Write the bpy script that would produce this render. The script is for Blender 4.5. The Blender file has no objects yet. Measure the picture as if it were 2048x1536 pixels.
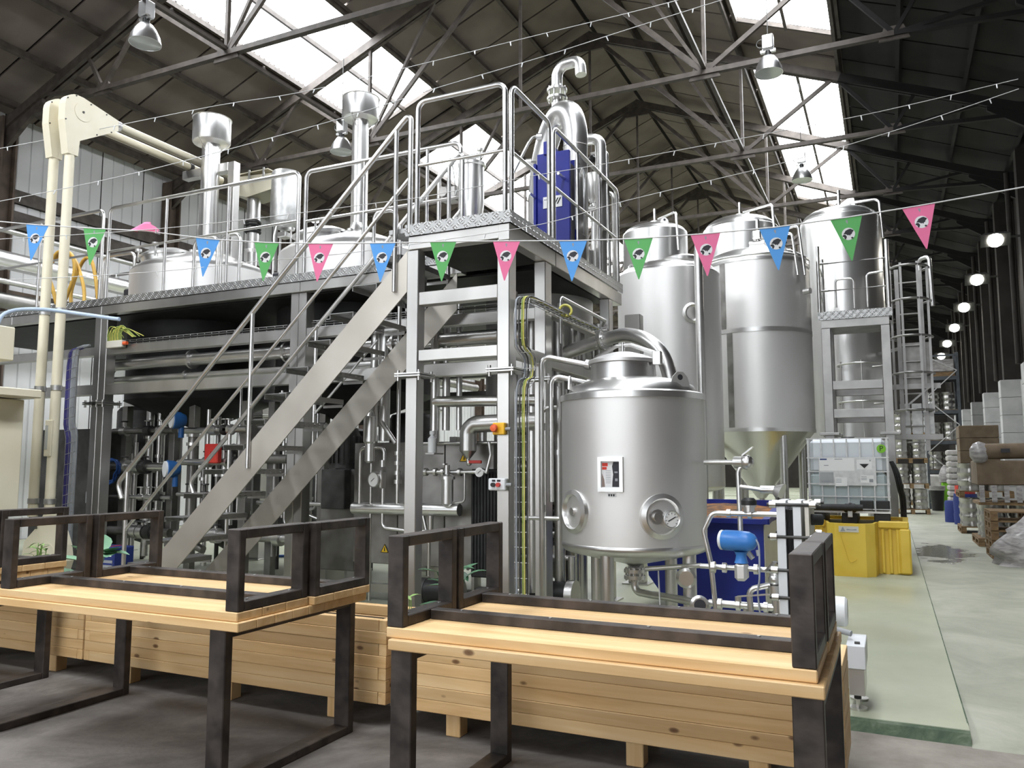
import bpy, math, random
from mathutils import Vector, Matrix
random.seed(7)
PI = math.pi
scene = bpy.context.scene
COL = scene.collection
# ------------------------------------------------------------------ camera
YAW, PITCH, F_PX, EYE = math.radians(25.18), math.radians(5.774), 1602.0, 1.5
cam_d = bpy.data.cameras.new('camera')
cam_d.sensor_fit = 'HORIZONTAL'; cam_d.sensor_width = 36.0
cam_d.lens = 36.0 * F_PX / 2048.0
cam_d.clip_end = 300
cam = bpy.data.objects.new('camera', cam_d); COL.objects.link(cam)
cam.location = (0, 0, EYE)
cam.rotation_euler = (PI / 2 + PITCH, 0, YAW)
scene.camera = cam
# ------------------------------------------------------------------ world and exposure
vs = scene.view_settings
vs.view_transform = 'Standard'; vs.look = 'None'; vs.gamma = 1.0
vs.use_curve_mapping = False
vs.exposure = 0.6
world = bpy.data.worlds.new('sky'); scene.world = world
world.use_nodes = True
wbg = world.node_tree.nodes['Background']
wbg.inputs[0].default_value = (0.80, 0.88, 1.0, 1); wbg.inputs[1].default_value = 1.0
cy = scene.cycles
cy.max_bounces = 7; cy.diffuse_bounces = 3; cy.glossy_bounces = 4; cy.transmission_bounces = 2; cy.caustics_reflective = False; cy.caustics_refractive = False
SKY_L = 11.0          # luminance of the translucent roof lights
# ------------------------------------------------------------------ materials
MATS = {}
def new_mat(name, base, rough=0.5, metal=0.0, spec=0.5, emit=None, estr=0.0, alpha=None, trans=0.0, ior=1.45, coat=0.0):
    m = bpy.data.materials.new(name); m.use_nodes = True
    b = m.node_tree.nodes['Principled BSDF']
    b.inputs['Base Color'].default_value = (*base, 1)
    b.inputs['Roughness'].default_value = rough
    b.inputs['Metallic'].default_value = metal
    b.inputs['Specular IOR Level'].default_value = spec
    b.inputs['IOR'].default_value = ior
    b.inputs['Transmission Weight'].default_value = trans
    b.inputs['Coat Weight'].default_value = coat
    if emit:
        b.inputs['Emission Color'].default_value = (*emit, 1); b.inputs['Emission Strength'].default_value = estr
    MATS[name] = m
    return m
def nd(m, t, **kw):
    n = m.node_tree.nodes.new(t)
    for k, v in kw.items():
        if k in n.inputs: n.inputs[k].default_value = v
        else: setattr(n, k, v)
    return n
def lk(m, a, ao, b, bi): m.node_tree.links.new(a.outputs[ao], b.inputs[bi])
def coords(m, scale=(1, 1, 1), kind='Object', rot=(0, 0, 0)):
    tc = nd(m, 'ShaderNodeTexCoord'); mp = nd(m, 'ShaderNodeMapping')
    mp.inputs['Scale'].default_value = scale; mp.inputs['Rotation'].default_value = rot
    lk(m, tc, kind, mp, 'Vector'); return mp
def ramp(m, stops):
    r = nd(m, 'ShaderNodeValToRGB'); cr = r.color_ramp
    while len(cr.elements) > 1: cr.elements.remove(cr.elements[-1])
    cr.elements[0].position = stops[0][0]; cr.elements[0].color = (*stops[0][1], 1)
    for p, c in stops[1:]:
        e = cr.elements.new(p); e.color = (*c, 1)
    return r
def noisy(name, c1, c2, rough=0.5, metal=0.0, scale=4.0, stretch=(1, 1, 1), bump=0.0, detail=2, r2=None, bscale=None, lo=.35, hi=.65, spec=.5, kind='Object'):
    m = new_mat(name, c1, rough, metal, spec)
    b = m.node_tree.nodes['Principled BSDF']
    mp = coords(m, stretch, kind)
    n = nd(m, 'ShaderNodeTexNoise', Scale=scale, Detail=detail); lk(m, mp, 0, n, 'Vector')
    r = ramp(m, [(lo, c1), (hi, c2)]); lk(m, n, 'Fac', r, 'Fac'); lk(m, r, 'Color', b, 'Base Color')
    if r2 is not None:
        rr = nd(m, 'ShaderNodeMapRange'); rr.inputs['To Min'].default_value = rough; rr.inputs['To Max'].default_value = r2
        lk(m, n, 'Fac', rr, 'Value'); lk(m, rr, 0, b, 'Roughness')
    if bump:
        n2 = nd(m, 'ShaderNodeTexNoise', Scale=bscale or scale * 3, Detail=2); lk(m, mp, 0, n2, 'Vector')
        bp = nd(m, 'ShaderNodeBump', Strength=bump, Distance=0.02); lk(m, n2, 'Fac', bp, 'Height'); lk(m, bp, 0, b, 'Normal')
    return m
M = MATS
noisy('steel', (.58, .575, .56), (.70, .69, .675), .30, 1.0, 2.5, (1, 1, .25), r2=.40)
noisy('steel_tank', (.72, .71, .695), (.78, .77, .755), .44, .86, 1.2, (1, 1, .35), r2=.54)
noisy('steel_polished', (.74, .735, .72), (.80, .795, .78), .27, .95, 2.0, (1, 1, .3), r2=.36)
noisy('steel_pipe', (.62, .615, .60), (.71, .70, .685), .26, 1.0, 5, r2=.38)
noisy('stair_steel', (.56, .525, .465), (.66, .625, .56), .40, .85, 2.0, r2=.5)
noisy('steel_frame', (.50, .49, .47), (.62, .61, .59), .30, 1.0, 3.0, (1, 1, .4), r2=.42)
noisy('steel_old', (.23, .222, .21), (.36, .35, .335), .35, 1.0, 4.0, r2=.5)
noisy('galvanised', (.46, .46, .455), (.58, .58, .57), .42, 1.0, 14, r2=.5)
noisy('black_steel', (.034, .029, .026), (.085, .069, .060), .40, .40, 9, (1, 1, 1), bump=.10, r2=.6)
noisy('cream_paint', (.78, .72, .55), (.83, .78, .62), .35, 0, 2.0)
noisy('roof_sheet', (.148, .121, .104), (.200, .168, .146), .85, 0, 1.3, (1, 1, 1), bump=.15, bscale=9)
noisy('roof_dark', (.006, .0055, .005), (.012, .011, .010), .9, 0, 1.5)  # near-black; on the right slope it stands in for darkness there
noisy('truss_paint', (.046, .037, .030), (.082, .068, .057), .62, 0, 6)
noisy('white_cladding', (.60, .60, .60), (.68, .68, .675), .45, 0, .6)
noisy('white_block', (.40, .40, .395), (.48, .48, .47), .75, 0, 3, bump=.25, bscale=12)  # white toned down, dim light of the right side in its colour
noisy('dark_wall', (.018, .015, .012), (.030, .025, .021), .85, 0, 2)  # on the right wall this near-black stands in for darkness
noisy('brown_column', (.060, .042, .030), (.095, .068, .050), .7, 0, 4)
noisy('blue_plastic', (.012, .022, .22), (.018, .035, .30), .38, 0, 3)
noisy('blue_panel', (.010, .016, .20), (.014, .022, .26), .40, 0, 3)
noisy('meter_blue', (.045, .20, .56), (.06, .24, .62), .35, 0, 4)
noisy('yellow_plastic', (.76, .52, .06), (.84, .60, .09), .42, 0, 3)
noisy('black_plastic', (.012, .012, .012), (.022, .022, .022), .45, 0, 5)
noisy('black_rubber', (.012, .012, .012), (.03, .03, .03), .65, 0, 8)
noisy('white_plastic', (.76, .78, .79), (.82, .84, .85), .4, 0, 2)
noisy('white_paint', (.72, .74, .76), (.78, .80, .82), .42, 0, 3)
noisy('ivory_plate', (.62, .59, .52), (.68, .65, .58), .45, 0, 3)
noisy('grey_plastic', (.30, .31, .32), (.36, .37, .38), .5, 0, 4)
noisy('grey_cable', (.28, .30, .33), (.36, .38, .41), .5, 0, 6)
noisy('blue_cable', (.035, .03, .14), (.05, .045, .20), .5, 0, 6)
noisy('pale_hose', (.40, .50, .66), (.48, .58, .72), .4, 0, 4)
noisy('yellow_hose', (.62, .36, .06), (.72, .45, .09), .42, 0, 6)
noisy('green_wire', (.26, .36, .07), (.40, .46, .11), .5, 0, 30)
noisy('yellow_wire', (.58, .54, .10), (.66, .62, .16), .5, 0, 30)
noisy('blue_hose', (.01, .05, .22), (.015, .08, .30), .4, 0, 6)
noisy('cardboard', (.15, .108, .07), (.20, .15, .10), .8, 0, 5, bump=.1)  # darkened to stand in for dim light over the right-hand stores
noisy('stretch_wrap', (.28, .265, .26), (.46, .44, .43), .28, 0, 7, (1, 1, 3), bump=.4, bscale=10)  # film tone lowered for the dim light of the stores
noisy('wrap_white', (.42, .40, .385), (.54, .52, .50), .35, 0, 6, bump=.3)
noisy('pallet_wood', (.16, .10, .05), (.27, .18, .09), .8, 0, 6, (1, 6, 6), bump=.2)  # dim store light put into the wood colour
noisy('soil', (.012, .009, .006), (.03, .022, .015), .95, 0, 20, bump=.6)
noisy('red_plastic', (.48, .03, .025), (.56, .05, .035), .4, 0, 5)
noisy('orange_red', (.80, .12, .04), (.85, .16, .05), .4, 0, 5)
noisy('yellow_box', (.85, .46, .02), (.88, .52, .03), .4, 0, 5)
noisy('bag_blue_green', (.13, .28, .16), (.22, .40, .25), .5, 0, 5)
noisy('leaf', (.055, .16, .028), (.13, .28, .06), .55, 0, 6, kind='Generated')
noisy('leaf_light', (.16, .30, .07), (.28, .42, .13), .55, 0, 6, kind='Generated')
noisy('leaf_dark', (.03, .11, .05), (.07, .18, .085), .5, 0, 6, kind='Generated')
noisy('string_white', (.62, .62, .62), (.70, .70, .70), .6, 0, 6)
noisy('shaded_steel', (.012, .012, .011), (.022, .022, .021), .6, .3, 4)  # near-black steel: shade under the deck put into the colour
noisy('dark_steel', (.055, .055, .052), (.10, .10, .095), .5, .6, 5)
noisy('shade_silver', (.66, .66, .66), (.74, .74, .74), .28, 1.0, 3)
noisy('rack_blue_grey', (.06, .065, .075), (.09, .10, .11), .5, .3, 4)
noisy('keg_steel', (.34, .33, .315), (.48, .47, .45), .22, 1.0, 5, r2=.36)
noisy('steel_dimmed', (.30, .295, .285), (.40, .39, .38), .38, 1.0, 3, r2=.5)  # darker copy of the frame steel; dimmer light put into its colour
noisy('transmitter_blue', (.02, .10, .30), (.03, .13, .36), .4, 0, 4)
for nm, c in dict(print_black=(.012, .012, .012), print_dark=(.03, .03, .035), print_grey=(.30, .31, .33), label_white=(.80, .80, .80),
                  label_red=(.65, .05, .03), label_yellow=(.80, .50, .02), label_navy=(.015, .03, .16), sticker_green=(.20, .50, .03),
                  flag_blue=(.10, .34, .76), flag_green=(.12, .43, .13), flag_pink=(.78, .18, .34), globe_white=(.74, .74, .74),
                  skin_print=(.30, .22, .19), pale_teal=(.10, .45, .5)).items():
    new_mat(nm, c, .6)
for nm in ('flag_blue', 'flag_green', 'flag_pink'):
    M[nm].node_tree.nodes['Principled BSDF'].inputs['Roughness'].default_value = .75
new_mat('skylight', (.9, .92, .95), .5, emit=(.93, .96, 1.0), estr=SKY_L)
M['skylight'].cycles.emission_sampling = 'FRONT_BACK'
new_mat('lamp_glow', (1, 1, 1), .5, emit=(1, .96, .86), estr=60)
new_mat('bulb_glass', (.75, .76, .76), .15, 0, spec=.6)
new_mat('glass_cover', (.55, .58, .58), .12, .3, spec=.7)
new_mat('ibc_plastic', (.70, .74, .78), .42, trans=0.0)
new_mat('ibc_liquid', (.46, .53, .54), .40)
new_mat('window_pane', (.9, .92, .95), .4, emit=(.92, .96, 1), estr=2.2)  # glowing panes of the added, unseen back windows
new_mat('gauge_face', (.82, .82, .80), .35)
# wood
def wood(name, c1, c2, c3, axis='X'):
    m = new_mat(name, c1, .55)
    b = m.node_tree.nodes['Principled BSDF']
    tc = nd(m, 'ShaderNodeTexCoord'); oi = nd(m, 'ShaderNodeObjectInfo')
    vm = nd(m, 'ShaderNodeVectorMath', operation='SCALE'); vm.inputs['Scale'].default_value = 37.0
    cx = nd(m, 'ShaderNodeCombineXYZ'); 
    for i in 'XYZ': lk(m, oi, 'Random', cx, i)
    lk(m, cx, 0, vm, 0)
    ad = nd(m, 'ShaderNodeVectorMath', operation='ADD'); lk(m, tc, 'Object', ad, 0); lk(m, vm, 0, ad, 1)
    mp = nd(m, 'ShaderNodeMapping'); s = dict(X=(.55, 9, 9), Y=(9, .55, 9), Z=(9, 9, .55))[axis]
    mp.inputs['Scale'].default_value = s; lk(m, ad, 0, mp, 'Vector')
    n1 = nd(m, 'ShaderNodeTexNoise', Scale=1.6, Detail=4, Roughness=.6); lk(m, mp, 0, n1, 'Vector')
    n1.inputs['Distortion'].default_value = .5
    r = ramp(m, [(.28, c2), (.5, c1), (.75, c3)]); lk(m, n1, 'Fac', r, 'Fac')
    mk = nd(m, 'ShaderNodeMapping'); mk.inputs['Scale'].default_value = dict(X=(5.5, 11, 11), Y=(11, 5.5, 11), Z=(11, 11, 5.5))[axis]
    lk(m, ad, 0, mk, 'Vector')
    vo = nd(m, 'ShaderNodeTexVoronoi', Scale=1.0); vo.inputs['Randomness'].default_value = 1.0; lk(m, mk, 0, vo, 'Vector')
    kr = ramp(m, [(.0, (1, 1, 1)), (.10, (.85, .85, .85)), (.17, (0, 0, 0))]); lk(m, vo, 'Distance', kr, 'Fac')
    gt = nd(m, 'ShaderNodeMath', operation='GREATER_THAN'); gt.inputs[1].default_value = .72
    sp = nd(m, 'ShaderNodeSeparateColor'); lk(m, vo, 'Color', sp, 0); lk(m, sp, 0, gt, 0)
    mu = nd(m, 'ShaderNodeMath', operation='MULTIPLY'); lk(m, kr, 'Color', mu, 0); lk(m, gt, 0, mu, 1)
    mx = nd(m, 'ShaderNodeMix', data_type='RGBA'); lk(m, mu, 0, mx, 'Factor'); lk(m, r, 'Color', mx, 6)
    mx.inputs[7].default_value = (.17, .075, .028, 1)
    hs = nd(m, 'ShaderNodeHueSaturation'); mr = nd(m, 'ShaderNodeMapRange'); mr.inputs['To Min'].default_value = .86; mr.inputs['To Max'].default_value = 1.1
    lk(m, oi, 'Random', mr, 'Value'); lk(m, mr, 0, hs, 'Value'); lk(m, mx, 2, hs, 'Color'); lk(m, hs, 0, b, 'Base Color')
    bp = nd(m, 'ShaderNodeBump', Strength=.08, Distance=.01); lk(m, n1, 'Fac', bp, 'Height'); lk(m, bp, 0, b, 'Normal')
    return m
for ax in 'XYZ':
    wood('pine_' + ax, (.77, .51, .245), (.65, .395, .165), (.84, .61, .335), ax)
# floors
def floor_green():
    m = new_mat('green_floor', (.2, .25, .18), .35)
    b = m.node_tree.nodes['Principled BSDF']; mp = coords(m, (1, 1, 1))
    n = nd(m, 'ShaderNodeTexNoise', Scale=.8, Detail=5, Roughness=.65); lk(m, mp, 0, n, 'Vector')
    r = ramp(m, [(.3, (.340, .360, .255)), (.55, (.410, .430, .315)), (.75, (.470, .480, .370))]); lk(m, n, 'Fac', r, 'Fac'); 
    n2 = nd(m, 'ShaderNodeTexNoise', Scale=.55, Detail=2); lk(m, mp, 0, n2, 'Vector')
    rr = ramp(m, [(.40, (.30, .30, .30)), (.62, (.58, .58, .58))]); lk(m, n2, 'Fac', rr, 'Fac'); lk(m, rr, 'Color', b, 'Roughness')
    lk(m, r, 'Color', b, 'Base Color')
    return m
floor_green()
def floor_concrete(name, cols, sc=1.1):
    m = new_mat(name, cols[1], .8)
    b = m.node_tree.nodes['Principled BSDF']; mp = coords(m, (1, 1, 1))
    n = nd(m, 'ShaderNodeTexNoise', Scale=sc, Detail=6, Roughness=.68); n.inputs['Distortion'].default_value = .6; lk(m, mp, 0, n, 'Vector')
    r = ramp(m, [(.36, cols[0]), (.5, cols[1]), (.63, cols[2])]); lk(m, n, 'Fac', r, 'Fac'); lk(m, r, 'Color', b, 'Base Color')
    n2 = nd(m, 'ShaderNodeTexNoise', Scale=22, Detail=2); lk(m, mp, 0, n2, 'Vector')
    bp = nd(m, 'ShaderNodeBump', Strength=.25, Distance=.01); lk(m, n2, 'Fac', bp, 'Height'); lk(m, bp, 0, b, 'Normal')
def wet_patch(name, cx, cy, rx, ry, dark):
    """puddle stain with its own outline, laid into a floor material"""
    m = M[name]; b = m.node_tree.nodes['Principled BSDF']; base = b.inputs['Base Color'].links[0].from_socket
    mp = coords(m); mp2 = coords(m, (1 / rx, 1 / ry, 1)); mp2.inputs['Location'].default_value = (-cx / rx, -cy / ry, 0)
    n3 = nd(m, 'ShaderNodeTexNoise', Scale=2.2, Detail=6); lk(m, mp, 0, n3, 'Vector')
    sb = nd(m, 'ShaderNodeVectorMath', operation='SUBTRACT'); sb.inputs[1].default_value = (.5, .5, .5); lk(m, n3, 'Color', sb, 0)
    sc = nd(m, 'ShaderNodeVectorMath', operation='SCALE'); sc.inputs['Scale'].default_value = 1.3; lk(m, sb, 0, sc, 0)
    ad = nd(m, 'ShaderNodeVectorMath', operation='ADD'); lk(m, mp2, 0, ad, 0); lk(m, sc, 0, ad, 1)
    gr = nd(m, 'ShaderNodeTexGradient', gradient_type='SPHERICAL'); lk(m, ad, 0, gr, 'Vector')
    wr = ramp(m, [(.22, (0, 0, 0)), (.48, (1, 1, 1))]); lk(m, gr, 'Fac', wr, 'Fac')
    mx = nd(m, 'ShaderNodeMix', data_type='RGBA'); lk(m, wr, 'Color', mx, 'Factor'); m.node_tree.links.new(base, mx.inputs[6]); mx.inputs[7].default_value = (*dark, 1)
    lk(m, mx, 2, b, 'Base Color')
    mr = nd(m, 'ShaderNodeMix', data_type='FLOAT'); lk(m, wr, 'Color', mr, 'Factor'); mr.inputs[2].default_value = .55; mr.inputs[3].default_value = .10; lk(m, mr, 0, b, 'Roughness')
floor_concrete('old_concrete', ((.085, .075, .066), (.145, .130, .116), (.225, .205, .185)))
floor_concrete('pale_concrete', ((.31, .32, .25), (.37, .38, .30), (.43, .435, .355)), 1.5)
wet_patch('pale_concrete', .72, 15.2, .62, 2.3, (.17, .17, .125))
floor_concrete('green_edge', ((.045, .075, .045), (.08, .115, .07), (.15, .18, .13)), 6)
# chequer plate: raised diamonds in the relief
def chequer():
    m = new_mat('chequer_plate', (.42, .42, .415), .42, 1.0)
    b = m.node_tree.nodes['Principled BSDF']; mp = coords(m, (26, 26, 26))
    outs = []
    for ang in (PI / 4, -PI / 4):
        rt = nd(m, 'ShaderNodeVectorRotate', rotation_type='Y_AXIS'); rt.inputs['Angle'].default_value = ang; lk(m, mp, 0, rt, 0)
        v = nd(m, 'ShaderNodeTexVoronoi', Scale=1.0); v.inputs['Randomness'].default_value = 0.0
        st = nd(m, 'ShaderNodeVectorMath', operation='MULTIPLY'); st.inputs[1].default_value = (.5, .5, 1.6); lk(m, rt, 0, st, 0); lk(m, st, 0, v, 'Vector'); outs.append(v)
    mn = nd(m, 'ShaderNodeMath', operation='MINIMUM'); lk(m, outs[0], 'Distance', mn, 0); lk(m, outs[1], 'Distance', mn, 1)
    r = ramp(m, [(.12, (1, 1, 1)), (.30, (0, 0, 0))]); lk(m, mn, 0, r, 'Fac')
    bp = nd(m, 'ShaderNodeBump', Strength=.7, Distance=.01); lk(m, r, 'Color', bp, 'Height'); lk(m, bp, 0, b, 'Normal')
chequer()
# ------------------------------------------------------------------ mesh building
class MB:
    def __init__(s): s.v = []; s.f = []; s.sm = []
    def add(s, vs, fs, smooth=False):
        o = len(s.v); s.v.extend([tuple(p) for p in vs]); s.f.extend([tuple(i + o for i in f) for f in fs]); s.sm.extend([smooth] * len(fs)); return s
    def box(s, x0, x1, y0, y1, z0, z1, ch=0.0):
        c = Vector(((x0 + x1) / 2, (y0 + y1) / 2, (z0 + z1) / 2))
        return s.obox(c, (abs(x1 - x0), abs(y1 - y0), abs(z1 - z0)), None, ch)
    def obox(s, c, size, R=None, ch=0.0):
        hx, hy, hz = [k / 2 for k in size]; c = Vector(c)
        ch = min(ch, hx * .9, hy * .9, hz * .9)
        if ch <= 0:
            P = [Vector((sx * hx, sy * hy, sz * hz)) for sz in (-1, 1) for sy in (-1, 1) for sx in (-1, 1)]
            Fs = [(0, 2, 3, 1), (4, 5, 7, 6), (0, 1, 5, 4), (2, 6, 7, 3), (0, 4, 6, 2), (1, 3, 7, 5)]
        else:
            P = []; idx = {}
            for sx in (-1, 1):
                for sy in (-1, 1):
                    for sz in (-1, 1):
                        for a in range(3):
                            q = [sx * hx, sy * hy, sz * hz]; 
                            for k in range(3):
                                if k != a: q[k] -= (sx, sy, sz)[k] * ch
                            idx[(sx, sy, sz, a)] = len(P); P.append(Vector(q))
            Fs = []
            def quad(keys): Fs.append(tuple(idx[k] for k in keys))
            sg = (-1, 1)
            for a in range(3):
                o = [k for k in range(3) if k != a]
                for d in sg:
                    ks = []
                    for (p, q) in ((-1, -1), (1, -1), (1, 1), (-1, 1)):
                        t = [0, 0, 0]; t[a] = d; t[o[0]] = p; t[o[1]] = q; ks.append((*t, a))
                    quad(ks)
            for a in range(3):
                for b in range(a + 1, 3):
                    c_ = 3 - a - b
                    for p in sg:
                        for q in sg:
                            t1 = [0, 0, 0]; t1[a] = p; t1[b] = q; t1[c_] = -1; t2 = list(t1); t2[c_] = 1
                            quad([(*t1, a), (*t2, a), (*t2, b), (*t1, b)])
            for sx in sg:
                for sy in sg:
                    for sz in sg: quad([(sx, sy, sz, 0), (sx, sy, sz, 1), (sx, sy, sz, 2)])
            # orient outward
            F2 = []
            for f in Fs:
                n = (P[f[1]] - P[f[0]]).cross(P[f[2]] - P[f[0]])
                cc = sum((P[i] for i in f), Vector()) / len(f)
                F2.append(f if n.dot(cc) > 0 else tuple(reversed(f)))
            Fs = F2
        if R is not None: P = [R @ p for p in P]
        return s.add([p + c for p in P], Fs)
    def beam(s, p0, p1, w, h, up=(0, 0, 1), ch=0.0):
        p0, p1 = Vector(p0), Vector(p1); d = (p1 - p0); L = d.length; x = d / L
        u = Vector(up)
        if abs(x.dot(u)) > .99: u = Vector((0, 1, 0))
        y = u.cross(x).normalized(); z = x.cross(y)
        R = Matrix((x, y, z)).transposed()
        return s.obox((p0 + p1) / 2, (L, w, h), R, ch)
    def cyl(s, p0, p1, r, n=16, r2=None, caps=True, smooth=True):
        p0, p1 = Vector(p0), Vector(p1); r2 = r if r2 is None else r2
        z = (p1 - p0).normalized(); a = Vector((1, 0, 0)) if abs(z.x) < .9 else Vector((0, 1, 0))
        x = a.cross(z).normalized(); y = z.cross(x)
        ring = lambda c, rr: [c + (x * math.cos(2 * PI * i / n) + y * math.sin(2 * PI * i / n)) * rr for i in range(n)]
        A, B = ring(p0, r), ring(p1, r2)
        s.add(A + B, [(i, (i + 1) % n, n + (i + 1) % n, n + i) for i in range(n)], smooth)
        if caps:
            if r > 0: s.add(A, [tuple(reversed(range(n)))])
            if r2 > 0: s.add(B, [tuple(range(n))])
        return s
    def tube(s, pts, r, n=10, bend=0.0, caps=True, seg=5, closed=False):
        pts = [Vector(p) for p in pts]
        if bend > 0 and len(pts) > 2:
            out = [pts[0]]
            for i in range(1, len(pts) - 1):
                a, b, c = pts[i - 1], pts[i], pts[i + 1]
                d1 = (a - b); d2 = (c - b); l1, l2 = d1.length, d2.length; d1.normalize(); d2.normalize()
                ang = d1.angle(d2)
                if ang > PI - .03: out.append(b); continue
                t = min(bend / math.tan(ang / 2), l1 * .48, l2 * .48)
                q1, q2 = b + d1 * t, b + d2 * t
                rr = t * math.tan(ang / 2)
                cc = b + (d1 + d2).normalized() * (rr / math.sin(ang / 2))
                v1, v2 = q1 - cc, q2 - cc; th = v1.angle(v2)
                for k in range(seg + 1):
                    f = k / seg
                    w = (v1 * math.sin((1 - f) * th) + v2 * math.sin(f * th)) / max(math.sin(th), 1e-6)
                    out.append(cc + w)
            out.append(pts[-1]); pts = out
        N = len(pts)
        T = []
        for i in range(N):
            if closed: d = pts[(i + 1) % N] - pts[i - 1]
            elif i == 0: d = pts[1] - pts[0]
            elif i == N - 1: d = pts[-1] - pts[-2]
            else: d = (pts[i + 1] - pts[i]).normalized() + (pts[i] - pts[i - 1]).normalized()
            T.append(d.normalized())
        a = Vector((0, 0, 1)) if abs(T[0].z) < .9 else Vector((1, 0, 0))
        x = a.cross(T[0]).normalized(); rings = []
        for i in range(N):
            x = (x - T[i] * x.dot(T[i])).normalized(); y = T[i].cross(x)
            rings.append([pts[i] + (x * math.cos(2 * PI * k / n) + y * math.sin(2 * PI * k / n)) * (r[i] if isinstance(r, (list, tuple)) else r) for k in range(n)])
        V = [p for ring in rings for p in ring]; Fs = []
        for i in range(N if closed else N - 1):
            j = (i + 1) % N
            for k in range(n): Fs.append((i * n + k, i * n + (k + 1) % n, j * n + (k + 1) % n, j * n + k))
        s.add(V, Fs, True)
        if caps and not closed:
            s.add(rings[0], [tuple(reversed(range(n)))]); s.add(rings[-1], [tuple(range(n))])
        return s
    def lathe(s, prof, c=(0, 0, 0), n=32, axis=(0, 0, 1), sharp=35):
        c = Vector(c); z = Vector(axis).normalized(); a = Vector((1, 0, 0)) if abs(z.x) < .9 else Vector((0, 1, 0))
        x = a.cross(z).normalized(); y = z.cross(x)
        # split the profile at sharp corners so shading stays crisp
        runs = [[prof[0]]]
        for i in range(1, len(prof)):
            runs[-1].append(prof[i])
            if i < len(prof) - 1:
                d1 = Vector((prof[i][0] - prof[i - 1][0], prof[i][1] - prof[i - 1][1])); d2 = Vector((prof[i + 1][0] - prof[i][0], prof[i + 1][1] - prof[i][1]))
                if d1.length > 1e-9 and d2.length > 1e-9 and math.degrees(d1.angle(d2)) > sharp: runs.append([prof[i]])
        for run in runs:
            V = []; Fs = []
            for (r, h) in run:
                for k in range(n): V.append(c + z * h + (x * math.cos(2 * PI * k / n) + y * math.sin(2 * PI * k / n)) * max(r, 1e-5))
            for i in range(len(run) - 1):
                for k in range(n): Fs.append((i * n + k, i * n + (k + 1) % n, (i + 1) * n + (k + 1) % n, (i + 1) * n + k))
            s.add(V, Fs, True)
        return s
    def torus(s, c, R, r, axis=(0, 0, 1), n=24, m=8):
        c = Vector(c); z = Vector(axis).normalized(); a = Vector((1, 0, 0)) if abs(z.x) < .9 else Vector((0, 1, 0))
        x = a.cross(z).normalized(); y = z.cross(x)
        return s.tube([c + (x * math.cos(2 * PI * k / n) + y * math.sin(2 * PI * k / n)) * R for k in range(n)], r, m, closed=True)
    def ball(s, c, r, n=14, sz=1.0):
        k = n // 2
        return s.lathe([(r * math.sin(PI * i / k), -r * sz * math.cos(PI * i / k)) for i in range(k + 1)], c, n, sharp=180)
    def prism(s, poly, p0, ex, ey, ez):
        """poly in (u,v); solid from p0 with axes ex, ey, extruded along ez"""
        p0, ex, ey, ez = Vector(p0), Vector(ex), Vector(ey), Vector(ez)
        A = [p0 + ex * u + ey * v for u, v in poly]; B = [p + ez for p in A]; n = len(A)
        fl = ex.cross(ey).dot(ez) > 0
        ar = sum(poly[i][0] * poly[(i + 1) % n][1] - poly[(i + 1) % n][0] * poly[i][1] for i in range(n)) > 0
        fl = (fl == ar)
        top = tuple(range(n, 2 * n)); bot = tuple(reversed(range(n)))
        sides = [(i, (i + 1) % n, n + (i + 1) % n, n + i) for i in range(n)]
        fs = [top, bot] + sides
        if not fl: fs = [tuple(reversed(f)) for f in fs]
        return s.add(A + B, fs)
    def mesh(s, name):
        me = bpy.data.meshes.new(name); me.from_pydata(s.v, [], s.f); me.polygons.foreach_set('use_smooth', s.sm); me.update(); return me
def wpos(o):
    p = Vector((0, 0, 0))
    while o is not None: p += o.location; o = o.parent
    return p
def obj(name, mb, mat, parent=None, label=None):
    """links the collected shapes (world coordinates) as one mesh object"""
    if parent is not None:
        b = wpos(parent); mb.v = [(p[0] - b.x, p[1] - b.y, p[2] - b.z) for p in mb.v]
    me = mb.mesh(name) if isinstance(mb, MB) else mb
    me.materials.append(M[mat] if isinstance(mat, str) else mat)
    o = bpy.data.objects.new(name, me); COL.objects.link(o)
    if parent is not None: o.parent = parent
    if label: o['label'] = label
    return o
def tag(o, label=None, cat=None, group=None, kind=None):
    if label: o['label'] = label
    if cat: o['category'] = cat
    if group: o['group'] = group
    if kind: o['kind'] = kind
    return o
def thing(name, label, cat, loc=(0, 0, 0), group=None):
    o = bpy.data.objects.new(name, None); COL.objects.link(o); o.location = loc; o.empty_display_size = .1
    return tag(o, label, cat, group)
def solo(name, mb, mat, label, cat, group=None):
    """a thing that is one mesh; its origin sits at the middle of its base"""
    xs = [p[0] for p in mb.v]; ys = [p[1] for p in mb.v]; zs = [p[2] for p in mb.v]
    c = ((min(xs) + max(xs)) / 2, (min(ys) + max(ys)) / 2, min(zs))
    mb.v = [(p[0] - c[0], p[1] - c[1], p[2] - c[2]) for p in mb.v]
    o = obj(name, mb, mat); o.location = c
    return tag(o, label, cat, group)
def struct(name, mb, mat, parent=None):
    o = obj(name, mb, mat, parent)
    if parent is None: o['kind'] = 'structure'
    return o
def copy_tree(o, parent=None, loc=None, rot=None, label=None, group=None):
    c = o.copy(); COL.objects.link(c); c.parent = parent
    if loc is not None: c.location = loc
    if rot is not None: c.rotation_euler = rot
    if label: c['label'] = label
    if group: c['group'] = group
    for ch in o.children: copy_tree(ch, c)
    return c
# ------------------------------------------------------------------ the hall
XR, ZR, SL = -6.12, 12.0, math.tan(math.radians(22))
XL, XW, YB, YF = -15.4, 3.16, -9.0, 54.0
roof_z = lambda x: ZR - SL * abs(x - XR)
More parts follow.
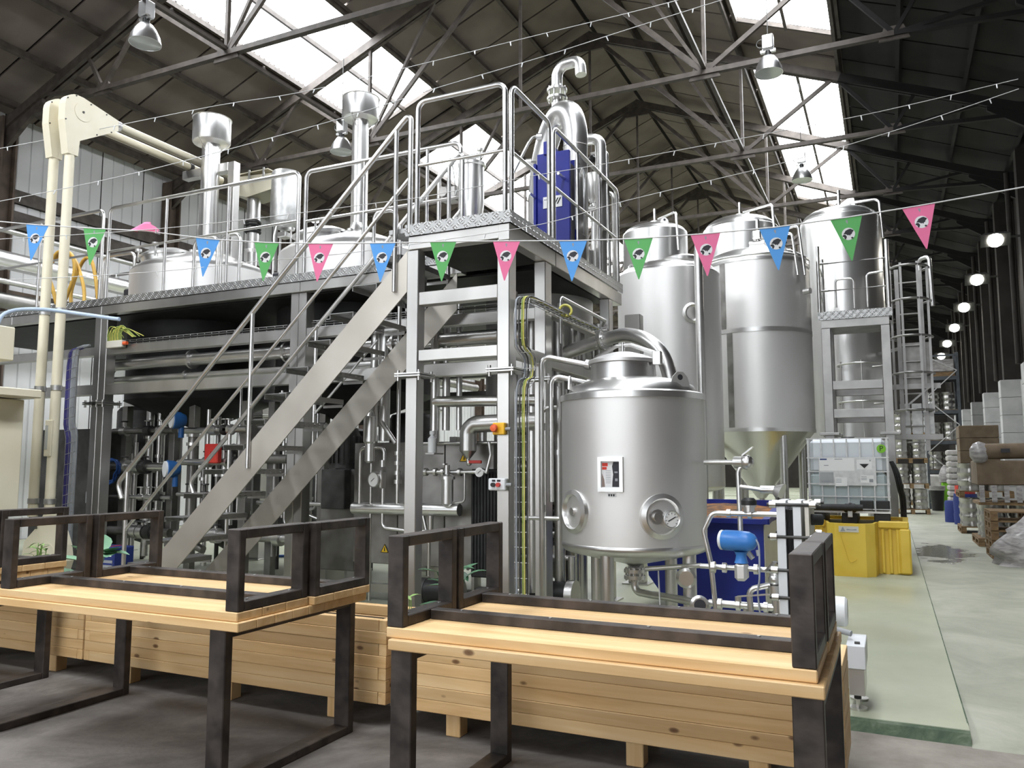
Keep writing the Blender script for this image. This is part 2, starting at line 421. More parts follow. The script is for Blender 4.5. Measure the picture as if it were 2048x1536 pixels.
# floor: old concrete, raised green slab, ramped strip beside it
m_ = M['old_concrete']; b_ = m_.node_tree.nodes['Principled BSDF']
old = b_.inputs['Base Color'].links[0].from_node
mpx = coords(m_); sx = nd(m_, 'ShaderNodeSeparateXYZ'); lk(m_, mpx, 0, sx, 0)
nz = nd(m_, 'ShaderNodeTexNoise', Scale=2.2, Detail=5); lk(m_, mpx, 0, nz, 'Vector')
sm = nd(m_, 'ShaderNodeMath', operation='ADD'); lk(m_, sx, 'X', sm, 0); lk(m_, nz, 'Fac', sm, 1)
mr = nd(m_, 'ShaderNodeMapRange'); mr.inputs['From Min'].default_value = -.6; mr.inputs['From Max'].default_value = .6; lk(m_, sm, 0, mr, 'Value')
mxx = nd(m_, 'ShaderNodeMix', data_type='RGBA'); lk(m_, mr, 0, mxx, 'Factor'); lk(m_, old, 'Color', mxx, 6)
r2 = ramp(m_, [(.3, (.22, .195, .165)), (.7, (.36, .33, .285))]); nz2 = nd(m_, 'ShaderNodeTexNoise', Scale=3.5, Detail=9, Roughness=.7); lk(m_, mpx, 0, nz2, 'Vector'); lk(m_, nz2, 'Fac', r2, 'Fac')
lk(m_, r2, 'Color', mxx, 7); lk(m_, mxx, 2, b_, 'Base Color')
fl = struct('floor', MB().box(XL, XW, YB, 5.6, -.2, 0), 'old_concrete')
sl = MB().box(XL, .33, 5.16, YF, -.2, .06)
struct('floor_slab', sl, 'green_floor')
eg = MB()
n = 60; xs = [XL + (0.33 - XL) * i / n for i in range(n + 1)]
tops = [5.16 + random.uniform(-.004, .004) for _ in xs]; bots = [5.085 + random.uniform(-.012, .012) for _ in xs]
V = []; Fq = []
for x, a, b in zip(xs, tops, bots): V += [(x, b, 0.0), (x, a - .035, .052), (x, a + .005, .0605)]
for i in range(n):
    for k in (0, 1): Fq.append((i * 3 + k, (i + 1) * 3 + k, (i + 1) * 3 + k + 1, i * 3 + k + 1))
eg.add(V, Fq)
struct('trim_1', eg, 'green_edge')
rp = MB(); ys = [4.9, 5.2, 5.7, 6.6, 9, 14, 22, YF]; zs = [-.02, .018, .040, .056, .058, .058, .058, .058]
V = []; Fq = []
for y, z in zip(ys, zs): V += [(.33, y, z), (XW, y, z)]
for i in range(len(ys) - 1): Fq.append((2 * i, 2 * i + 1, 2 * i + 3, 2 * i + 2))
rp.add(V, Fq); rp.box(.33, XW, 5.5, YF, -.2, -.1)
struct('floor_ramp', rp, 'pale_concrete')
jt = MB(); jt.box(.326, .334, 5.3, 30, .04, .0602)
struct('trim_2', jt, 'green_edge')
# walls
wl = MB().box(XL - .3, XL - .12, YB, YF, -.2, roof_z(XL) + .1)
wall_left = struct('wall_left', wl, 'dark_wall')
def clad(width, z0, z1, name='cladding_panel'):
    """one ribbed sheet, local: along +Y, facing +X"""
    prof = []; k = 4; p = width / k
    for i in range(k):
        y = i * p
        prof += [(0.0, y + .012), (0.0, y + p - .028), (-.022, y + p - .016), (-.022, y + p)]
    prof = [(.0, .0)] + prof; prof[-1] = (-.022, width - .004)
    V = [(a, b, z) for z in (z0, z1) for a, b in prof]; m = len(prof)
    return MB().add(V, [(i, m + i, m + i + 1, i + 1) for i in range(m - 1)]).mesh(name)
BANDS = [(6.92, 8.55), (6.49, 6.64), (4.9, 6.12), (0.06, 4.7)]
for bi, (z0, z1) in enumerate(BANDS):
    me = clad(1.08, z0, z1); me.materials.append(M['white_cladding'])
    for k in range(40):
        o = bpy.data.objects.new('cladding_panel', me); COL.objects.link(o); o.parent = wall_left; o.location = (XL - .05, 3.0 + k * 1.08, 0)
for k, (z, h) in enumerate(((6.78, .26), (6.305, .35), (4.8, .18))):
    obj('girt', MB().box(XL - .12, XL + .02, 3, 47, z - h / 2, z + h / 2), 'truss_paint' if k < 2 else 'brown_column', wall_left)
for y in range(0, 10):
    yy = 5.4 + 4 * y
    c = MB(); c.box(XL - .04, XL + .24, yy - .16, yy - .14 + .02, 0.06, 8.2).box(XL - .04, XL + .24, yy + .12, yy + .16, .06, 8.2).box(XL + .08, XL + .12, yy - .13, yy + .13, .06, 8.2)
    obj('column', c, 'brown_column', wall_left)
wr = MB().box(XW, XW + .3, YB, YF, -.2, roof_z(XW) + .1)
wall_right = struct('wall_right', wr, 'dark_wall')
wb = MB().box(XL - .3, XW + .3, YF, YF + .3, -.2, 12.2)
wall_far = struct('wall_far', wb, 'dark_wall')
struct('wall_back', MB().box(XL - .3, XW + .3, YB - .3, YB, -.2, 12.2), 'white_cladding')
for k in range(5):  # unseen glowing windows added here to brighten the steel and foreground
    x = XL + 1.6 + k * 3.5
    fr = MB()
    for xx in (x - .05, x + 1.45, x + 2.95): fr.box(xx, xx + .1, YB + .01, YB + .09, 1.4, 6.8)
    for zz in (1.3, 3.2, 5.0, 6.8): fr.box(x - .05, x + 3.05, YB + .01, YB + .09, zz, zz + .1)
    w_ = struct('window_%d' % (20 + k), fr, 'truss_paint')
    for i in range(2):
        for j, (za, zb) in enumerate(((1.42, 3.18), (3.32, 4.98), (5.12, 6.78))): obj('pane', MB().box(x + .06 + i * 1.5, x + 1.44 + i * 1.5, YB + .03, YB + .05, za, zb), 'window_pane', w_)
# white lower wall with pilasters along the right side
def white_blocks(x0, x1, y0, y1, ztop, par):
    """courses of painted blocks as separate pieces"""
    zc = .06; k = 0
    while zc < ztop - .05:
        h = min(.45, ztop - zc)
        obj('block', MB().box(x0, x1, y0, y1, zc + .004, zc + h - .004, .006), 'white_block', par); zc += h
for i in range(9):
    y = 7.9 + 4 * i
    white_blocks(2.62, XW - .002, y - .22, y + .22, 3.66, wall_right)
    obj('wall_panel', MB().box(XW - .10, XW - .004, y + .225, y + 3.775, .06, 3.62), 'white_block', wall_right)
    obj('column', MB().box(2.72, XW - .01, y - .16, y + .16, 3.662, 8.3), 'dark_wall', wall_right)  # columns and downpipes share the painted darkness of this side
    obj('downpipe', MB().cyl((2.62, y + .5, 3.7), (2.62, y + .5, 8.0), .055, 8), 'dark_wall', wall_right)
# roof
ce = MB()
for (xa, xb) in ((XL - .3, -11.52), (-9.58, XR), (XR, -2.50), (-.55, XW + .3)):
    za, zb = roof_z(xa) + .16, roof_z(xb) + .16
    ce.add([(xa, YB, za), (xb, YB, zb), (xb, YF, zb), (xa, YF, za), (xa, YB, za + .05), (xb, YB, zb + .05), (xb, YF, zb + .05), (xa, YF, za + .05)],
           [(0, 3, 2, 1), (4, 5, 6, 7), (0, 1, 5, 4), (2, 3, 7, 6), (1, 2, 6, 5), (3, 0, 4, 7)])
LIGHTS_Y = [(-5.4, 4.2), (6.4, 16.15), (18.3, 28.3), (30.4, 40.4), (42.4, 52.2)]
gaps = []; y = YB
for a, b in LIGHTS_Y: gaps.append((y, a)); y = b
gaps.append((y, YF))
for xa, xb in ((-11.52, -9.58), (-2.50, -.55)):
    for ya, yb in gaps:
        za, zb = roof_z(xa) + .16, roof_z(xb) + .16
        ce.add([(xa, ya, za), (xb, ya, zb), (xb, yb, zb), (xa, yb, za), (xa, ya, za + .05), (xb, ya, zb + .05), (xb, yb, zb + .05), (xa, yb, za + .05)],
               [(0, 3, 2, 1), (4, 5, 6, 7), (0, 1, 5, 4), (2, 3, 7, 6), (1, 2, 6, 5), (3, 0, 4, 7)])
ceiling = struct('ceiling', ce, 'roof_dark')
def sheet(xa, xb, w, mat, name='roof_sheet'):
    """one flat roof sheet lying under the roof between xa and xb, local Y 0..w"""
    za, zb = roof_z(xa) + .10, roof_z(xb) + .10; g = .025; mb = MB()
    P = [(xa, g, za), (xb, g, zb), (xb, w - g, zb), (xa, w - g, za)]
    mb.add(P + [(p[0], p[1], p[2] + .05) for p in P], [(0, 3, 2, 1), (0, 1, 5, 4), (2, 3, 7, 6), (1, 2, 6, 5), (3, 0, 4, 7)])
    me = mb.mesh(name); me.materials.append(M[mat]); return me
for (xa, xb, mat) in ((XL, -11.52, 'roof_sheet'), (-9.58, XR - .05, 'roof_sheet'), (XR + .05, -2.5, 'roof_sheet'), (-.55, XW, 'roof_dark')):  # last strip: darkness painted in as near-black sheet
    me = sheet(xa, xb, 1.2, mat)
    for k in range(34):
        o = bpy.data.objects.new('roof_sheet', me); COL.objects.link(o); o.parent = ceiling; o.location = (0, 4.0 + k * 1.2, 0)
for (xa, xb) in ((-11.52, -9.58), (-2.5, -.55)):
    me = sheet(xa, xb, 1.0, 'roof_sheet')
    for (ya, yb) in gaps[1:-1]:
        for k in range(2):
            o = bpy.data.objects.new('roof_sheet', me); COL.objects.link(o); o.parent = ceiling; o.location = (0, ya + k * (yb - ya) / 2, 0)
for u in (1.15, 2.35, 3.48, 5.5, 6.6, 7.75, 8.9):
    for sgn in (-1, 1):
        x = XR + sgn * u
        p = MB().beam((x, 3.5, roof_z(x) + .01), (x, 50, roof_z(x) + .01), .07, .15, up=(sgn * SL, 0, 1))
        obj('purlin', p, 'truss_paint' if not (sgn > 0 and u > 5.6) else 'roof_dark', ceiling)  # outer right purlins carry the painted darkness too
# roof lights: corrugated translucent sheets, each its own pane
def corr(xa, xb, w):
    mb = MB(); n = int(round(w / .075)) * 2; V = []
    for i in range(n + 1):
        y = w * i / n; d = .022 * math.sin(2 * PI * y / .15)
        for x in (xa - .12, xb + .05): V.append((x, y, roof_z(x) + .155 + d))
    mb.add(V, [(2 * i, 2 * i + 2, 2 * i + 3, 2 * i + 1) for i in range(n)], True)
    me = mb.mesh('pane'); me.materials.append(M['skylight']); return me
wi = 0
for (xa, xb) in ((-11.52, -9.58), (-2.5, -.55)):
    xm = (xa + xb) / 2
    for (ya, yb) in LIGHTS_Y:
        wi += 1
        npan = int(round((yb - ya) / 1.05)); w = (yb - ya) / npan
        fr = MB()
        for x in (xa, xm, xb):
            fr.beam((x, ya, roof_z(x) + .07), (x, yb, roof_z(x) + .07), .06, .10)
        for y_ in (ya, yb): fr.beam((xa, y_, roof_z(xa) + .1), (xb, y_, roof_z(xb) + .1), .06, .08)
        root = struct('window_%d' % wi, fr, 'truss_paint')
        me = corr(xa, xb, w)
        for k in range(npan):
            o = bpy.data.objects.new('pane', me); COL.objects.link(o); o.parent = root; o.location = (0, ya + k * w, 0)
# trusses
def make_truss(y):
    t = thing('roof_truss', 'brown painted steel roof truss of paired angle sections spanning the hall', 'roof truss', (XR, y, 8.25), 'roof trusses under the pitched roof')
    ZT = 8.25
    nodeR = lambda u, s_: (XR + s_ * u, y, ZR - SL * u - .24)
    nodeT = lambda u, s_: (XR + s_ * u, y, ZT)
    for s_ in (-1, 1):
        for (ua, ub, mt) in ((0, 5.5, 'truss_paint'), (5.5, 9.22, 'truss_paint' if s_ < 0 else 'roof_dark')):  # right outer members near-black, darkness put into their colour
            for dy in (-.055, .055):
                a, b = nodeR(ua, s_), nodeR(ub, s_)
                obj('rafter', MB().beam((a[0], y + dy, a[2]), (b[0], y + dy, b[2]), .07, .17), mt, t)
        for (p, q, w) in ((nodeT(3.5, s_), nodeR(0.1, s_), .09), (nodeT(3.5, s_), nodeR(1.9, s_), .055), (nodeT(3.5, s_), nodeR(3.5, s_), .07), (nodeT(3.5, s_), nodeR(5.4, s_), .08),
                          (nodeT(6.46, s_), nodeR(5.4, s_), .07), (nodeT(6.46, s_), nodeR(6.9, s_), .06), (nodeT(6.46, s_), nodeR(8.1, s_), .06)):
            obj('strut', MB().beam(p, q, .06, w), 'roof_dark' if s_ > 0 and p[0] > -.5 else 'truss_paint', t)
        for (p, h) in ((nodeT(3.5, s_), .34), (nodeT(6.46, s_), .28), (nodeR(5.4, s_), .24)):
            g = MB().prism([(-h * .8, -h * .35), (-h * .5, h * .45), (h * .5, h * .45), (h * .8, -h * .35)], (p[0], y - .02, p[2]), (1, 0, 0), (0, 0, 1), (0, .04, 0))
            obj('gusset_plate', g, 'truss_paint', t)
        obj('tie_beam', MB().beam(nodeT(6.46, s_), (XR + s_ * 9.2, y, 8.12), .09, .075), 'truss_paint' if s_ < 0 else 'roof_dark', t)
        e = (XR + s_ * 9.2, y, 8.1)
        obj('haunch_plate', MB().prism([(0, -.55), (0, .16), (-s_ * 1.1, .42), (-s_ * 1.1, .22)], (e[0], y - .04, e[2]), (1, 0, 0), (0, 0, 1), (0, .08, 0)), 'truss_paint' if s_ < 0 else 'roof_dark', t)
    obj('tie_beam', MB().beam(nodeT(6.46, -1), nodeT(6.46, 1), .10, .085), 'truss_paint', t)
    obj('hanger', MB().beam((XR, y, ZT), (XR, y, ZR - .3), .05, .05), 'truss_paint', t)
    obj('gusset_plate', MB().prism([(-.5, -.22), (0, .1), (.5, -.22), (.3, -.4), (-.3, -.4)], (XR, y - .03, ZR - .2), (1, 0, 0), (0, 0, 1), (0, .06, 0)), 'truss_paint', t)
    return t
tr = make_truss(9.4)
for k in (-1, 1, 2, 3, 4, 5, 6, 7, 8, 9): copy_tree(tr, None, (XR, 9.4 + 4 * k, 8.25))
for s_, u in ((-1, 3.5), (1, 3.5)):
    solo('longitudinal_tie', MB().beam((XR + s_ * u, 5.4, 8.33), (XR + s_ * u, 49.4, 8.33), .07, .06), 'truss_paint',
         'long steel tie joining the bottom nodes of all the trusses ' + ('on the white clad side' if s_ < 0 else 'above the tall tanks'), 'roof tie')
# ------------------------------------------------------------------ tables with benches turned over on top
def loop_frame(t, x, y0, y1, z0, z1, wx, wy, names, mat='black_steel'):
    """closed end frame in a plane X = const: two legs, a floor bar and a top bar"""
    for yy in (y0 + wy / 2, y1 - wy / 2):
        obj(names[0], MB().box(x - wx / 2, x + wx / 2, yy - wy / 2, yy + wy / 2, z0, z1, .004), mat, t)
    obj(names[1], MB().box(x - wx / 2 + .001, x + wx / 2 - .001, y0 + wy + .001, y1 - wy - .001, z0, z0 + .045, .004), mat, t)
    obj(names[2], MB().box(x - wx / 2 + .001, x + wx / 2 - .001, y0 + wy + .001, y1 - wy - .001, z1 - .045, z1, .004), mat, t)
def planks_top(t, x0, x1, y0, y1, z0, z1, n, name='plank'):
    w = (y1 - y0) / n
    for k in range(n):
        obj(name, MB().box(x0, x1, y0 + k * w + .0006, y0 + (k + 1) * w - .0006, z0, z1, .004), 'pine_X', t)
def table(x0, x1, xa, xb, y0, y1, label, group=None):
    t = thing('dining_table', label, 'table', ((x0 + x1) / 2, (y0 + y1) / 2, 0), group)
    planks_top(t, x0, x1, y0, y1, .745, .788, 8)
    for x in (xa, xb): loop_frame(t, x, y0 + .04, y1 + .05, 0.0, .745, .10, .05, ('leg', 'floor_bar', 'top_bar'))
    obj('rail', MB().box(xa + .05, xb - .05, (y0 + y1) / 2 - .03, (y0 + y1) / 2 + .03, .70, .744), 'black_steel', t)
    return t
def bench(x0, x1, y0, y1, label, zb=.789, dx=0.0):
    """bench lying upside down: plank seat below, leg frames pointing up"""
    t = thing('bench', label, 'bench', ((x0 + x1) / 2, (y0 + y1) / 2, zb))
    planks_top(t, x0 + dx, x1 + dx, y0, y1, zb, zb + .042, 3)
    z0 = zb + .0425; z1 = 1.205
    for x in (x0 + .040, x1 - .040): 
        loop_frame(t, x + dx, y0 + .004, y1 - .004, z0, z1, .078, .042, ('leg', 'seat_bar', 'foot_bar'))
    ym = (y0 + y1) / 2 + .02
    obj('rail', MB().box(x0 + dx + .08, x1 + dx - .08, ym - .03, ym + .03, z0, z0 + .042, .003), 'black_steel', t)
    for k in range(4):
        xx = x0 + dx + .22 + k * (x1 - x0 - .44) / 3
        obj('screw', MB().cyl((xx, ym, z0 + .042), (xx, ym, z0 + .0455), .007, 8), 'galvanised', t)
    for x in (x0 + dx + .04, x1 + dx - .04):
        for yy in (y0 + .10, y1 - .10): obj('screw', MB().cyl((x, yy, z0 + .045), (x, yy, z0 + .0485), .007, 8), 'galvanised', t)
    return t
table(-4.72, -2.70, -4.66, -2.86, 2.83, 3.82, 'pine table on black frames beside the leafy planter end and the staircase')
bench(-4.42, -2.715, 2.84, 3.335, 'upturned pine bench on the front half of the table before the staircase')
bench(-4.42, -2.715, 3.345, 3.83, 'upturned pine bench on the rear half of the table before the staircase', dx=.03)
table(-1.90, -.222, -1.86, -.28, 2.84, 3.80, 'pine table on black frames before the small steel tank')
bench(-1.925, -.245, 2.865, 3.33, 'upturned pine bench on the front half of the table before the small tank')
bench(-1.925, -.245, 3.34, 3.81, 'upturned pine bench on the rear half of the table before the small tank', dx=.005)
table(-7.35, -5.30, -7.2, -5.52, 2.88, 3.86, 'pine table below the cream malt mill and conveyor foot')
bench(-7.0, -5.29, 2.89, 3.375, 'upturned pine bench on the front half of the table by the cream mill')
bench(-7.0, -5.29, 3.385, 3.87, 'upturned pine bench on the rear half of the table by the cream mill')
# ------------------------------------------------------------------ planter boxes
def planter(x0, x1, label, feet, seed):
    rnd = random.Random(seed)
    y0, y1, z0, n, h = 4.0, 4.46, .125, 7, .068
    t = thing('planter_box', label, 'planter', ((x0 + x1) / 2, (y0 + y1) / 2, 0))
    for k in range(n):
        za, zb = z0 + k * h + .0005, z0 + (k + 1) * h - .0005
        e = .055; lap = k % 2
        jx = lambda: rnd.uniform(-.0018, .0018)
        a0, a1 = (x0 + (0 if lap else e), x1 - (0 if lap else e))
        d = jx()
        obj('plank', MB().box(a0, a1, y0 + d, y0 + .045 + d, za, zb, .0025), 'pine_X', t)
        obj('plank', MB().box(a0, a1, y1 - .045, y1, za, zb, .005), 'pine_X', t)
        b0, b1 = ((y0 + .046, y1 - .046) if lap else (y0, y1))
        for xx in (x0, x1 - .052):
            dd = jx(); obj('end_plank', MB().box(xx + dd, xx + .052 + dd, b0, b1, za, zb, .0025), 'pine_Y', t)
    zt = z0 + n * h
    obj('soil', MB().box(x0 + .055, x1 - .055, y0 + .05, y1 - .05, zt - .12, zt - .075), 'soil', t)
    obj('bottom_board', MB().box(x0 + .05, x1 - .05, y0 + .02, y1 - .02, z0 - .004, z0 + .012), 'pine_X', t)
    for fx in feet:
        for yy in (y0 + .035, y1 - .1):
            obj('foot', MB().box(fx - .045, fx + .045, yy, yy + .09, 0.0, z0 - .004, .004), 'pine_Z', t)
    return t
planter(-5.24, -2.685, 'long pine planter box behind the table before the staircase', (-4.85, -3.93, -3.08), 3)
planter(-2.65, -.235, 'long pine planter box behind the table before the small tank', (-2.26, -1.22, -.62), 4)
planter(-7.75, -5.26, 'pine planter box beneath the cream conveyor foot', (-7.3, -6.5, -5.62), 5)
# ------------------------------------------------------------------ brewing platform
DZ = 3.57
deck = thing('brewery_platform', 'raised stainless steel brewing platform with chequer plate edges and railings', 'platform', (-6, 7.6, .06))
def part(name, mb, mat='steel_frame', par=None): return obj(name, mb, mat, par or deck)
# floor plates and edges
part('deck_plate', MB().box(-12.6, -4.6, 6.75, 10.2, DZ - .012, DZ), 'chequer_plate')
part('deck_plate', MB().box(-4.598, -2.72, 6.75, 8.80, DZ - .012, DZ), 'chequer_plate')
part('deck_plate', MB().box(-3.72, -2.72, 5.75, 6.75, DZ - .012, DZ), 'chequer_plate')
xs = [-12.6, -10.6, -8.85, -5.72, -3.72]
for a, b in zip(xs, xs[1:]):
    part('fascia', MB().box(a + .002, b - .002, 6.742, 6.752, DZ - .085, DZ + .004), 'chequer_plate')
    part('edge_beam', MB().box(a + .002, b - .002, 6.755, 6.86, DZ - .20, DZ - .088, .004))
part('fascia', MB().box(-3.72, -2.715, 5.742, 5.75, DZ - .10, DZ + .004), 'chequer_plate')
part('edge_beam', MB().box(-3.70, -2.735, 5.757, 5.86, DZ - .22, DZ - .103, .004))
for a, b in ((5.745, 6.75), (6.753, 8.78)):
    part('fascia', MB().box(-2.722, -2.712, a, b, DZ - .10, DZ + .004), 'chequer_plate')
    part('edge_beam', MB().box(-2.83, -2.728, a + .01, b, DZ - .24, DZ - .103, .004))
part('fascia', MB().box(-3.73, -3.72, 5.745, 6.742, DZ - .085, DZ + .004), 'chequer_plate')
for x in (-11.6, -10.6, -9.6, -7.9, -6.9, -4.8, -3.9):
    part('joist', MB().box(x - .04, x + .04, 6.87, 10.1, DZ - .18, DZ - .015), 'steel_old')
part('joist', MB().box(-3.6, -2.85, 6.2, 6.27, DZ - .18, DZ - .015), 'steel_old')
# posts
def post(x0, x1, y0, y1, ztop, zfl=2.26, name='post'):
    p = part(name, MB().box(x0, x1, y0, y1, .075, zfl - .018, .006))
    part(name, MB().box(x0, x1, y0, y1, zfl + .018, ztop, .006))
    for dz in (-.017, .003):
        fl = part('flange', MB().box(x0 - .07, x1 + .07, y0 - .07, y1 + .07, zfl + dz, zfl + dz + .014, .002), 'steel_pipe')
    for bx in (x0 - .045, x1 + .045):
        for by in (y0 - .045, y1 + .045): obj('flange_bolt', MB().cyl((bx, by, zfl - .05), (bx, by, zfl + .04), .014, 6), 'steel_pipe', p)
    part('base_plate', MB().box(x0 - .06, x1 + .06, y0 - .06, y1 + .06, .06, .075))
post(-3.715, -3.60, 5.765, 5.88, DZ - .222)
post(-2.845, -2.735, 5.765, 5.90, DZ - .222)
post(-2.845, -2.735, 6.52, 6.67, DZ - .242)
post(-2.845, -2.735, 8.33, 8.47, DZ - .242)
post(-5.87, -5.765, 6.79, 6.93, DZ - .202); post(-5.76, -5.655, 6.79, 6.93, DZ - .202)
post(-9.0, -8.89, 6.79, 6.93, DZ - .202); post(-8.885, -8.775, 6.79, 6.93, DZ - .202)
for x in (-11.8, -8.9, -5.8, -2.85): post(x - .1, x + .1, 9.6, 9.75, DZ - .19)
# horizontal rails of the frame
part('cross_rail', MB().box(-3.598, -2.847, 5.775, 5.87, 2.86, 2.975, .005)); part('cross_rail', MB().box(-3.598, -2.847, 5.775, 5.87, 2.38, 2.475, .005))
for xa, xb in ((-8.773, -5.872), (-5.653, -2.85), (-12.6, -9.002)):
    part('cross_rail', MB().box(xa, xb, 6.80, 6.90, 2.865, 2.975, .005)); part('cross_rail', MB().box(xa, xb, 6.80, 6.90, 2.37, 2.50, .005))
for ya, yb in ((5.902, 6.518), (6.672, 8.328)):
    part('cross_rail', MB().box(-2.835, -2.745, ya, yb, 2.38, 2.49, .005))
part('cross_rail', MB().box(-2.835, -2.745, 6.672, 8.328, 2.86, 2.96, .005))
for xa, xb in ((-8.7, -5.92), (-5.6, -2.96)):
    part('cross_rail', MB().box(xa, xb, 9.63, 9.72, 2.4, 2.5)); part('cross_rail', MB().box(xa, xb, 9.63, 9.72, .9, 1.0))
# railings: tube frames with middle rail
def rail_panel(pts, posts, zlo, ztop, zmid, r=.022, toe=True, midends=None):
    """pts: two plan points; closed tube hoop with intermediate posts"""
    (xa, ya), (xb, yb) = pts; d = Vector((xb - xa, yb - ya, 0)); L = d.length; d.normalize()
    h = part('rail_frame', MB().tube([(xa, ya, zlo), (xa, ya, ztop), (xb, yb, ztop), (xb, yb, zlo)], r, 10, bend=.08), 'steel_pipe')
    part('middle_rail', MB().tube([(xa, ya, zmid), (xb, yb, zmid)], r * .72, 8), 'steel_pipe')
    for f in posts:
        part('rail_post', MB().cyl((xa + (xb - xa) * f, ya + (yb - ya) * f, zlo), (xa + (xb - xa) * f, ya + (yb - ya) * f, ztop), r * .8, 8), 'steel_pipe')
    return h
T_, MD = 4.68, 4.10
rail_panel(((-12.5, 6.79), (-8.95, 6.79)), (.32, .66), DZ, 4.74, 4.18)
rail_panel(((-8.83, 6.79), (-5.80, 6.79)), (.33, .66), DZ, 4.74, 4.18)
rail_panel(((-5.70, 6.79), (-3.76, 6.79)), (.4, .8), DZ, 4.72, 4.16)
rail_panel(((-3.63, 5.78), (-2.78, 5.78)), (), DZ, T_, MD)
rail_panel(((-2.75, 5.84), (-2.75, 6.66)), (), DZ, T_, MD)
rail_panel(((-2.75, 6.76), (-2.75, 8.72)), (.33, .68), DZ, T_, MD)
rail_panel(((-3.62, 8.74), (-2.80, 8.74)), (), DZ, T_, MD)
# ------------------------------------------------------------------ staircase
st = thing('staircase', 'straight grey steel staircase with solid stringers and tube handrails up to the platform', 'staircase', (-5.4, 6.2, .06))
m_st = .953
zs_top = lambda x: 3.33 + m_st * (x + 3.72)
def stringer(y):
    xb = -3.72 - (3.33 - .06) / m_st
    return MB().prism([(-3.72, 3.35), (-3.72, 2.99), (xb + .38, .062), (xb, .062)], (0, y, 0), (1, 0, 0), (0, 0, 1), (0, .012, 0))
obj('stringer', stringer(5.775), 'stair_steel', st)
obj('stringer', stringer(6.66), 'stair_steel', st)
obj('stringer_cap', MB().box(-3.92, -3.725, 5.787, 6.655, DZ - .05, DZ - .01), 'chequer_plate', st)
for k in range(1, 15):
    z = DZ - .2345 * k; x = -3.80 - (k - 1) * .246
    tm = MB().box(x - .26, x, 5.79, 6.655, z - .006, z); tm.box(x - .26, x - .254, 5.79, 6.655, z - .05, z - .007); tm.box(x - .006, x, 5.79, 6.655, z - .05, z - .007)
    td = obj('tread', tm, 'chequer_plate', st)
    obj('tread_bracket', MB().box(x - .25, x - .01, 6.645, 6.658, z - .08, z - .052), 'steel_frame', td)
hz = lambda x: 4.58 + .945 * (x + 3.71)
for y in (5.76, 6.70):
    top = [(-7.10, y, 1.16), (-7.17, y, 1.31), (-6.98, y, hz(-6.98)), (-3.80, y, hz(-3.80)), (-3.69, y, hz(-3.7)), (-3.69, y, 3.5)]
    obj('handrail', MB().tube(top, .0235, 12, bend=.09), 'steel_pipe', st)
    obj('middle_rail', MB().tube([(-7.02, y, hz(-7.02) - .60), (-3.7, y, hz(-3.7) - .60)], .017, 10), 'steel_pipe', st)
    for x in (-7.03, -5.44, -3.84) if y < 6 else (-6.6, -5.44, -4.4, -3.84):
        obj('rail_post', MB().cyl((x, y, zs_top(x) - .22), (x, y, hz(x) - .01), .021, 10), 'steel_pipe', st)
    obj('middle_rail', MB().tube([(-5.44, y, hz(-5.44) - .92), (-4.66, y, hz(-4.66) - .92)], .014, 8), 'steel_pipe', st)
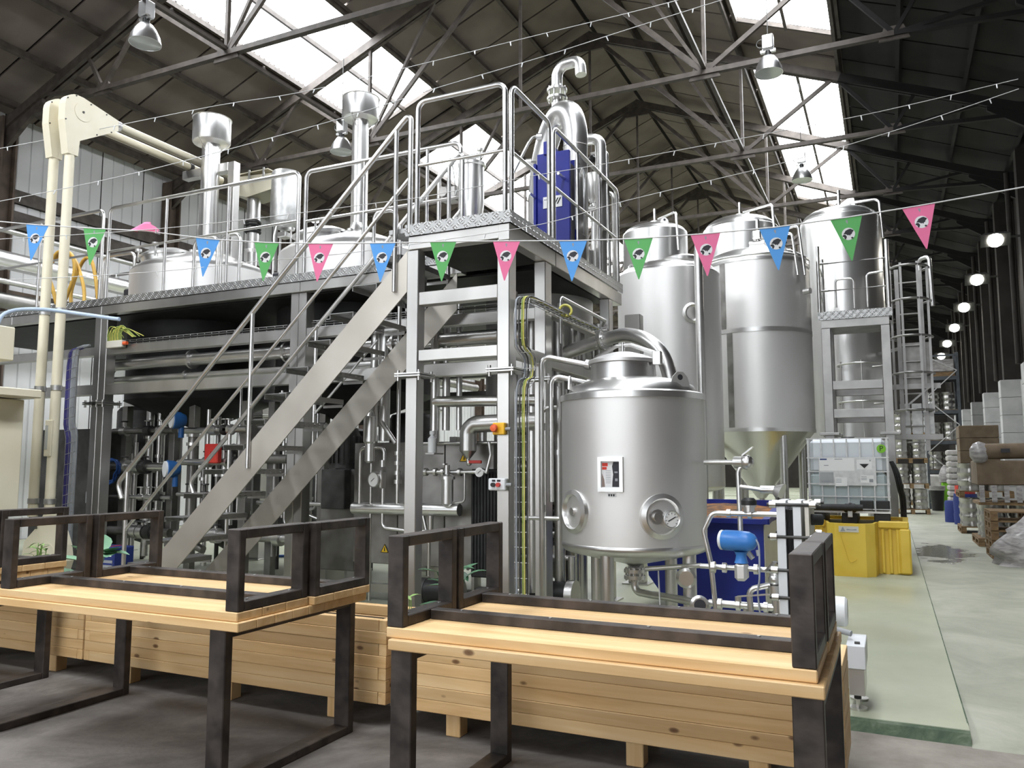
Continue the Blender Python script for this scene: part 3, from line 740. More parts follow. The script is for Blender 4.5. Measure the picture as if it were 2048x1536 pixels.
# ------------------------------------------------------------------ tall tanks
def dish(r, z, h, n=8, top=True):
    """half ellipse profile from rim to centre"""
    return [(r * math.cos(PI / 2 * i / n), z + (h if top else -h) * math.sin(PI / 2 * i / n)) for i in range(n + 1)]
def lug(t, c, ang, s=.09, mat='steel_tank'):
    ex = Vector((math.cos(ang), math.sin(ang), 0))
    nrm = Vector((-math.sin(ang), math.cos(ang), 0))
    poly = [(-s, 0), (-s * .75, s * .9), (-s * .3, s * 1.35), (s * .3, s * 1.35), (s * .75, s * .9), (s, 0)]
    o = obj('lifting_lug', MB().prism(poly, Vector(c) - nrm * .006, ex, (0, 0, 1), nrm * .012), mat, t)
    hc = Vector(c) + Vector((0, 0, s * .85))
    obj('lug_hole', MB().cyl(hc - nrm * .0065, hc + nrm * .0065, s * .27, 12), 'print_dark', o)
def tank(name, label, cx, cy, r, z0, z1, dome=.22, cone=None, mat='steel_tank', belts=(), dommat='steel_polished', legs=0, legr=.07, legang=.6, seams=(), seg=56):
    t = thing(name, label, 'tank', (cx, cy, .06))
    obj('shell', MB().lathe([(r, z0), (r, z1)], (cx, cy, 0), seg), mat, t)
    obj('dome', MB().lathe([(r * 1.0, z1)] + [(r * .995, z1 + .02), (r * .97, z1 + .035)] + dish(r * .95, z1 + .035, dome)[0:], (cx, cy, 0), seg, sharp=60), dommat, t)
    if cone:
        zc, rc = cone
        obj('cone', MB().lathe([(rc, zc), (r * .985, z0)], (cx, cy, 0), seg), 'steel_polished', t)
        obj('outlet', MB().lathe([(.0, zc - .3), (.05, zc - .3), (.05, zc), (rc, zc)], (cx, cy, 0), 16), 'steel_pipe', t)
    else:
        obj('bottom', MB().lathe(list(reversed(dish(r, z0, .12, top=False))), (cx, cy, 0), seg, sharp=60), 'steel', t)
    for (zb, hb) in belts:
        obj('band', MB().lathe([(r + .001, zb - hb / 2), (r + .008, zb - hb / 2), (r + .008, zb + hb / 2), (r + .001, zb + hb / 2)], (cx, cy, 0), seg), 'steel_polished', t)
    for k in range(legs):
        a = legang + 2 * PI * k / legs; lx, ly = cx + r * .86 * math.cos(a), cy + r * .86 * math.sin(a)
        l = obj('leg', MB().cyl((lx, ly, .08), (lx, ly, z0 + .05), legr, 14), 'steel', t)
        obj('foot_plate', MB().cyl((lx, ly, .06), (lx, ly, .082), legr * 1.6, 14), 'steel', l)
    for (a0, za, zb) in seams:
        sx_, sy_ = cx + (r + .001) * math.cos(a0), cy + (r + .001) * math.sin(a0)
        tn = Vector((-math.sin(a0), math.cos(a0), 0))
        obj('seam_strip', MB().beam((sx_, sy_, za), (sx_, sy_, zb), .10, .006, up=(math.cos(a0), math.sin(a0), 0)), 'steel_old', t)
    return t
def top_fitting(t, cx, cy, z, s=1.0, side=1):
    """valve stack on the crown with a breather loop"""
    obj('top_flange', MB().lathe([(0, z + .05), (.10 * s, z + .05), (.10 * s, z - .03), (.14 * s, z - .03), (.14 * s, z - .05)], (cx, cy, 0), 16), 'steel_pipe', t)
    obj('vent_stub', MB().cyl((cx, cy, z), (cx, cy, z + .32 * s), .025 * s, 8), 'steel_pipe', t)
    obj('valve', MB().cyl((cx + .1 * s, cy, z + .08), (cx + .2 * s, cy, z + .08), .05 * s, 10), 'steel_pipe', t)
T = tank('unitank', 'tall matt steel fermenter with polished cone and belts behind the yellow spill tray', -1.97, 14.0, .885, 2.04, 4.87, .26, (0.95, .07), belts=((3.67, .07), (2.06, .06), (4.83, .05)),
         legs=4, legr=.062, legang=.62, seams=((-2.05, 3.7, 4.8), (-1.93, 2.1, 3.63)))
obj('dome_ring', MB().torus((-1.97, 14, 4.90), .86, .035, n=48), 'steel_polished', T)
obj('manway_pipe', MB().tube([(-1.86, 13.7, 5.10), (-1.86, 13.7, 5.55), (-1.86, 13.7, 5.62)], .03, 8), 'steel_pipe', T)
obj('valve_block', MB().box(-1.95, -1.80, 13.62, 13.78, 5.28, 5.42, .02).cyl((-2.0, 13.7, 5.2), (-1.75, 13.7, 5.2), .06, 10), 'steel_pipe', T)
obj('cip_pipe', MB().tube([(-1.75, 13.7, 5.35), (-1.2, 13.55, 5.40), (-1.12, 13.5, 4.55)], .022, 8, bend=.07), 'steel_pipe', T)
obj('cip_pipe', MB().tube([(-1.80, 13.7, 5.22), (-1.30, 13.5, 5.28), (-1.22, 13.45, 4.55)], .022, 8, bend=.07), 'steel_pipe', T)
lug(T, (-1.45, 13.45, 4.96), .6); lug(T, (-2.55, 13.7, 4.98), 2.4)
obj('cooling_stub', MB().cyl((-1.15, 13.6, 4.3), (-1.05, 13.55, 4.3), .05, 10), 'steel_pipe', T)
T = tank('bright_tank', 'matt steel cylindrical tank with pressed dome right beside the platform corner post', -2.98, 12.0, .775, 1.19, 4.36, .20, None, dommat='steel', belts=(), legs=4, legr=.055, legang=.5, seams=())
obj('manway', MB().lathe([(0, 4.60), (.28, 4.585), (.30, 4.565), (.30, 4.50), (.26, 4.44)], (-2.72, 11.75, 0), 28), 'steel_polished', T)
obj('overflow_pipe', MB().tube([(-2.36, 11.28, 4.55), (-2.36, 11.28, 1.9), (-2.36, 11.28, .9)], .062, 12), 'steel', T)
obj('pipe_cap', MB().cyl((-2.36, 11.28, 4.55), (-2.36, 11.28, 4.66), .05, 12), 'white_plastic', T)
obj('sight_port', MB().lathe([(.15, -.06), (.15, .04), (.12, .06), (.09, .03), (0, .03)], (-2.50, 11.42, 3.68), 20, axis=(.55, -.83, 0)), 'steel_polished', T)
lug(T, (-3.25, 11.5, 4.50), .2, .1); lug(T, (-3.5, 11.8, 4.46), 1.2, .1)
T = tank('conditioning_tank', 'polished narrow tank rising behind the matt tank next to the blue panel', -4.10, 15.5, .64, 3.0, 6.10, .18, (2.2, .08), mat='steel_polished', legs=3)
top_fitting(T, -4.10, 15.5, 6.34)
obj('breather_pipe', MB().tube([(-4.0, 15.4, 6.40), (-3.55, 15.0, 6.38), (-3.5, 14.95, 5.6)], .025, 8, bend=.08), 'steel_pipe', T)
obj('side_pipe', MB().tube([(-3.9, 14.88, 5.2), (-3.6, 14.7, 5.35), (-3.45, 14.7, 5.30), (-3.45, 14.7, 3.6)], .022, 8, bend=.07), 'steel_pipe', T)
lug(T, (-3.8, 15.1, 6.2), .5)
T = tank('conditioning_tank', 'polished wide tank whose crown shows behind the belted fermenter', -2.74, 17.5, .79, 3.0, 6.55, .28, (2.2, .08), mat='steel_polished', legs=3)
top_fitting(T, -2.74, 17.5, 6.88)
obj('breather_pipe', MB().tube([(-2.65, 17.4, 6.94), (-2.0, 17.0, 6.92), (-1.95, 16.9, 6.1)], .028, 8, bend=.1), 'steel_pipe', T)
T = tank('conditioning_tank', 'tallest polished tank behind the ladder platform under the roof lights', -.72, 17.1, .76, 1.9, 6.36, .26, (1.1, .08), mat='steel_polished', legs=4)
top_fitting(T, -.72, 17.1, 6.66, 1.2)
obj('breather_pipe', MB().tube([(-.62, 17.0, 6.72), (.02, 16.9, 6.7), (.06, 16.85, 5.9)], .028, 8, bend=.1), 'steel_pipe', T)
obj('ladder_hoop', MB().torus((-.40, 16.15, 3.35), .42, .02, n=28, m=6), 'steel_pipe', T)
obj('ladder_hoop', MB().torus((-.40, 16.15, 2.65), .42, .02, n=28, m=6), 'steel_pipe', T)
for a in (-2.6, -1.57, -.55, 0.1):
    obj('ladder_strap', MB().cyl((-.40 + .42 * math.cos(a), 16.15 + .42 * math.sin(a), 2.0), (-.40 + .42 * math.cos(a), 16.15 + .42 * math.sin(a), 3.4), .016, 6), 'steel_pipe', T)
# tall tank far behind on the right of the ladder
# ------------------------------------------------------------------ ladder platform by the tanks
lp = thing('access_platform', 'narrow steel access platform with open railing between the fermenter and the caged ladder', 'platform', (-.43, 14.4, .06))
PZ = 4.0
obj('deck_plate', MB().box(-.98, .12, 13.96, 14.96, PZ - .012, PZ), 'chequer_plate', lp)
obj('fascia', MB().box(-.98, .12, 13.945, 13.958, PZ - .13, PZ + .005), 'chequer_plate', lp)
obj('fascia', MB().box(.12, .132, 13.945, 14.96, PZ - .13, PZ + .005), 'chequer_plate', lp)
obj('edge_beam', MB().box(-.93, .08, 13.97, 14.06, PZ - .26, PZ - .132), 'steel_dimmed', lp)
obj('underside', MB().box(-.80, -.05, 14.07, 14.9, PZ - .24, PZ - .02), 'steel_old', lp)
for x0, x1 in ((-.94, -.80), (-.05, .085)):
    for y0 in (13.98, 14.82):
        p = obj('post', MB().box(x0, x1, y0, y0 + .13, .07, PZ - .262 if y0 < 14 else PZ - .02, .006), 'steel_dimmed', lp)
        obj('base_plate', MB().box(x0 - .05, x1 + .05, y0 - .05, y0 + .18, .06, .072), 'steel_dimmed', p)
        obj('flange', MB().box(x0 - .08, x1 + .08, y0 - .07, y0 + .2, 1.98, 2.02, .004), 'steel_dimmed', p)
for z0, z1 in ((2.72, 2.86), (2.26, 2.40)):
    obj('cross_rail', MB().box(-.798, -.052, 13.99, 14.09, z0, z1, .005), 'steel_dimmed', lp)
    obj('cross_rail', MB().box(-.798, -.052, 14.83, 14.93, z0 - .04, z1 - .04, .005), 'steel_dimmed', lp)
for x in (-.95, .09):
    obj('rail_post', MB().cyl((x, 13.98, PZ - .05), (x, 13.98, 5.12), .03, 8), 'steel_pipe', lp)
    obj('rail_post', MB().cyl((x, 14.92, PZ - .05), (x, 14.92, 5.12), .03, 8), 'steel_pipe', lp)
for z in (4.82, 4.36):
    obj('rail', MB().tube([(-.95, 14.92, z), (-.95, 13.98, z), (.09, 13.98, z), (.09, 14.92, z)], .02, 8), 'steel_pipe', lp)
obj('gate_hoop', MB().tube([(-.70, 14.05, 4.08), (-.70, 14.05, 4.55), (-.42, 14.05, 4.55), (-.42, 14.05, 4.05)], .018, 8, bend=.06), 'steel_pipe', lp)
obj('gate_hoop', MB().tube([(-.22, 14.05, 4.05), (-.22, 14.05, 4.6), (.02, 14.05, 4.62)], .018, 8, bend=.06), 'steel_pipe', lp)
# caged ladder
lad = thing('caged_ladder', 'tall steel ladder with safety cage hoops standing in the dark beyond the access platform', 'ladder', (.42, 16.0, 1.75))
for z in (2.0, 3.6): obj('wall_bracket', MB().beam((-.1, 16.6, z), (.24, 16.0, z), .05, .05), 'steel_dimmed', lad)
for x in (.24, .62): obj('stile', MB().box(x - .035, x + .035, 15.97, 16.03, 1.75, 5.05), 'steel_dimmed', lad)
for k in range(11): obj('rung', MB().cyl((.27, 16.0, 1.9 + .29 * k), (.59, 16.0, 1.9 + .29 * k), .015, 6), 'steel_dimmed', lad)
obj('stile_crook', MB().tube([(.62, 16, 5.0), (.62, 16, 5.2), (.78, 15.8, 5.2), (.80, 15.8, 4.3)], .035, 8, bend=.08), 'steel_polished', lad)
for z in (2.45, 3.1, 3.75, 4.4, 5.0):
    obj('cage_hoop', MB().tube([(.20, 16, z)] + [(.43 - .36 * math.cos(a), 16 - .62 * math.sin(a), z) for a in [PI * k / 10 for k in range(1, 10)]] + [(.66, 16, z)], .022, 6), 'steel_dimmed', lad)
for a in (.6, 1.2, 1.95, 2.5):
    obj('cage_strap', MB().box(.43 - .36 * math.cos(a) - .02, .43 - .36 * math.cos(a) + .02, 16 - .62 * math.sin(a) - .006, 16 - .62 * math.sin(a) + .006, 2.4, 5.05), 'steel_dimmed', lad)
obj('mesh_panel', MB().box(.22, .72, 16.06, 16.08, 2.9, 3.7), 'steel_old', lad)
for z in (1.95, 2.85): obj('cross_rail', MB().box(.10, .86, 15.9, 15.96, z, z + .09), 'steel_dimmed', lad)
obj('diagonal', MB().beam((.14, 15.88, 2.4), (.72, 15.88, 2.9), .05, .03), 'steel_dimmed', lad)
for k in range(3): obj('guard_plate', MB().box(.2 + k * .19, .36 + k * .19, 16.09, 16.11, 2.05, 2.6), 'galvanised', lad)
# ------------------------------------------------------------------ small steel tank in front
CX, CY, CR = -1.90, 6.36, .578
T = thing('holding_tank', 'small brushed steel tank on legs with round side ports and a paper notice', 'tank', (CX, CY, .06))
Z0, Z1 = .88, 2.06
def on_shell(az, z, d=0.0): return Vector((CX + (CR + d) * math.cos(az), CY + (CR + d) * math.sin(az), z))
obj('shell', MB().lathe([(CR, Z0), (CR, Z1 - .05)], (CX, CY, 0), 72), 'steel_tank', T)
obj('top_band', MB().lathe([(CR + .001, Z1 - .05), (CR + .010, Z1 - .048), (CR + .010, Z1), (CR - .02, Z1 + .012), (CR - .06, Z1 + .02)], (CX, CY, 0), 72), 'steel_polished', T)
obj('dome', MB().lathe([(CR - .05, Z1 + .015), (CR * .86, Z1 + .075), (CR * .62, Z1 + .125), (CR * .4, Z1 + .15), (0, Z1 + .16)], (CX, CY, 0), 72, sharp=60), 'steel', T)
obj('bottom_rim', MB().lathe([(CR * .90, Z0 - .07), (CR * .97, Z0 - .055), (CR + .006, Z0 - .02), (CR + .006, Z0), (CR, Z0 + .01)], (CX, CY, 0), 72, sharp=60), 'steel', T)
obj('cone', MB().lathe([(.04, Z0 - .19), (.07, Z0 - .17), (CR * .9, Z0 - .07)], (CX, CY, 0), 56), 'steel_polished', T)
obj('outlet', MB().cyl((CX, CY, .57), (CX, CY, Z0 - .2), .04, 14), 'steel_pipe', T)
for a in (-1.70, -.30, 1.2, 2.55):
    lx, ly = CX + .50 * math.cos(a), CY + .50 * math.sin(a)
    l = obj('leg', MB().cyl((lx, ly, .075), (lx, ly, Z0 - .02), .052, 18), 'steel', T)
    obj('foot_plate', MB().cyl((lx, ly, .06), (lx, ly, .078), .085, 16), 'steel', l)
# manway on the crown
mx_, my_ = CX - .06, CY - .04
mw = obj('manway_neck', MB().lathe([(.275, Z1 + .10), (.262, Z1 + .26)], (mx_, my_, 0), 40), 'steel_polished', T)
obj('manway_lid', MB().lathe([(.262, Z1 + .262), (.285, Z1 + .265), (.285, Z1 + .29), (.27, Z1 + .30), (.18, Z1 + .335), (.09, Z1 + .36), (0, Z1 + .372)], (mx_, my_, 0), 40, sharp=50), 'steel_tank', T)
hb = MB().tube([(mx_ - .28, my_ + .10, Z1 + .34), (mx_ - .06, my_ + .02, Z1 + .425), (mx_ + .06, my_ - .0, Z1 + .425), (mx_ + .30, my_ - .05, Z1 + .33)], .018, 8, bend=.1)
obj('lid_bar', hb, 'steel', T)
obj('lid_hinge', MB().box(mx_ + .27, mx_ + .34, my_ - .09, my_ - .03, Z1 + .24, Z1 + .35, .006), 'steel', T)
obj('lid_pivot', MB().cyl((mx_, my_, Z1 + .37), (mx_, my_, Z1 + .445), .012, 8), 'steel_pipe', T)
for (a, rr) in ((-2.55, .52), (-.45, .50)):
    lug(T, (CX + rr * math.cos(a), CY + rr * math.sin(a), Z1 + .045), a + 1.2, .085)
# notice board frame on the front
az0 = math.atan2(0 - CY, 0 - CX)          # towards the viewer's side of the hall
def local(az):
    n = Vector((math.cos(az), math.sin(az), 0)); u = Vector((-math.sin(az), math.cos(az), 0)); return n, u
az = az0 - .29
n_, u_ = local(az); c_ = on_shell(az, 1.43)
fr = MB()
obj('label_plate', MB().prism([(-.098, -.13), (.098, -.13), (.098, .13), (-.098, .13)], c_ - n_ * .01, u_, (0, 0, 1), n_ * .012), 'steel', T)
fo, fi, zo, zi = .098, .072, .13, .098
for poly in ([(-fo, -zo), (fo, -zo), (fi, -zi), (-fi, -zi)], [(-fo, zo), (-fi, zi), (fi, zi), (fo, zo)], [(-fo, -zo), (-fi, -zi), (-fi, zi), (-fo, zo)], [(fo, -zo), (fo, zo), (fi, zi), (fi, -zi)]):
    obj('label_frame', MB().prism(poly, c_ + n_ * .002, u_, (0, 0, 1), n_ * .02), 'steel_polished', T)
nb = obj('notice', MB().prism([(-.07, -.095), (.07, -.095), (.07, .095), (-.07, .095)], c_ + n_ * .0025, u_, (0, 0, 1), n_ * .003), 'label_white', T, 'white printed notice with a dark picture strip')
def decal(par, poly, mat, d=.006, cc=None, nn=None, uu=None, name='print', ez=(0, 0, 1)):
    return obj(name, MB().prism(poly, (cc or c_) + (nn or n_) * d, (uu or u_), ez, (nn or n_) * .0008), mat, par)
decal(nb, [(.012, -.093), (.066, -.093), (.066, .093), (.022, .093), (.012, .06), (.02, .0), (.014, -.05)], 'print_dark')
decal(nb, [(.035, -.05), (.055, -.05), (.055, -.03), (.035, -.03)], 'print_grey', .0068); decal(nb, [(.03, .01), (.055, .01), (.055, .022), (.03, .022)], 'print_grey', .0068)
decal(nb, [(-.066, .06), (-.022, .06), (-.022, .085), (-.066, .085)], 'label_red'); decal(nb, [(-.066, .035), (-.03, .035), (-.03, .055), (-.066, .055)], 'label_red')
decal(nb, [(-.068, -.093), (-.045, -.093), (-.05, -.04), (-.068, .01)], 'skin_print')
for k in range(8): decal(nb, [(-.038, .03 - k * .013), (.002, .03 - k * .013), (.002, .027 - k * .013), (-.038, .027 - k * .013)], 'print_grey')
def text(par, body, size, c, nrm, u, mat, name='lettering', align='CENTER'):
    cu = bpy.data.curves.new(name, 'FONT'); cu.body = body; cu.size = size; cu.align_x = align; cu.align_y = 'CENTER'; cu.extrude = .0004
    tmp = bpy.data.objects.new(name, cu); COL.objects.link(tmp)
    dg = bpy.context.evaluated_depsgraph_get(); me = bpy.data.meshes.new_from_object(tmp.evaluated_get(dg)); bpy.data.objects.remove(tmp)
    w = Vector((0, 0, 1)) if abs(Vector(nrm).z) < .9 else Vector(nrm).cross(Vector(u))
    R = Matrix((Vector(u), w, Vector(nrm))).transposed()
    b = wpos(par)
    me.transform(Matrix.Translation(Vector(c) - b) @ R.to_4x4())
    me.materials.clear(); me.materials.append(M[mat])
    o = bpy.data.objects.new(name, me); COL.objects.link(o); o.parent = par; return o
for (az_, z_, s_) in ((az0 - .28, 1.275, .034), (az0 + .335, .965, .034)):
    nn, uu = local(az_); cc = on_shell(az_, z_, .001)
    st_ = obj('id_sticker', MB().prism([(-.032, -.014), (.032, -.014), (.032, .014), (-.032, .014)], cc, uu, (0, 0, 1), nn * .002), 'label_white', T)
    for i in range(3): decal(st_, [(-.026 + i * .018, -.008), (-.014 + i * .018, -.008), (-.014 + i * .018, .008), (-.026 + i * .018, .008)], 'print_dark', .0022, cc, nn, uu)
# round side ports
def port(az, z, r=.135):
    nn, uu = local(az); c = on_shell(az, z)
    p = obj('side_port', MB().lathe([(r * 1.28, -.03), (r * 1.25, .006), (r, .020), (r * .93, .012), (r * .82, -.05), (r * .6, -.10), (0, -.115)], c, 40, axis=nn, sharp=50), 'steel_polished', T)
    return p, c, nn, uu
p1, c1, n1, u1 = port(az0 + .37, 1.12)
obj('port_valve', MB().cyl(c1 - n1 * .09 - u1 * .05, c1 + n1 * .05 - u1 * .05, .035, 14).cyl(c1 + n1 * .0 - u1 * .05, c1 + n1 * .03 - u1 * .05, .055, 16), 'steel_pipe', p1)
gc = c1 + u1 * .055 - Vector((0, 0, .02))
g = obj('gauge', MB().lathe([(0, .045), (.052, .045), (.062, .052), (.066, .05), (.066, -.02), (0, -.02)], gc, 28, axis=n1), 'steel_polished', T)
obj('gauge_dial', MB().cyl(gc + n1 * .0455, gc + n1 * .047, .054, 28), 'gauge_face', g)
obj('gauge_needle', MB().beam(gc + n1 * .049 - u1 * .03 - Vector((0, 0, .012)), gc + n1 * .049 + u1 * .03 + Vector((0, 0, .02)), .006, .002, up=n1), 'print_black', g)
for k in range(9):
    a = -.7 + k * (PI + 1.4) / 8
    obj('dial_tick', MB().beam(gc + n1 * .0485 + (u1 * math.cos(a) + Vector((0, 0, math.sin(a)))) * .040, gc + n1 * .0485 + (u1 * math.cos(a) + Vector((0, 0, math.sin(a)))) * .050, .004, .001, up=n1), 'print_black', g)
obj('gauge_arm', MB().cyl(gc - n1 * .02, c1 - n1 * .03 - u1 * .02, .018, 8), 'steel_pipe', g)
p2, c2, n2, u2 = port(az0 - .93, 1.14)
obj('port_valve', MB().cyl(c2 - n2 * .09, c2 + n2 * .02, .03, 14).cyl(c2 - n2 * .06, c2 - n2 * .03, .05, 16), 'steel_pipe', p2)
# level gauge pipe on the left flank
lx, ly = CX - .74, CY - .15
obj('level_pipe', MB().tube([(CX - .62, CY - .12, 1.98), (lx, ly, 1.98), (lx, ly, 1.84)], .018, 10, bend=.07), 'steel_pipe', T)
obj('level_tube', MB().cyl((lx, ly, 1.12), (lx, ly, 1.86), .016, 10), 'steel_pipe', T)
for z in (1.82, 1.14): obj('level_union', MB().cyl((lx, ly, z - .03), (lx, ly, z + .03), .026, 10), 'steel_pipe', T)
obj('level_cock', MB().tube([(lx - .16, ly - .03, 1.06), (CX - .60, CY - .12, 1.06)], .018, 10), 'steel_pipe', T)
obj('level_drain', MB().cyl((lx, ly, .98), (lx, ly, 1.12), .014, 8), 'steel_pipe', T)
# feed pipes running over from the platform
obj('feed_pipe', MB().tube([(-2.64, 6.2, .3), (-2.64, 6.2, 2.42), (-2.24, 6.30, 2.33)], .024, 10, bend=.06), 'steel_pipe', T)
obj('feed_pipe', MB().tube([(-2.52, 6.12, 1.2), (-2.52, 6.12, 2.24), (-2.20, 6.24, 2.165)], .022, 10, bend=.06), 'steel_pipe', T)
obj('feed_elbow', MB().tube([(-2.24, 6.30, 2.33), (-2.16, 6.31, 2.32), (-2.14, 6.31, 2.21), (-2.14, 6.31, 2.14)], .022, 10, bend=.05), 'steel_pipe', T)
for p in ((-2.25, 6.295, 2.335), (-2.215, 6.235, 2.168)):
    obj('pipe_union', MB().cyl(Vector(p) - Vector((.025, 0, -.005)), Vector(p) + Vector((.02, 0, -.005)), .042, 14), 'steel_pipe', T)
# thick vapour pipe bending down into the crown
ins = [(-2.70, 6.95, 2.55), (-2.36, 6.80, 2.60), (-2.10, 6.66, 2.64), (-1.82, 6.56, 2.56), (-1.64, 6.52, 2.38), (-1.58, 6.50, 2.16)]
obj('vapour_pipe', MB().tube([ins[0], (-2.3, 6.80, 2.615)], .062, 18), 'steel_pipe', T)
def smooth_path(P, k=5):
    P = [Vector(p) for p in P]; out = []
    for i in range(len(P) - 1):
        a, b, c, d = P[max(i - 1, 0)], P[i], P[i + 1], P[min(i + 2, len(P) - 1)]
        for j in range(k):
            t = j / k; out.append(.5 * ((2 * b) + (c - a) * t + (2 * a - 5 * b + 4 * c - d) * t * t + (3 * b - a - 3 * c + d) * t ** 3))
    out.append(P[-1]); return out
obj('vapour_bend', MB().tube(smooth_path([(-2.26, 6.785, 2.62), (-2.05, 6.70, 2.635), (-1.84, 6.60, 2.56), (-1.68, 6.54, 2.40), (-1.60, 6.51, 2.15)]), .062, 18), 'steel_pipe', T)
ax_ = Vector((.95, -.32, .04)).normalized(); fc = Vector((-2.28, 6.795, 2.618))
for s_ in (-1, 1):
    f = obj('flange', MB().cyl(fc + ax_ * (.012 * s_ - .010), fc + ax_ * (.012 * s_ + .010), .105, 22), 'steel_pipe', T)
    for k in range(8):
        a = k * PI / 4; up = Vector((0, 0, 1)); sd = ax_.cross(up).normalized()
        q = fc + (sd * math.cos(a) + up * math.sin(a)) * .088 + ax_ * (.02 * s_)
        obj('flange_bolt', MB().cyl(q, q + ax_ * .022 * s_, .011, 6), 'steel_pipe', f)
# side valve on the right flank
vz = 1.52
obj('sample_pipe', MB().tube([(CX + .60, CY - .1, vz), (CX + .86, CY - .16, vz)], .02, 10), 'steel_pipe', T)
sv = obj('valve_body', MB().cyl((CX + .84, CY - .16, vz), (CX + .96, CY - .19, vz), .045, 14).ball((CX + .93, CY - .18, vz), .055), 'steel_pipe', T)
obj('valve_handle', MB().beam((CX + .90, CY - .18, vz + .05), (CX + .98, CY - .2, vz + .11), .03, .012), 'steel_pipe', sv)
obj('drop_pipe', MB().tube([(CX + .95, CY - .18, vz), (CX + .865, CY - .18, vz - .05), (CX + .875, CY - .2, vz - .60), (CX + .96, CY - .22, vz - .70)], .019, 10, bend=.06), 'steel_pipe', T)
obj('sprinkler', MB().cyl((CX + .88, CY - .2, vz - .18), (CX + 1.03, CY - .22, vz - .2), .015, 8).cyl((CX + 1.03, CY - .22, vz - .2), (CX + 1.13, CY - .23, vz - .2), .03, 10).cyl((CX + 1.13, CY - .23, vz - .2), (CX + 1.18, CY - .24, vz - .22), .035, 14, r2=.07), 'steel_pipe', T)
# outlet pipework below
oz = .38
obj('outlet_pipe', MB().tube([(CX, CY, .60), (CX, CY, .49), (CX + .14, CY - .06, .485), (CX + .66, CY - .32, .485)], .030, 12, bend=.07), 'steel_pipe', T)
for z in (.655, .605): obj('outlet_flange', MB().cyl((CX, CY, z - .014), (CX, CY, z + .014), .085, 18), 'steel_pipe', T)
for k in range(10): obj('flange_bolt', MB().cyl((CX + .07 * math.cos(k * PI / 5), CY + .07 * math.sin(k * PI / 5), .58), (CX + .07 * math.cos(k * PI / 5), CY + .07 * math.sin(k * PI / 5), .68), .008, 6), 'steel_pipe', T)
obj('sensor_cable', MB().tube(smooth_path([(CX + .27, CY - .28, .70), (CX + .28, CY - .30, .55), (CX + .29, CY - .30, .30), (CX + .31, CY - .32, .07)]), .006, 6), 'string_white', T)
# ------------------------------------------------------------------ blue tipping bin full of spent grain
B = thing('tipping_bin', 'dark blue tapered tipping bin of spent grain behind the small tank legs', 'bin', (-1.6, 8.3, .06))
sec = [(-2.22, 1.00), (-1.08, 1.00), (-1.08, .16), (-1.95, .16), (-2.16, .44)]
yb0, yb1 = 7.7, 8.9
obj('body', MB().add([(x, yb0, z) for x, z in sec] + [(x, yb1, z if z < .9 else z + .11) for x, z in sec],
    [(4, 3, 2, 1, 0), (5, 6, 7, 8, 9), (1, 2, 7, 6), (2, 3, 8, 7), (3, 4, 9, 8), (4, 0, 5, 9)]), 'blue_plastic', B)
rim = MB()
obj('rim', MB().beam((-2.26, yb0 - .03, .985), (-1.03, yb0 - .03, .985), .06, .045), 'blue_plastic', B)
obj('rim', MB().beam((-2.26, yb1, 1.10), (-1.03, yb1, 1.10), .05, .06), 'blue_plastic', B)
for x in (-2.25, -1.05): obj('rim', MB().beam((x, yb0 - .03, .985), (x, yb1, 1.10), .06, .05), 'blue_plastic', B)
obj('end_plate', MB().box(-1.079, -1.072, yb0 + .02, yb1 - .02, .18, .95), 'ivory_plate', B)
gr = MB(); V = []; nx, ny = 14, 10
for j in range(ny + 1):
    for i in range(nx + 1):
        V.append((-2.19 + 1.09 * i / nx, yb0 + .03 + 1.14 * j / ny, .93 + .10 * j / ny + .02 * random.random() + .05 * math.sin(3 * i / nx)))
gr.add(V, [(j * (nx + 1) + i, j * (nx + 1) + i + 1, (j + 1) * (nx + 1) + i + 1, (j + 1) * (nx + 1) + i) for j in range(ny) for i in range(nx)])
o = obj('spent_grain', gr, noisy('grain', (.10, .07, .05), (.35, .16, .06), .9, 0, 9, bump=.5), B); o['kind'] = 'stuff'
for x in (-1.9, -1.2):
    for y in (7.85, 8.75):
        w = obj('castor', MB().cyl((x - .025, y, .12), (x + .025, y, .12), .06, 14), 'black_rubber', B)
# ------------------------------------------------------------------ plate heat exchanger with pump skid
H = thing('plate_heat_exchanger', 'plate heat exchanger with pale steel pressure plates and black plate pack', 'heat exchanger', (-.62, 5.9, .06))
def phe_plate(x0, x1, mat='white_paint'): 
    return MB().prism([(5.70, .16), (6.12, .16), (6.12, 1.20), (6.06, 1.26), (5.76, 1.26), (5.70, 1.22)], (x0, 0, 0), (0, 1, 0), (0, 0, 1), (x1 - x0, 0, 0))
obj('fixed_plate', phe_plate(-.71, -.655), 'white_paint', H); obj('follower_plate', phe_plate(-.605, -.555), 'white_paint', H)
obj('end_support', phe_plate(-.53, -.505, ), 'ivory_plate', H)
for k in range(9):
    x = -.652 + k * .0052
    obj('exchanger_plate', MB().box(x, x + .0035, 5.74 + .006 * (k % 2), 6.08, .2, 1.20), 'black_rubber', H)
obj('carrying_bar', MB().cyl((-.76, 5.9, 1.235), (-.47, 5.9, 1.235), .022, 10), 'steel_pipe', H)
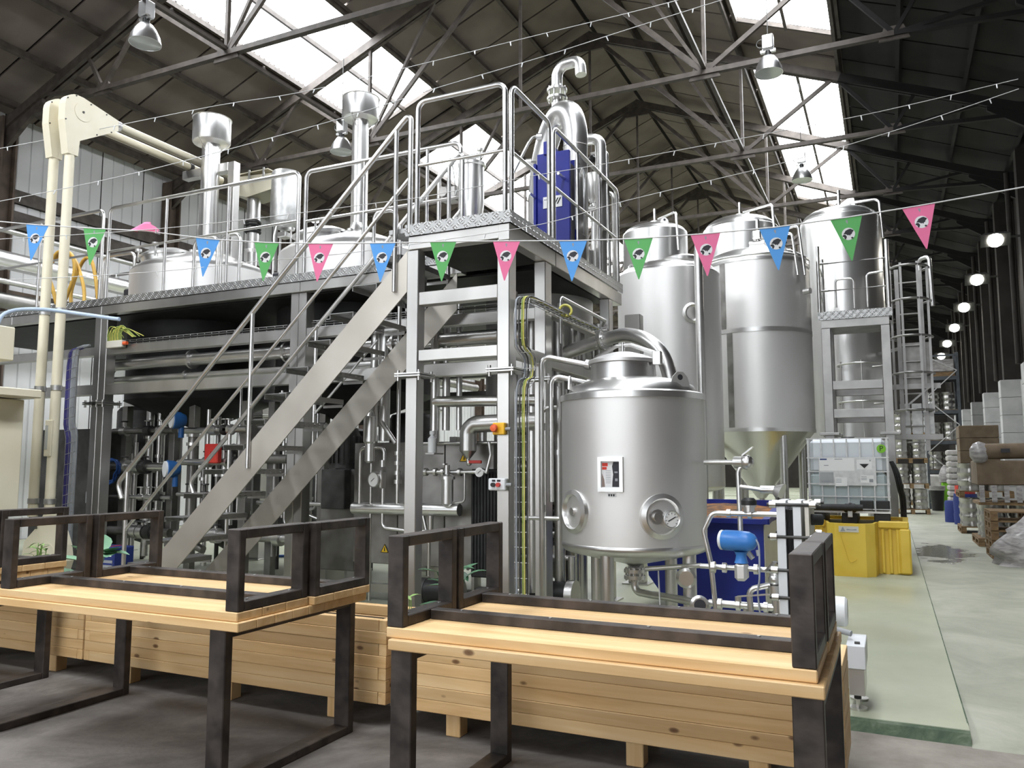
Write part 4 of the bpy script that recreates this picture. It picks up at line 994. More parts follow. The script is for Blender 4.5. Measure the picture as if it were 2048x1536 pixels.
for z in (1.235, 1.02, .80, .62, .34):
    for y in (5.72, 6.10):
        b = obj('tie_bolt', MB().cyl((-.77, y - (.02 if y < 5.9 else -.02), z), (-.44, y - (.02 if y < 5.9 else -.02), z), .011, 8), 'dark_steel', H)
        obj('nut', MB().cyl((-.755, y - (.02 if y < 5.9 else -.02), z), (-.712, y - (.02 if y < 5.9 else -.02), z), .024, 6), 'steel_pipe', b)
        obj('nut', MB().cyl((-.50, y - (.02 if y < 5.9 else -.02), z), (-.46, y - (.02 if y < 5.9 else -.02), z), .024, 6), 'steel_pipe', b)
for x in (-.69, -.53):
    obj('foot', MB().box(x - .03, x + .03, 5.72, 6.1, .06, .16), 'steel_frame', H)
obj('port_pipe', MB().tube([(-.52, 5.86, 1.13), (-.44, 5.9, 1.13)], .038, 12), 'black_rubber', H)
# pipework between tank and exchanger
W_ = thing('process_pipework', 'stainless pipe loop with valves and sight glass joining small tank and heat exchanger', 'pipework', (-1.0, 6.0, .06))
def pw(name, mb, mat='steel_pipe', par=None): return obj(name, mb, mat, par or W_)
pw('pipe', MB().tube([(-1.18, 6.0, .30), (-1.19, 6.0, .45), (-1.215, 6.0, .78), (-1.265, 6.0, 1.02), (-1.20, 6.0, 1.15), (-.72, 6.0, 1.15)], .019, 12, bend=.06))
pw('pipe', MB().tube([(-1.30, 6.03, .76), (-.80, 6.0, .76), (-.72, 6.0, .76)], .019, 12))
pw('pipe', MB().tube([(-1.24, 6.02, .50), (-.75, 6.0, .50)], .026, 12))
pw('pipe', MB().tube([(-.93, 5.98, .30), (-.95, 5.98, .62), (-.80, 5.98, .66)], .021, 12, bend=.06))
pw('pipe', MB().tube([(-.77, 6.0, .14), (-.77, 6.0, .55), (-.78, 6.0, .74)], .028, 12))
pw('pipe', MB().tube([(-1.75, 6.15, .70), (-1.45, 6.1, .74), (-1.30, 6.05, .76)], .019, 10, bend=.05))
for x, z, r in ((-1.20, .76, .042), (-1.12, .76, .036), (-.90, .76, .036), (-.93, 1.15, .038), (-1.08, 1.15, .03), (-1.16, .50, .04), (-1.03, .50, .038), (-.84, .50, .036)):
    pw('clamp', MB().cyl((x - .014, 6.0, z), (x + .014, 6.0, z), r, 16))
pw('pump_casing', MB().lathe([(0, -.04), (.055, -.04), (.075, -.02), (.075, .02), (.055, .04), (0, .04)], (-1.42, 6.08, .66), 20, axis=(.3, -1, 0)))
v1 = pw('butterfly_valve', MB().lathe([(0, -.03), (.05, -.03), (.068, -.015), (.068, .015), (.05, .03), (0, .03)], (-1.30, 5.96, .49), 24, axis=(.35, -1, .1)))
pw('sight_glass', MB().cyl((-1.288, 5.928, .492), (-1.286, 5.922, .493), .042, 22), 'print_dark', v1)
v2 = pw('valve', MB().ball((-.77, 5.98, .70), .045).cyl((-.77, 5.98, .60), (-.77, 5.98, .66), .05, 14))
pw('valve_handle', MB().beam((-.82, 5.96, .76), (-.76, 5.92, .83), .035, .012), 'steel_pipe', v2)
v3 = pw('valve', MB().cyl((-.935, 6.0, 1.165), (-.935, 6.0, 1.20), .04, 14).cyl((-.935, 6.0, 1.20), (-.935, 6.0, 1.215), .05, 14))
pw('hand_wheel', MB().lathe([(0, .05), (.035, .05), (.055, .03), (.055, .0), (.03, -.01)], (-.935, 6.0, 1.215), 16), 'black_plastic', v3)
v4 = pw('valve', MB().cyl((-1.03, 6.0, .50), (-1.03, 6.0, .56), .022, 10))
pw('valve_handle', MB().beam((-1.03, 5.98, .565), (-.80, 5.95, .60), .025, .01), 'steel_pipe', v4)
pw('support_leg', MB().cyl((-.98, 6.0, .06), (-.98, 6.0, .48), .018, 8)); pw('support_leg', MB().cyl((-1.18, 6.0, .06), (-1.18, 6.0, .30), .018, 8)); pw('support_leg', MB().cyl((-.93, 5.98, .06), (-.93, 5.98, .32), .018, 8))
pw('flange_plate', MB().box(-.755, -.715, 5.93, 6.07, .44, .57, .01))
# blue flow meter
Fm = thing('flow_meter', 'blue electronic flow meter with white cap on a steel pipe section', 'flow meter', (-1.0, 6.0, .68))
obj('sensor_body', MB().box(-1.045, -.955, 5.95, 6.06, .675, .805, .022), 'steel_tank', Fm)
obj('neck', MB().lathe([(.05, .80), (.042, .82), (.036, .85), (.045, .875), (.05, .88)], (-1.0, 6.0, 0), 18), 'meter_blue', Fm)
hd = obj('housing', MB().lathe([(0, -.13), (.070, -.13), (.074, -.115), (.074, .0), (.070, .06), (.055, .095), (.03, .115), (0, .12)], (-1.0, 6.0, .955), 28, axis=(1, -.25, 0)), 'meter_blue', Fm)
obj('cap', MB().lathe([(.0, -.155), (.062, -.155), (.072, -.148), (.072, -.128)], (-1.0, 6.0, .955), 28, axis=(1, -.25, 0)), 'white_plastic', Fm)
obj('cable', MB().tube(smooth_path([(-.90, 5.97, .98), (-.872, 5.96, .94), (-.866, 5.95, .85), (-.87, 5.95, .70), (-.885, 5.96, .60), (-.87, 5.97, .40)]), .007, 8), 'grey_cable', Fm)
obj('cable_gland', MB().cyl((-.88, 5.965, .90), (-.872, 5.96, .86), .014, 8), 'grey_plastic', Fm)
# pump motor
Mo = thing('pump_motor', 'white finned electric pump motor beside the upturned bench end', 'motor', (-.38, 5.6, .06))
obj('housing', MB().cyl((-.50, 5.6, .575), (-.355, 5.6, .575), .082, 24), 'white_plastic', Mo)
for k in range(20):
    a = 2 * PI * k / 20; d = Vector((0, math.cos(a), math.sin(a)))
    obj('fin', MB().beam(Vector((-.49, 5.6, .575)) + d * .082, Vector((-.365, 5.6, .575)) + d * .082, .006, .022, up=d), 'white_plastic', Mo)
obj('fan_cover', MB().lathe([(.0, .075), (.078, .075), (.092, .062), (.094, 0), (.088, 0)], (-.36, 5.6, .575), 28, axis=(1, 0, 0)), 'white_plastic', Mo)
obj('terminal_box', MB().box(-.47, -.38, 5.56, 5.64, .66, .70, .008), 'white_plastic', Mo)
obj('pedestal', MB().box(-.50, -.37, 5.55, 5.65, .06, .49), 'steel_frame', Mo)
# stainless junction box on a pad foot
Jb = thing('control_box', 'open topped stainless box on a round adjustable foot at the slab edge', 'box', (-.24, 5.4, .06))
obj('tray', MB().box(-.285, -.18, 5.25, 5.62, .305, .44, .004), 'white_paint', Jb)
obj('body', MB().box(-.28, -.19, 5.27, 5.6, .15, .303, .004), 'steel', Jb)
for y in (5.33, 5.55):
    l = obj('foot_stem', MB().cyl((-.235, y, .07), (-.235, y, .15), .012, 10), 'steel_pipe', Jb)
    obj('foot_pad', MB().cyl((-.235, y, .06), (-.235, y, .072), .052, 20), 'steel_pipe', l)
    obj('collar', MB().cyl((-.235, y, .12), (-.235, y, .15), .02, 8), 'print_dark', l)
obj('switch_rod', MB().cyl((-.40, 5.45, .50), (-.26, 5.40, .48), .018, 10), 'grey_plastic', Jb)
obj('latch', MB().box(-.24, -.21, 5.30, 5.325, .4402, .452), 'dark_steel', Jb)
# ------------------------------------------------------------------ yellow spill tray and IBC
S = thing('spill_tray', 'bright yellow moulded spill containment tray under the white container', 'spill tray', (-.49, 12.3, .06))
outer = [(-1.22, 11.92), (-.84, 11.92), (-.80, 11.52), (-.70, 11.44), (-.33, 11.44), (-.22, 11.56), (-.19, 11.92), (.18, 11.92), (.20, 13.2), (-1.22, 13.2)]
ri = MB()
def ring_wall(poly, z0, z1, inset, top):
    cxp = sum(p[0] for p in poly) / len(poly); cyp = sum(p[1] for p in poly) / len(poly); n = len(poly)
    sc_ = lambda p, k: (cxp + (p[0] - cxp) * k, cyp + (p[1] - cyp) * k)
    A = [(*sc_(p, .985), z0) for p in poly]; Bq = [(*p, z1) for p in poly]; Cq = [(*sc_(p, inset), z1) for p in poly]; D = [(*sc_(p, inset), top) for p in poly]
    mb = MB(); mb.add(A + Bq + Cq + D, [(r * n + i, r * n + (i + 1) % n, (r + 1) * n + (i + 1) % n, (r + 1) * n + i) for r in range(3) for i in range(n)])
    mb.add(D, [tuple(range(n))]); return mb
obj('basin', ring_wall(outer, .06, .74, .90, .30), 'yellow_plastic', S)
for (x0, x1) in ((-1.225, -.845), (-.185, .185)):
    obj('lip', MB().box(x0, x1, 11.87, 11.97, .66, .755, .015), 'yellow_plastic', S)
    for k in range(4):
        xx = x0 + .05 + k * (x1 - x0 - .1) / 3
        obj('rib', MB().box(xx - .022, xx + .022, 11.88, 11.93, .07, .655, .012), 'yellow_plastic', S)
obj('corner_post', MB().box(.06, .20, 11.86, 11.96, .07, .66, .02), 'yellow_plastic', S)
obj('deck_grid', MB().box(-1.1, .08, 11.98, 13.1, .66, .70), 'yellow_plastic', S)
sg = obj('nameplate', MB().box(-.65, -.41, 11.432, 11.438, .63, .705), 'ivory_plate', S)
obj('warning_mark', MB().prism([(-.63, .64), (-.57, .64), (-.60, .70)], (0, 11.431, 0), (1, 0, 0), (0, 0, 1), (0, -.001, 0)), 'grey_plastic', sg)
obj('faded_print', MB().prism([(-.56, .655), (-.43, .655), (-.44, .672), (-.50, .665), (-.55, .674)], (0, 11.431, 0), (1, 0, 0), (0, 0, 1), (0, -.001, 0)), 'grey_plastic', sg)
obj('drip_line', MB().tube(smooth_path([(-.63, 11.437, .60), (-.58, 11.437, .40), (-.54, 11.437, .27), (-.50, 11.437, .25), (-.45, 11.437, .28)]), .005, 6), 'yellow_plastic', S)
I = thing('ibc_container', 'white caged bulk liquid container with labels and green P sticker', 'container', (-.53, 12.5, .70))
ix0, ix1, iy0, iy1 = -1.05, -.03, 12.02, 13.0
obj('pallet_base', MB().box(ix0 - .01, ix1 + .01, iy0 + .0, iy1, .845, .875), 'steel_frame', I)
for x in (ix0, (ix0 + ix1) / 2 - .1, ix1 - .2):
    obj('skid', MB().box(x, x + .2, iy0 + .02, iy1 - .02, .70, .845, .01), 'black_plastic', I)
obj('bottle', MB().box(ix0 + .025, ix1 - .025, iy0 + .025, iy1 - .025, 1.38, 1.86, .05), 'ibc_plastic', I)
obj('liquid', MB().box(ix0 + .025, ix1 - .025, iy0 + .025, iy1 - .025, .885, 1.38, .03), 'ibc_liquid', I)
obj('fill_cap', MB().cyl(((ix0 + ix1) / 2, 12.5, 1.86), ((ix0 + ix1) / 2, 12.5, 1.90), .09, 18), 'black_plastic', I)
for k in range(7):
    x = ix0 + .012 + k * (ix1 - ix0 - .024) / 6
    obj('cage_bar', MB().box(x - .009, x + .009, iy0 + .002, iy0 + .018, .87, 1.87), 'galvanised', I)
for k in range(6):
    y = iy0 + .012 + k * (iy1 - iy0 - .024) / 5
    for x in (ix0, ix1): obj('cage_bar', MB().box(x - .008, x + .008, y - .009, y + .009, .87, 1.87), 'galvanised', I)
for z in (.90, 1.07, 1.24, 1.41, 1.60, 1.865):
    obj('cage_bar', MB().box(ix0 - .008, ix1 + .008, iy0 - .012, iy0 + .001, z - .008, z + .008), 'galvanised', I)
    for x in (ix0 - .008, ix1 + .008): obj('cage_bar', MB().box(x - .008, x + .008, iy0 - .01, iy1, z - .008, z + .008), 'galvanised', I)
pl = obj('label_panel', MB().box(-.91, -.18, iy0 - .02, iy0 - .014, 1.22, 1.60), 'galvanised', I)
def slip(x0, x1, z0, z1, mat, d=.0215, par=None, t=.001): return obj('label_sheet', MB().box(x0, x1, iy0 - d, iy0 - d + t, z0, z1), mat, par or pl)
s1 = slip(-.90, -.45, 1.42, 1.595, 'label_white'); slip(-.89, -.80, 1.57, 1.588, 'label_navy', .0226, s1); slip(-.70, -.60, 1.575, 1.586, 'print_grey', .0226, s1); slip(-.84, -.78, 1.49, 1.50, 'print_grey', .0226, s1)
s2 = slip(-.42, -.23, 1.44, 1.575, 'label_white')
obj('hazard_mark', MB().prism([(-.385, 1.515), (-.265, 1.515), (-.30, 1.48), (-.325, 1.455), (-.35, 1.48)], (0, iy0 - .0226, 0), (1, 0, 0), (0, 0, 1), (0, -.001, 0)), 'print_black', s2)
slip(-.26, -.24, 1.55, 1.57, 'print_grey', .0226, s2)
s3 = slip(-.38, -.21, 1.26, 1.36, 'label_white'); slip(-.27, -.22, 1.265, 1.31, 'print_grey', .0226, s3)
for k in range(3): slip(-.37, -.30, 1.335 - k * .02, 1.343 - k * .02, 'print_grey', .0226, s3)
s4 = slip(-.70, -.55, 1.21, 1.33, 'label_white'); 
for k in range(3): slip(-.69, -.62, 1.30 - k * .02, 1.307 - k * .02, 'print_grey', .0226, s4)
s5 = slip(-.90, -.72, 1.25, 1.40, 'grey_plastic'); slip(-.88, -.76, 1.262, 1.285, 'print_grey', .0226, s5)
ps = obj('sticker', MB().cyl((-.105, iy0 - .014, 1.72), (-.105, iy0 - .019, 1.72), .058, 28), 'sticker_green', I, 'round green sticker with a black P')
text(ps, 'P', .10, (-.105, iy0 - .0195, 1.72), Vector((0, -1, 0)), Vector((1, 0, 0)), 'print_black')
vb = obj('outlet_valve', MB().cyl((-.52, iy0 - .01, .93), (-.52, iy0 - .14, .93), .055, 16).box(-.60, -.44, iy0 - .20, iy0 - .09, .86, .98, .02), 'black_plastic', I)
obj('valve_lever', MB().box(-.55, -.49, iy0 - .215, iy0 - .20, .80, .96, .004), 'galvanised', vb)
for x in (-.40, -.20): obj('corner_guard', MB().box(x, x + .17, iy0 - .012, iy0 + .03, .88, 1.02, .01), 'black_plastic', I)
# suction hose coupled to the container valve
obj('suction_hose', MB().tube([(-.36, 11.80, .93), (-1.02, 11.76, .93), (-1.25, 11.74, .93)], .045, 14), 'black_rubber', I)
obj('hose_coupling', MB().cyl((-.52, 11.78, .93), (-.52, 11.86, .93), .05, 14), 'black_plastic', I)
for k, dx in enumerate((0, .07, .13)):
    pts = smooth_path([(.0 + dx * .2, 13.1, 1.55), (.05 + dx * .4, 13.06, 1.38), (.09 + dx * .4, 13.10, 1.15), (.12 + dx * .4, 13.26, .9), (.10 + dx * .4, 13.27, .08)])
    solo('dangling_hose', MB().tube(pts, .017, 8), 'black_rubber', ('outermost' if k == 2 else 'middle' if k == 1 else 'innermost') + ' black hose hanging down beside the white container', 'hose')
# ------------------------------------------------------------------ vessels standing through the platform
def knob(t, c, ang, s=.05):
    k = obj('lid_screw', MB().cyl(Vector(c), Vector(c) + Vector((0, 0, s * 2.6)), s * .22, 8), 'steel_pipe', t)
    obj('screw_knob', MB().lathe([(0, s * 2.6), (s * .8, s * 2.6), (s * .8, s * 3.2), (0, s * 3.3)], c, 14), 'steel_polished', k)
def vessel(label, cx, cy, r, ztop, zbot, chim_r, hat_r, hz0, hz1, lid=(-.45, -.55), group=None):
    t = thing('brewing_vessel', label, 'vessel', (cx, cy, zbot))
    obj('shell', MB().lathe([(r, DZ - .1), (r, ztop)], (cx, cy, 0), 56), 'steel_tank', t)
    obj('lower_shell', MB().lathe([(r * .99, zbot), (r * .99, DZ - .1)], (cx, cy, 0), 48), 'shaded_steel', t)  # shade below the deck painted into the lower shell
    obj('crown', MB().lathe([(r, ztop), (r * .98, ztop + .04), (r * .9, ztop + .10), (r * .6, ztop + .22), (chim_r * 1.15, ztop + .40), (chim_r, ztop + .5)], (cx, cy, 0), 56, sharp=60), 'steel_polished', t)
    obj('cone', MB().lathe([(.12, zbot - .35), (r, zbot)], (cx, cy, 0), 40), 'shaded_steel', t)
    obj('chimney', MB().lathe([(chim_r, ztop + .48), (chim_r, hz0 + .02)], (cx, cy, 0), 28), 'steel_polished', t)
    c = obj('chimney_hood', MB().lathe([(chim_r, hz0 - .02), (hat_r * .95, hz0), (hat_r, hz0 + .02), (hat_r, hz1), (hat_r + .012, hz1 + .012), (hat_r - .015, hz1 + .012), (hat_r - .015, hz0 + .04), (chim_r, hz0 + .04)], (cx, cy, 0), 40), 'steel_polished', t)
    for k in range(3):
        a = .6 + 2 * PI * k / 3
        obj('hood_stay', MB().beam((cx + chim_r * math.cos(a), cy + chim_r * math.sin(a), hz0 - .12), (cx + hat_r * math.cos(a), cy + hat_r * math.sin(a), hz0 + .01), .012, .012), 'steel_pipe', t)
    lx, ly = cx + lid[0], cy + lid[1]
    n = Vector((lid[0] * .35, lid[1] * .35, 1)).normalized()
    m = obj('manway', MB().lathe([(.30, -.12), (.30, .08), (.33, .08), (.33, .11), (.22, .16), (0, .17)], (lx, ly, ztop + .16), 32, axis=n), 'steel_polished', t)
    for k in range(4):
        a = .5 + k * PI / 2
        knob(t, (lx + .36 * math.cos(a), ly + .36 * math.sin(a), ztop + .16), a, .055)
    obj('drain_hole', MB().box(cx - .72, cx - .5, cy - r * .78, cy - r * .70, ztop - .45, ztop - .22, .02), 'print_dark', t)
    return t
V1 = vessel('wide steel mash vessel with tall hooded chimney nearest the cream conveyor', -8.62, 8.2, .98, 4.10, 2.35, .125, .262, 6.08, 6.43, (-.25, -.5))
V2 = vessel('wide steel brewing vessel with tall hooded chimney behind the stair handrail', -6.02, 8.2, .98, 4.06, 2.35, .105, .232, 5.95, 6.22, (-.2, -.5))
K = thing('wort_kettle', 'steel kettle with thick swan neck vapour duct and hooked vent beside the blue panel', 'vessel', (-3.55, 8.45, 2.2))
obj('shell', MB().lathe([(.62, 2.2), (.62, 3.95)], (-3.62, 8.45, 0), 44), 'steel_tank', K)
obj('crown', MB().lathe([(.62, 3.95), (.60, 3.99), (.45, 4.10), (.2, 4.18), (0, 4.2)], (-3.62, 8.45, 0), 44, sharp=60), 'steel_polished', K)
obj('manway', MB().lathe([(.2, 3.95), (.2, 4.13), (.23, 4.13), (.23, 4.17), (0, 4.22)], (-3.75, 8.05, 0), 28), 'steel_polished', K)
for a in (0, 2.1, 4.2): knob(K, (-3.75 + .26 * math.cos(a), 8.05 + .26 * math.sin(a), 4.08), a, .045)
sw = smooth_path([(-3.56, 8.35, 4.0), (-3.56, 8.33, 4.55), (-3.50, 8.28, 4.95), (-3.38, 8.2, 5.25), (-3.22, 8.1, 5.42), (-3.06, 8.02, 5.38), (-2.99, 8.0, 5.15), (-2.99, 8.0, 4.8), (-2.99, 8.0, 3.6)], 6)
obj('vapour_duct', MB().tube(sw, .135, 24), 'steel_polished', K)
obj('duct_seam', MB().torus((-2.99, 8.0, 4.98), .136, .004, n=28, m=6), 'steel_pipe', K)
obj('vent_stub', MB().cyl((-3.25, 8.12, 5.45), (-3.25, 8.12, 5.66), .062, 16), 'steel_polished', K)
for z in (5.64, 5.74):
    f = obj('vent_flange', MB().cyl((-3.25, 8.12, z - .012), (-3.25, 8.12, z + .012), .115, 20), 'steel_pipe', K)
for k in range(8):
    a = k * PI / 4; obj('flange_bolt', MB().cyl((-3.25 + .095 * math.cos(a), 8.12 + .095 * math.sin(a), 5.60), (-3.25 + .095 * math.cos(a), 8.12 + .095 * math.sin(a), 5.78), .009, 6), 'steel_pipe', K)
obj('hooked_vent', MB().tube([(-3.25, 8.12, 5.75), (-3.25, 8.12, 6.02), (-2.95, 8.05, 6.0), (-2.93, 8.04, 5.82)], .062, 16, bend=.12, caps=True, seg=8), 'steel_polished', K)
obj('spray_arm', MB().tube([(-3.38, 8.15, 5.20), (-3.52, 8.05, 5.22), (-3.56, 8.02, 5.14), (-3.80, 7.95, 4.65)], .016, 8, bend=.05), 'steel_pipe', K)
obj('spray_arm', MB().tube([(-3.48, 8.2, 4.98), (-3.60, 8.1, 4.95)], .016, 8), 'steel_pipe', K)
for p in ((-3.46, 8.09, 5.22), (-3.60, 8.1, 4.95)): obj('spray_valve', MB().cyl(Vector(p) - Vector((.03, .01, .0)), Vector(p) + Vector((.03, .01, 0)), .04, 12), 'steel_pipe', K)
# columns and pots to the right of the kettle
C1 = thing('riser_column', 'polished steel riser pipe bending over towards the swan neck duct', 'pipe', (-2.86, 8.35, DZ))
obj('column', MB().tube([(-2.80, 8.3, DZ), (-2.80, 8.3, 5.16), (-2.99, 8.28, 5.17), (-3.05, 8.25, 5.17)], .062, 16, bend=.12, seg=6), 'steel_polished', C1)
obj('side_line', MB().tube([(-2.96, 8.42, 5.05), (-2.78, 8.46, 5.08), (-2.76, 8.46, DZ)], .018, 8, bend=.05), 'steel_pipe', C1)
C2 = thing('condenser_pot', 'small capped steel pot on a stem between blue panel and riser', 'vessel', (-2.96, 8.54, DZ))
obj('stem', MB().cyl((-2.96, 8.54, DZ), (-2.96, 8.54, 4.55), .045, 14), 'steel_polished', C2)
obj('pot', MB().lathe([(.05, 4.5), (.10, 4.58), (.10, 4.82), (.09, 4.85), (0, 4.86)], (-2.96, 8.54, 0), 24), 'steel', C2)
obj('plug', MB().ball((-2.96, 8.47, 5.0), .05), 'black_plastic', C2)
obj('side_valve', MB().cyl((-2.99, 8.42, 4.4), (-2.88, 8.42, 4.4), .035, 10).cyl((-2.96, 8.42, 4.25), (-2.96, 8.42, 4.45), .02, 8), 'steel_pipe', C2)
BP = thing('blue_heat_exchanger', 'tall royal blue plate cooler with white nameplate behind the landing rail', 'heat exchanger', (-3.03, 7.55, DZ))
obj('front_plate', MB().box(-3.20, -2.84, 7.42, 7.46, DZ, 4.72, .004), 'blue_panel', BP)
obj('rear_plate', MB().box(-3.20, -2.84, 7.66, 7.70, DZ, 4.70, .004), 'blue_panel', BP)
obj('side_flange', MB().box(-3.235, -3.203, 7.40, 7.62, DZ, 4.62, .004), 'blue_panel', BP)
obj('hanger_bar', MB().box(-3.12, -3.06, 7.40, 7.72, 4.70, 4.84, .004), 'blue_panel', BP)
for k in range(8): obj('exchanger_plate', MB().box(-3.17, -2.87, 7.47 + k * .023, 7.483 + k * .023, DZ + .05, 4.62), 'steel_old', BP)
np_ = obj('nameplate', MB().box(-3.13, -2.92, 7.412, 7.418, 4.13, 4.25), 'label_white', BP, 'white nameplate with black slanted bars')
for k in range(3): obj('bar_mark', MB().prism([(-3.035 + k * .028, 4.16), (-3.02 + k * .028, 4.16), (-2.985 + k * .028, 4.225), (-3.0 + k * .028, 4.225)], (0, 7.411, 0), (1, 0, 0), (0, 0, 1), (0, -.001, 0)), 'print_black', np_)
obj('small_print', MB().box(-3.12, -3.07, 7.410, 7.4115, 4.215, 4.225), 'print_grey', np_)
for (x, z) in ((-3.22, 4.26), (-2.90, 4.42)): obj('tie_bolt', MB().cyl((x, 7.26, z), (x, 7.72, z), .016, 8), 'steel_polished', BP)
obj('guard_frame', MB().tube([(-2.80, 7.5, 3.9), (-2.80, 7.5, 4.62), (-2.80, 7.75, 4.62), (-2.80, 7.75, 3.9)], .014, 8, closed=True), 'galvanised', BP)
# hop doser cyclone
Cy = thing('hop_doser', 'polished conical hop dosing pot with clamped lid behind the stair head', 'vessel', (-4.33, 8.1, DZ))
obj('pot', MB().lathe([(.05, DZ), (.05, 4.1), (.13, 4.42), (.145, 4.55), (.145, 5.0), (.165, 5.01), (.165, 5.04), (.09, 5.08), (0, 5.09)], (-4.33, 8.1, 0), 32), 'steel_polished', Cy)
knob(Cy, (-4.20, 8.05, 5.05), 0, .045)
obj('lid_clamp', MB().beam((-4.48, 8.05, 5.10), (-4.18, 8.12, 5.12), .02, .02), 'steel_pipe', Cy)
obj('valve_block', MB().box(-4.72, -4.50, 8.02, 8.16, 4.62, 4.80, .02).cyl((-4.66, 7.98, 4.72), (-4.66, 8.2, 4.72), .06, 12), 'steel_old', Cy)
obj('loop_pipe', MB().tube([(-4.78, 8.1, DZ), (-4.78, 8.1, 5.0), (-4.58, 8.1, 5.15), (-4.52, 8.1, 4.7)], .026, 10, bend=.09), 'steel_pipe', Cy)
# guard hoops on the deck
for i, (xa, xb, y, z, where) in enumerate(((-9.72, -9.12, 7.42, 4.36, 'beside the mash vessel shell'), (-7.95, -7.55, 7.35, 4.36, 'in front of the grist tube'), (-7.48, -7.18, 7.35, 4.36, 'just right of the grist tube'), (-5.15, -4.85, 7.3, 4.33, 'near the stair head'))):
    solo('guard_hoop', MB().tube([(xa, y, DZ), (xa, y, z), (xb, y, z), (xb, y, DZ)], .022, 10, bend=.09), 'steel_pipe', 'bent steel tube guard hoop standing on the deck ' + where, 'guard rail')
# ------------------------------------------------------------------ malt conveyor in cream paint
G = thing('grain_conveyor', 'cream painted tubular chain conveyor rising past the platform and running over the vessels', 'conveyor', (-8.98, 6.2, .06))
for (x, yo) in ((-8.83, 0), (-9.12, 0)):
    obj('riser_tube', MB().cyl((x, 6.2, .90), (x, 6.2, 5.30), .056, 18), 'cream_paint', G)
    for z in (5.28, 3.32, 2.40, 1.08):
        c = obj('tube_clamp', MB().cyl((x, 6.2, z - .03), (x, 6.2, z + .03), .064, 18), 'galvanised' if z != 5.28 else 'cream_paint', G)
    obj('run_tube', MB().cyl((x, 6.78, 5.845), (x, 8.9, 5.845), .056, 18), 'cream_paint', G)
    obj('tube_clamp', MB().cyl((x, 8.26, 5.845), (x, 8.32, 5.845), .064, 18), 'black_rubber', G)
    obj('tube_clamp', MB().cyl((x, 6.80, 5.845), (x, 6.86, 5.845), .064, 18), 'galvanised', G)
    P = [(-.06, -.62), (.06, -.62), (.075, -.42), (.58, -.07), (.60, .06), (.50, .07)]
    arc = [(-.06 + .0, -.05)]
    poly = [(-.065, -.60), (.065, -.60), (.08, -.40), (.56, -.10), (.60, -.075), (.60, .06), (.10, .155)] + [(.02 + .155 * math.cos(a), .0 + .155 * math.sin(a)) for a in [PI * .5 + k * PI * .5 / 5 for k in range(6)]] + [(-.135, -.2)]
    hd = obj('corner_housing', MB().prism(poly, (x - .06, 6.2, 5.83), (0, 1, 0), (0, 0, 1), (.12, 0, 0)), 'cream_paint', G)
    obj('wheel_cover', MB().cyl((x + .0605, 6.30, 5.80), (x + .066, 6.30, 5.80), .115, 28), 'cream_paint', hd)
    obj('axle_bolt', MB().cyl((x + .066, 6.30, 5.80), (x + .075, 6.30, 5.80), .014, 8), 'dark_steel', hd)
    for (a, b) in ((-.11, .07), (-.12, -.2), (.2, .11), (.42, .07), (.3, -.24), (.5, -.13), (.0, .14)):
        obj('cover_bolt', MB().cyl((x + .06, 6.2 + a, 5.83 + b), (x + .068, 6.2 + a, 5.83 + b), .009, 6), 'dark_steel', hd)
ins_ = obj('inspection_window', MB().box(-8.90, -8.78, 6.135, 6.155, 1.60, 2.02, .006), 'cream_paint', G)
obj('window_pane', MB().box(-8.885, -8.84, 6.131, 6.136, 1.68, 1.96), 'glass_cover', ins_)
bt = obj('boot_housing', MB().prism([(-.10, .95), (.08, .95), (.10, .82), (.22, .60), (.26, .42), (.18, .22), (.02, .12), (-.30, .12), (-.48, .3), (-.42, .62), (-.2, .8)], (-8.72, 6.13, 0), (1, 0, 0), (0, 0, 1), (0, .14, 0)), 'cream_paint', G)
obj('wheel_cover', MB().cyl((-8.75, 6.13, .45), (-8.75, 6.124, .45), .17, 28), 'cream_paint', bt); obj('wheel_cover', MB().cyl((-9.05, 6.13, .42), (-9.05, 6.124, .42), .10, 24), 'cream_paint', bt)
for (x, z) in ((-8.75, .45), (-9.05, .42), (-8.93, .78)): obj('cover_bolt', MB().cyl((x, 6.112, z), (x, 6.126, z), .012, 8), 'dark_steel', bt)
obj('boot_foot', MB().box(-9.1, -8.6, 6.14, 6.26, .06, .13), 'cream_paint', G)
# cage ladder of wires between the tubes
cl_ = MB()
obj('cable_ladder', MB().box(-9.0, -8.99, 6.26, 6.27, .9, 5.6), 'galvanised', G); obj('cable_ladder', MB().box(-8.93, -8.92, 6.26, 6.27, .9, 5.6), 'galvanised', G)
for k in range(34): obj('ladder_rung', MB().box(-9.0, -8.92, 6.255, 6.26, 1.0 + k * .136, 1.006 + k * .136), 'galvanised', G)
# discharge box over the vessels
Dg = thing('discharge_head', 'cream conveyor discharge trough hanging over the grist tube', 'conveyor', (-8.5, 9.0, 5.2))
obj('trough', MB().prism([(-.50, .16), (.42, .10), (.52, .0), (.42, -.14), (-.1, -.2), (-.42, -.1)], (-8.52, 8.92, 5.72), (1, 0, 0), (0, 0, 1), (0, .36, 0)), 'cream_paint', Dg)
obj('trough_lid', MB().box(-8.98, -8.2, 8.90, 9.30, 5.885, 5.90), 'cream_paint', Dg)
for k in range(3): obj('lid_clamp', MB().box(-8.85 + k * .28, -8.82 + k * .28, 8.885, 8.90, 5.78, 5.92), 'galvanised', Dg)
obj('drop_tube', MB().cyl((-8.62, 9.08, 5.2), (-8.62, 9.08, 5.54), .10, 18), 'steel', Dg)
for k in range(4): obj('bellows_ring', MB().torus((-8.62, 9.08, 5.02 + k * .05), .10, .022, n=24), 'black_rubber' if k % 2 == 0 else 'dark_steel', Dg)
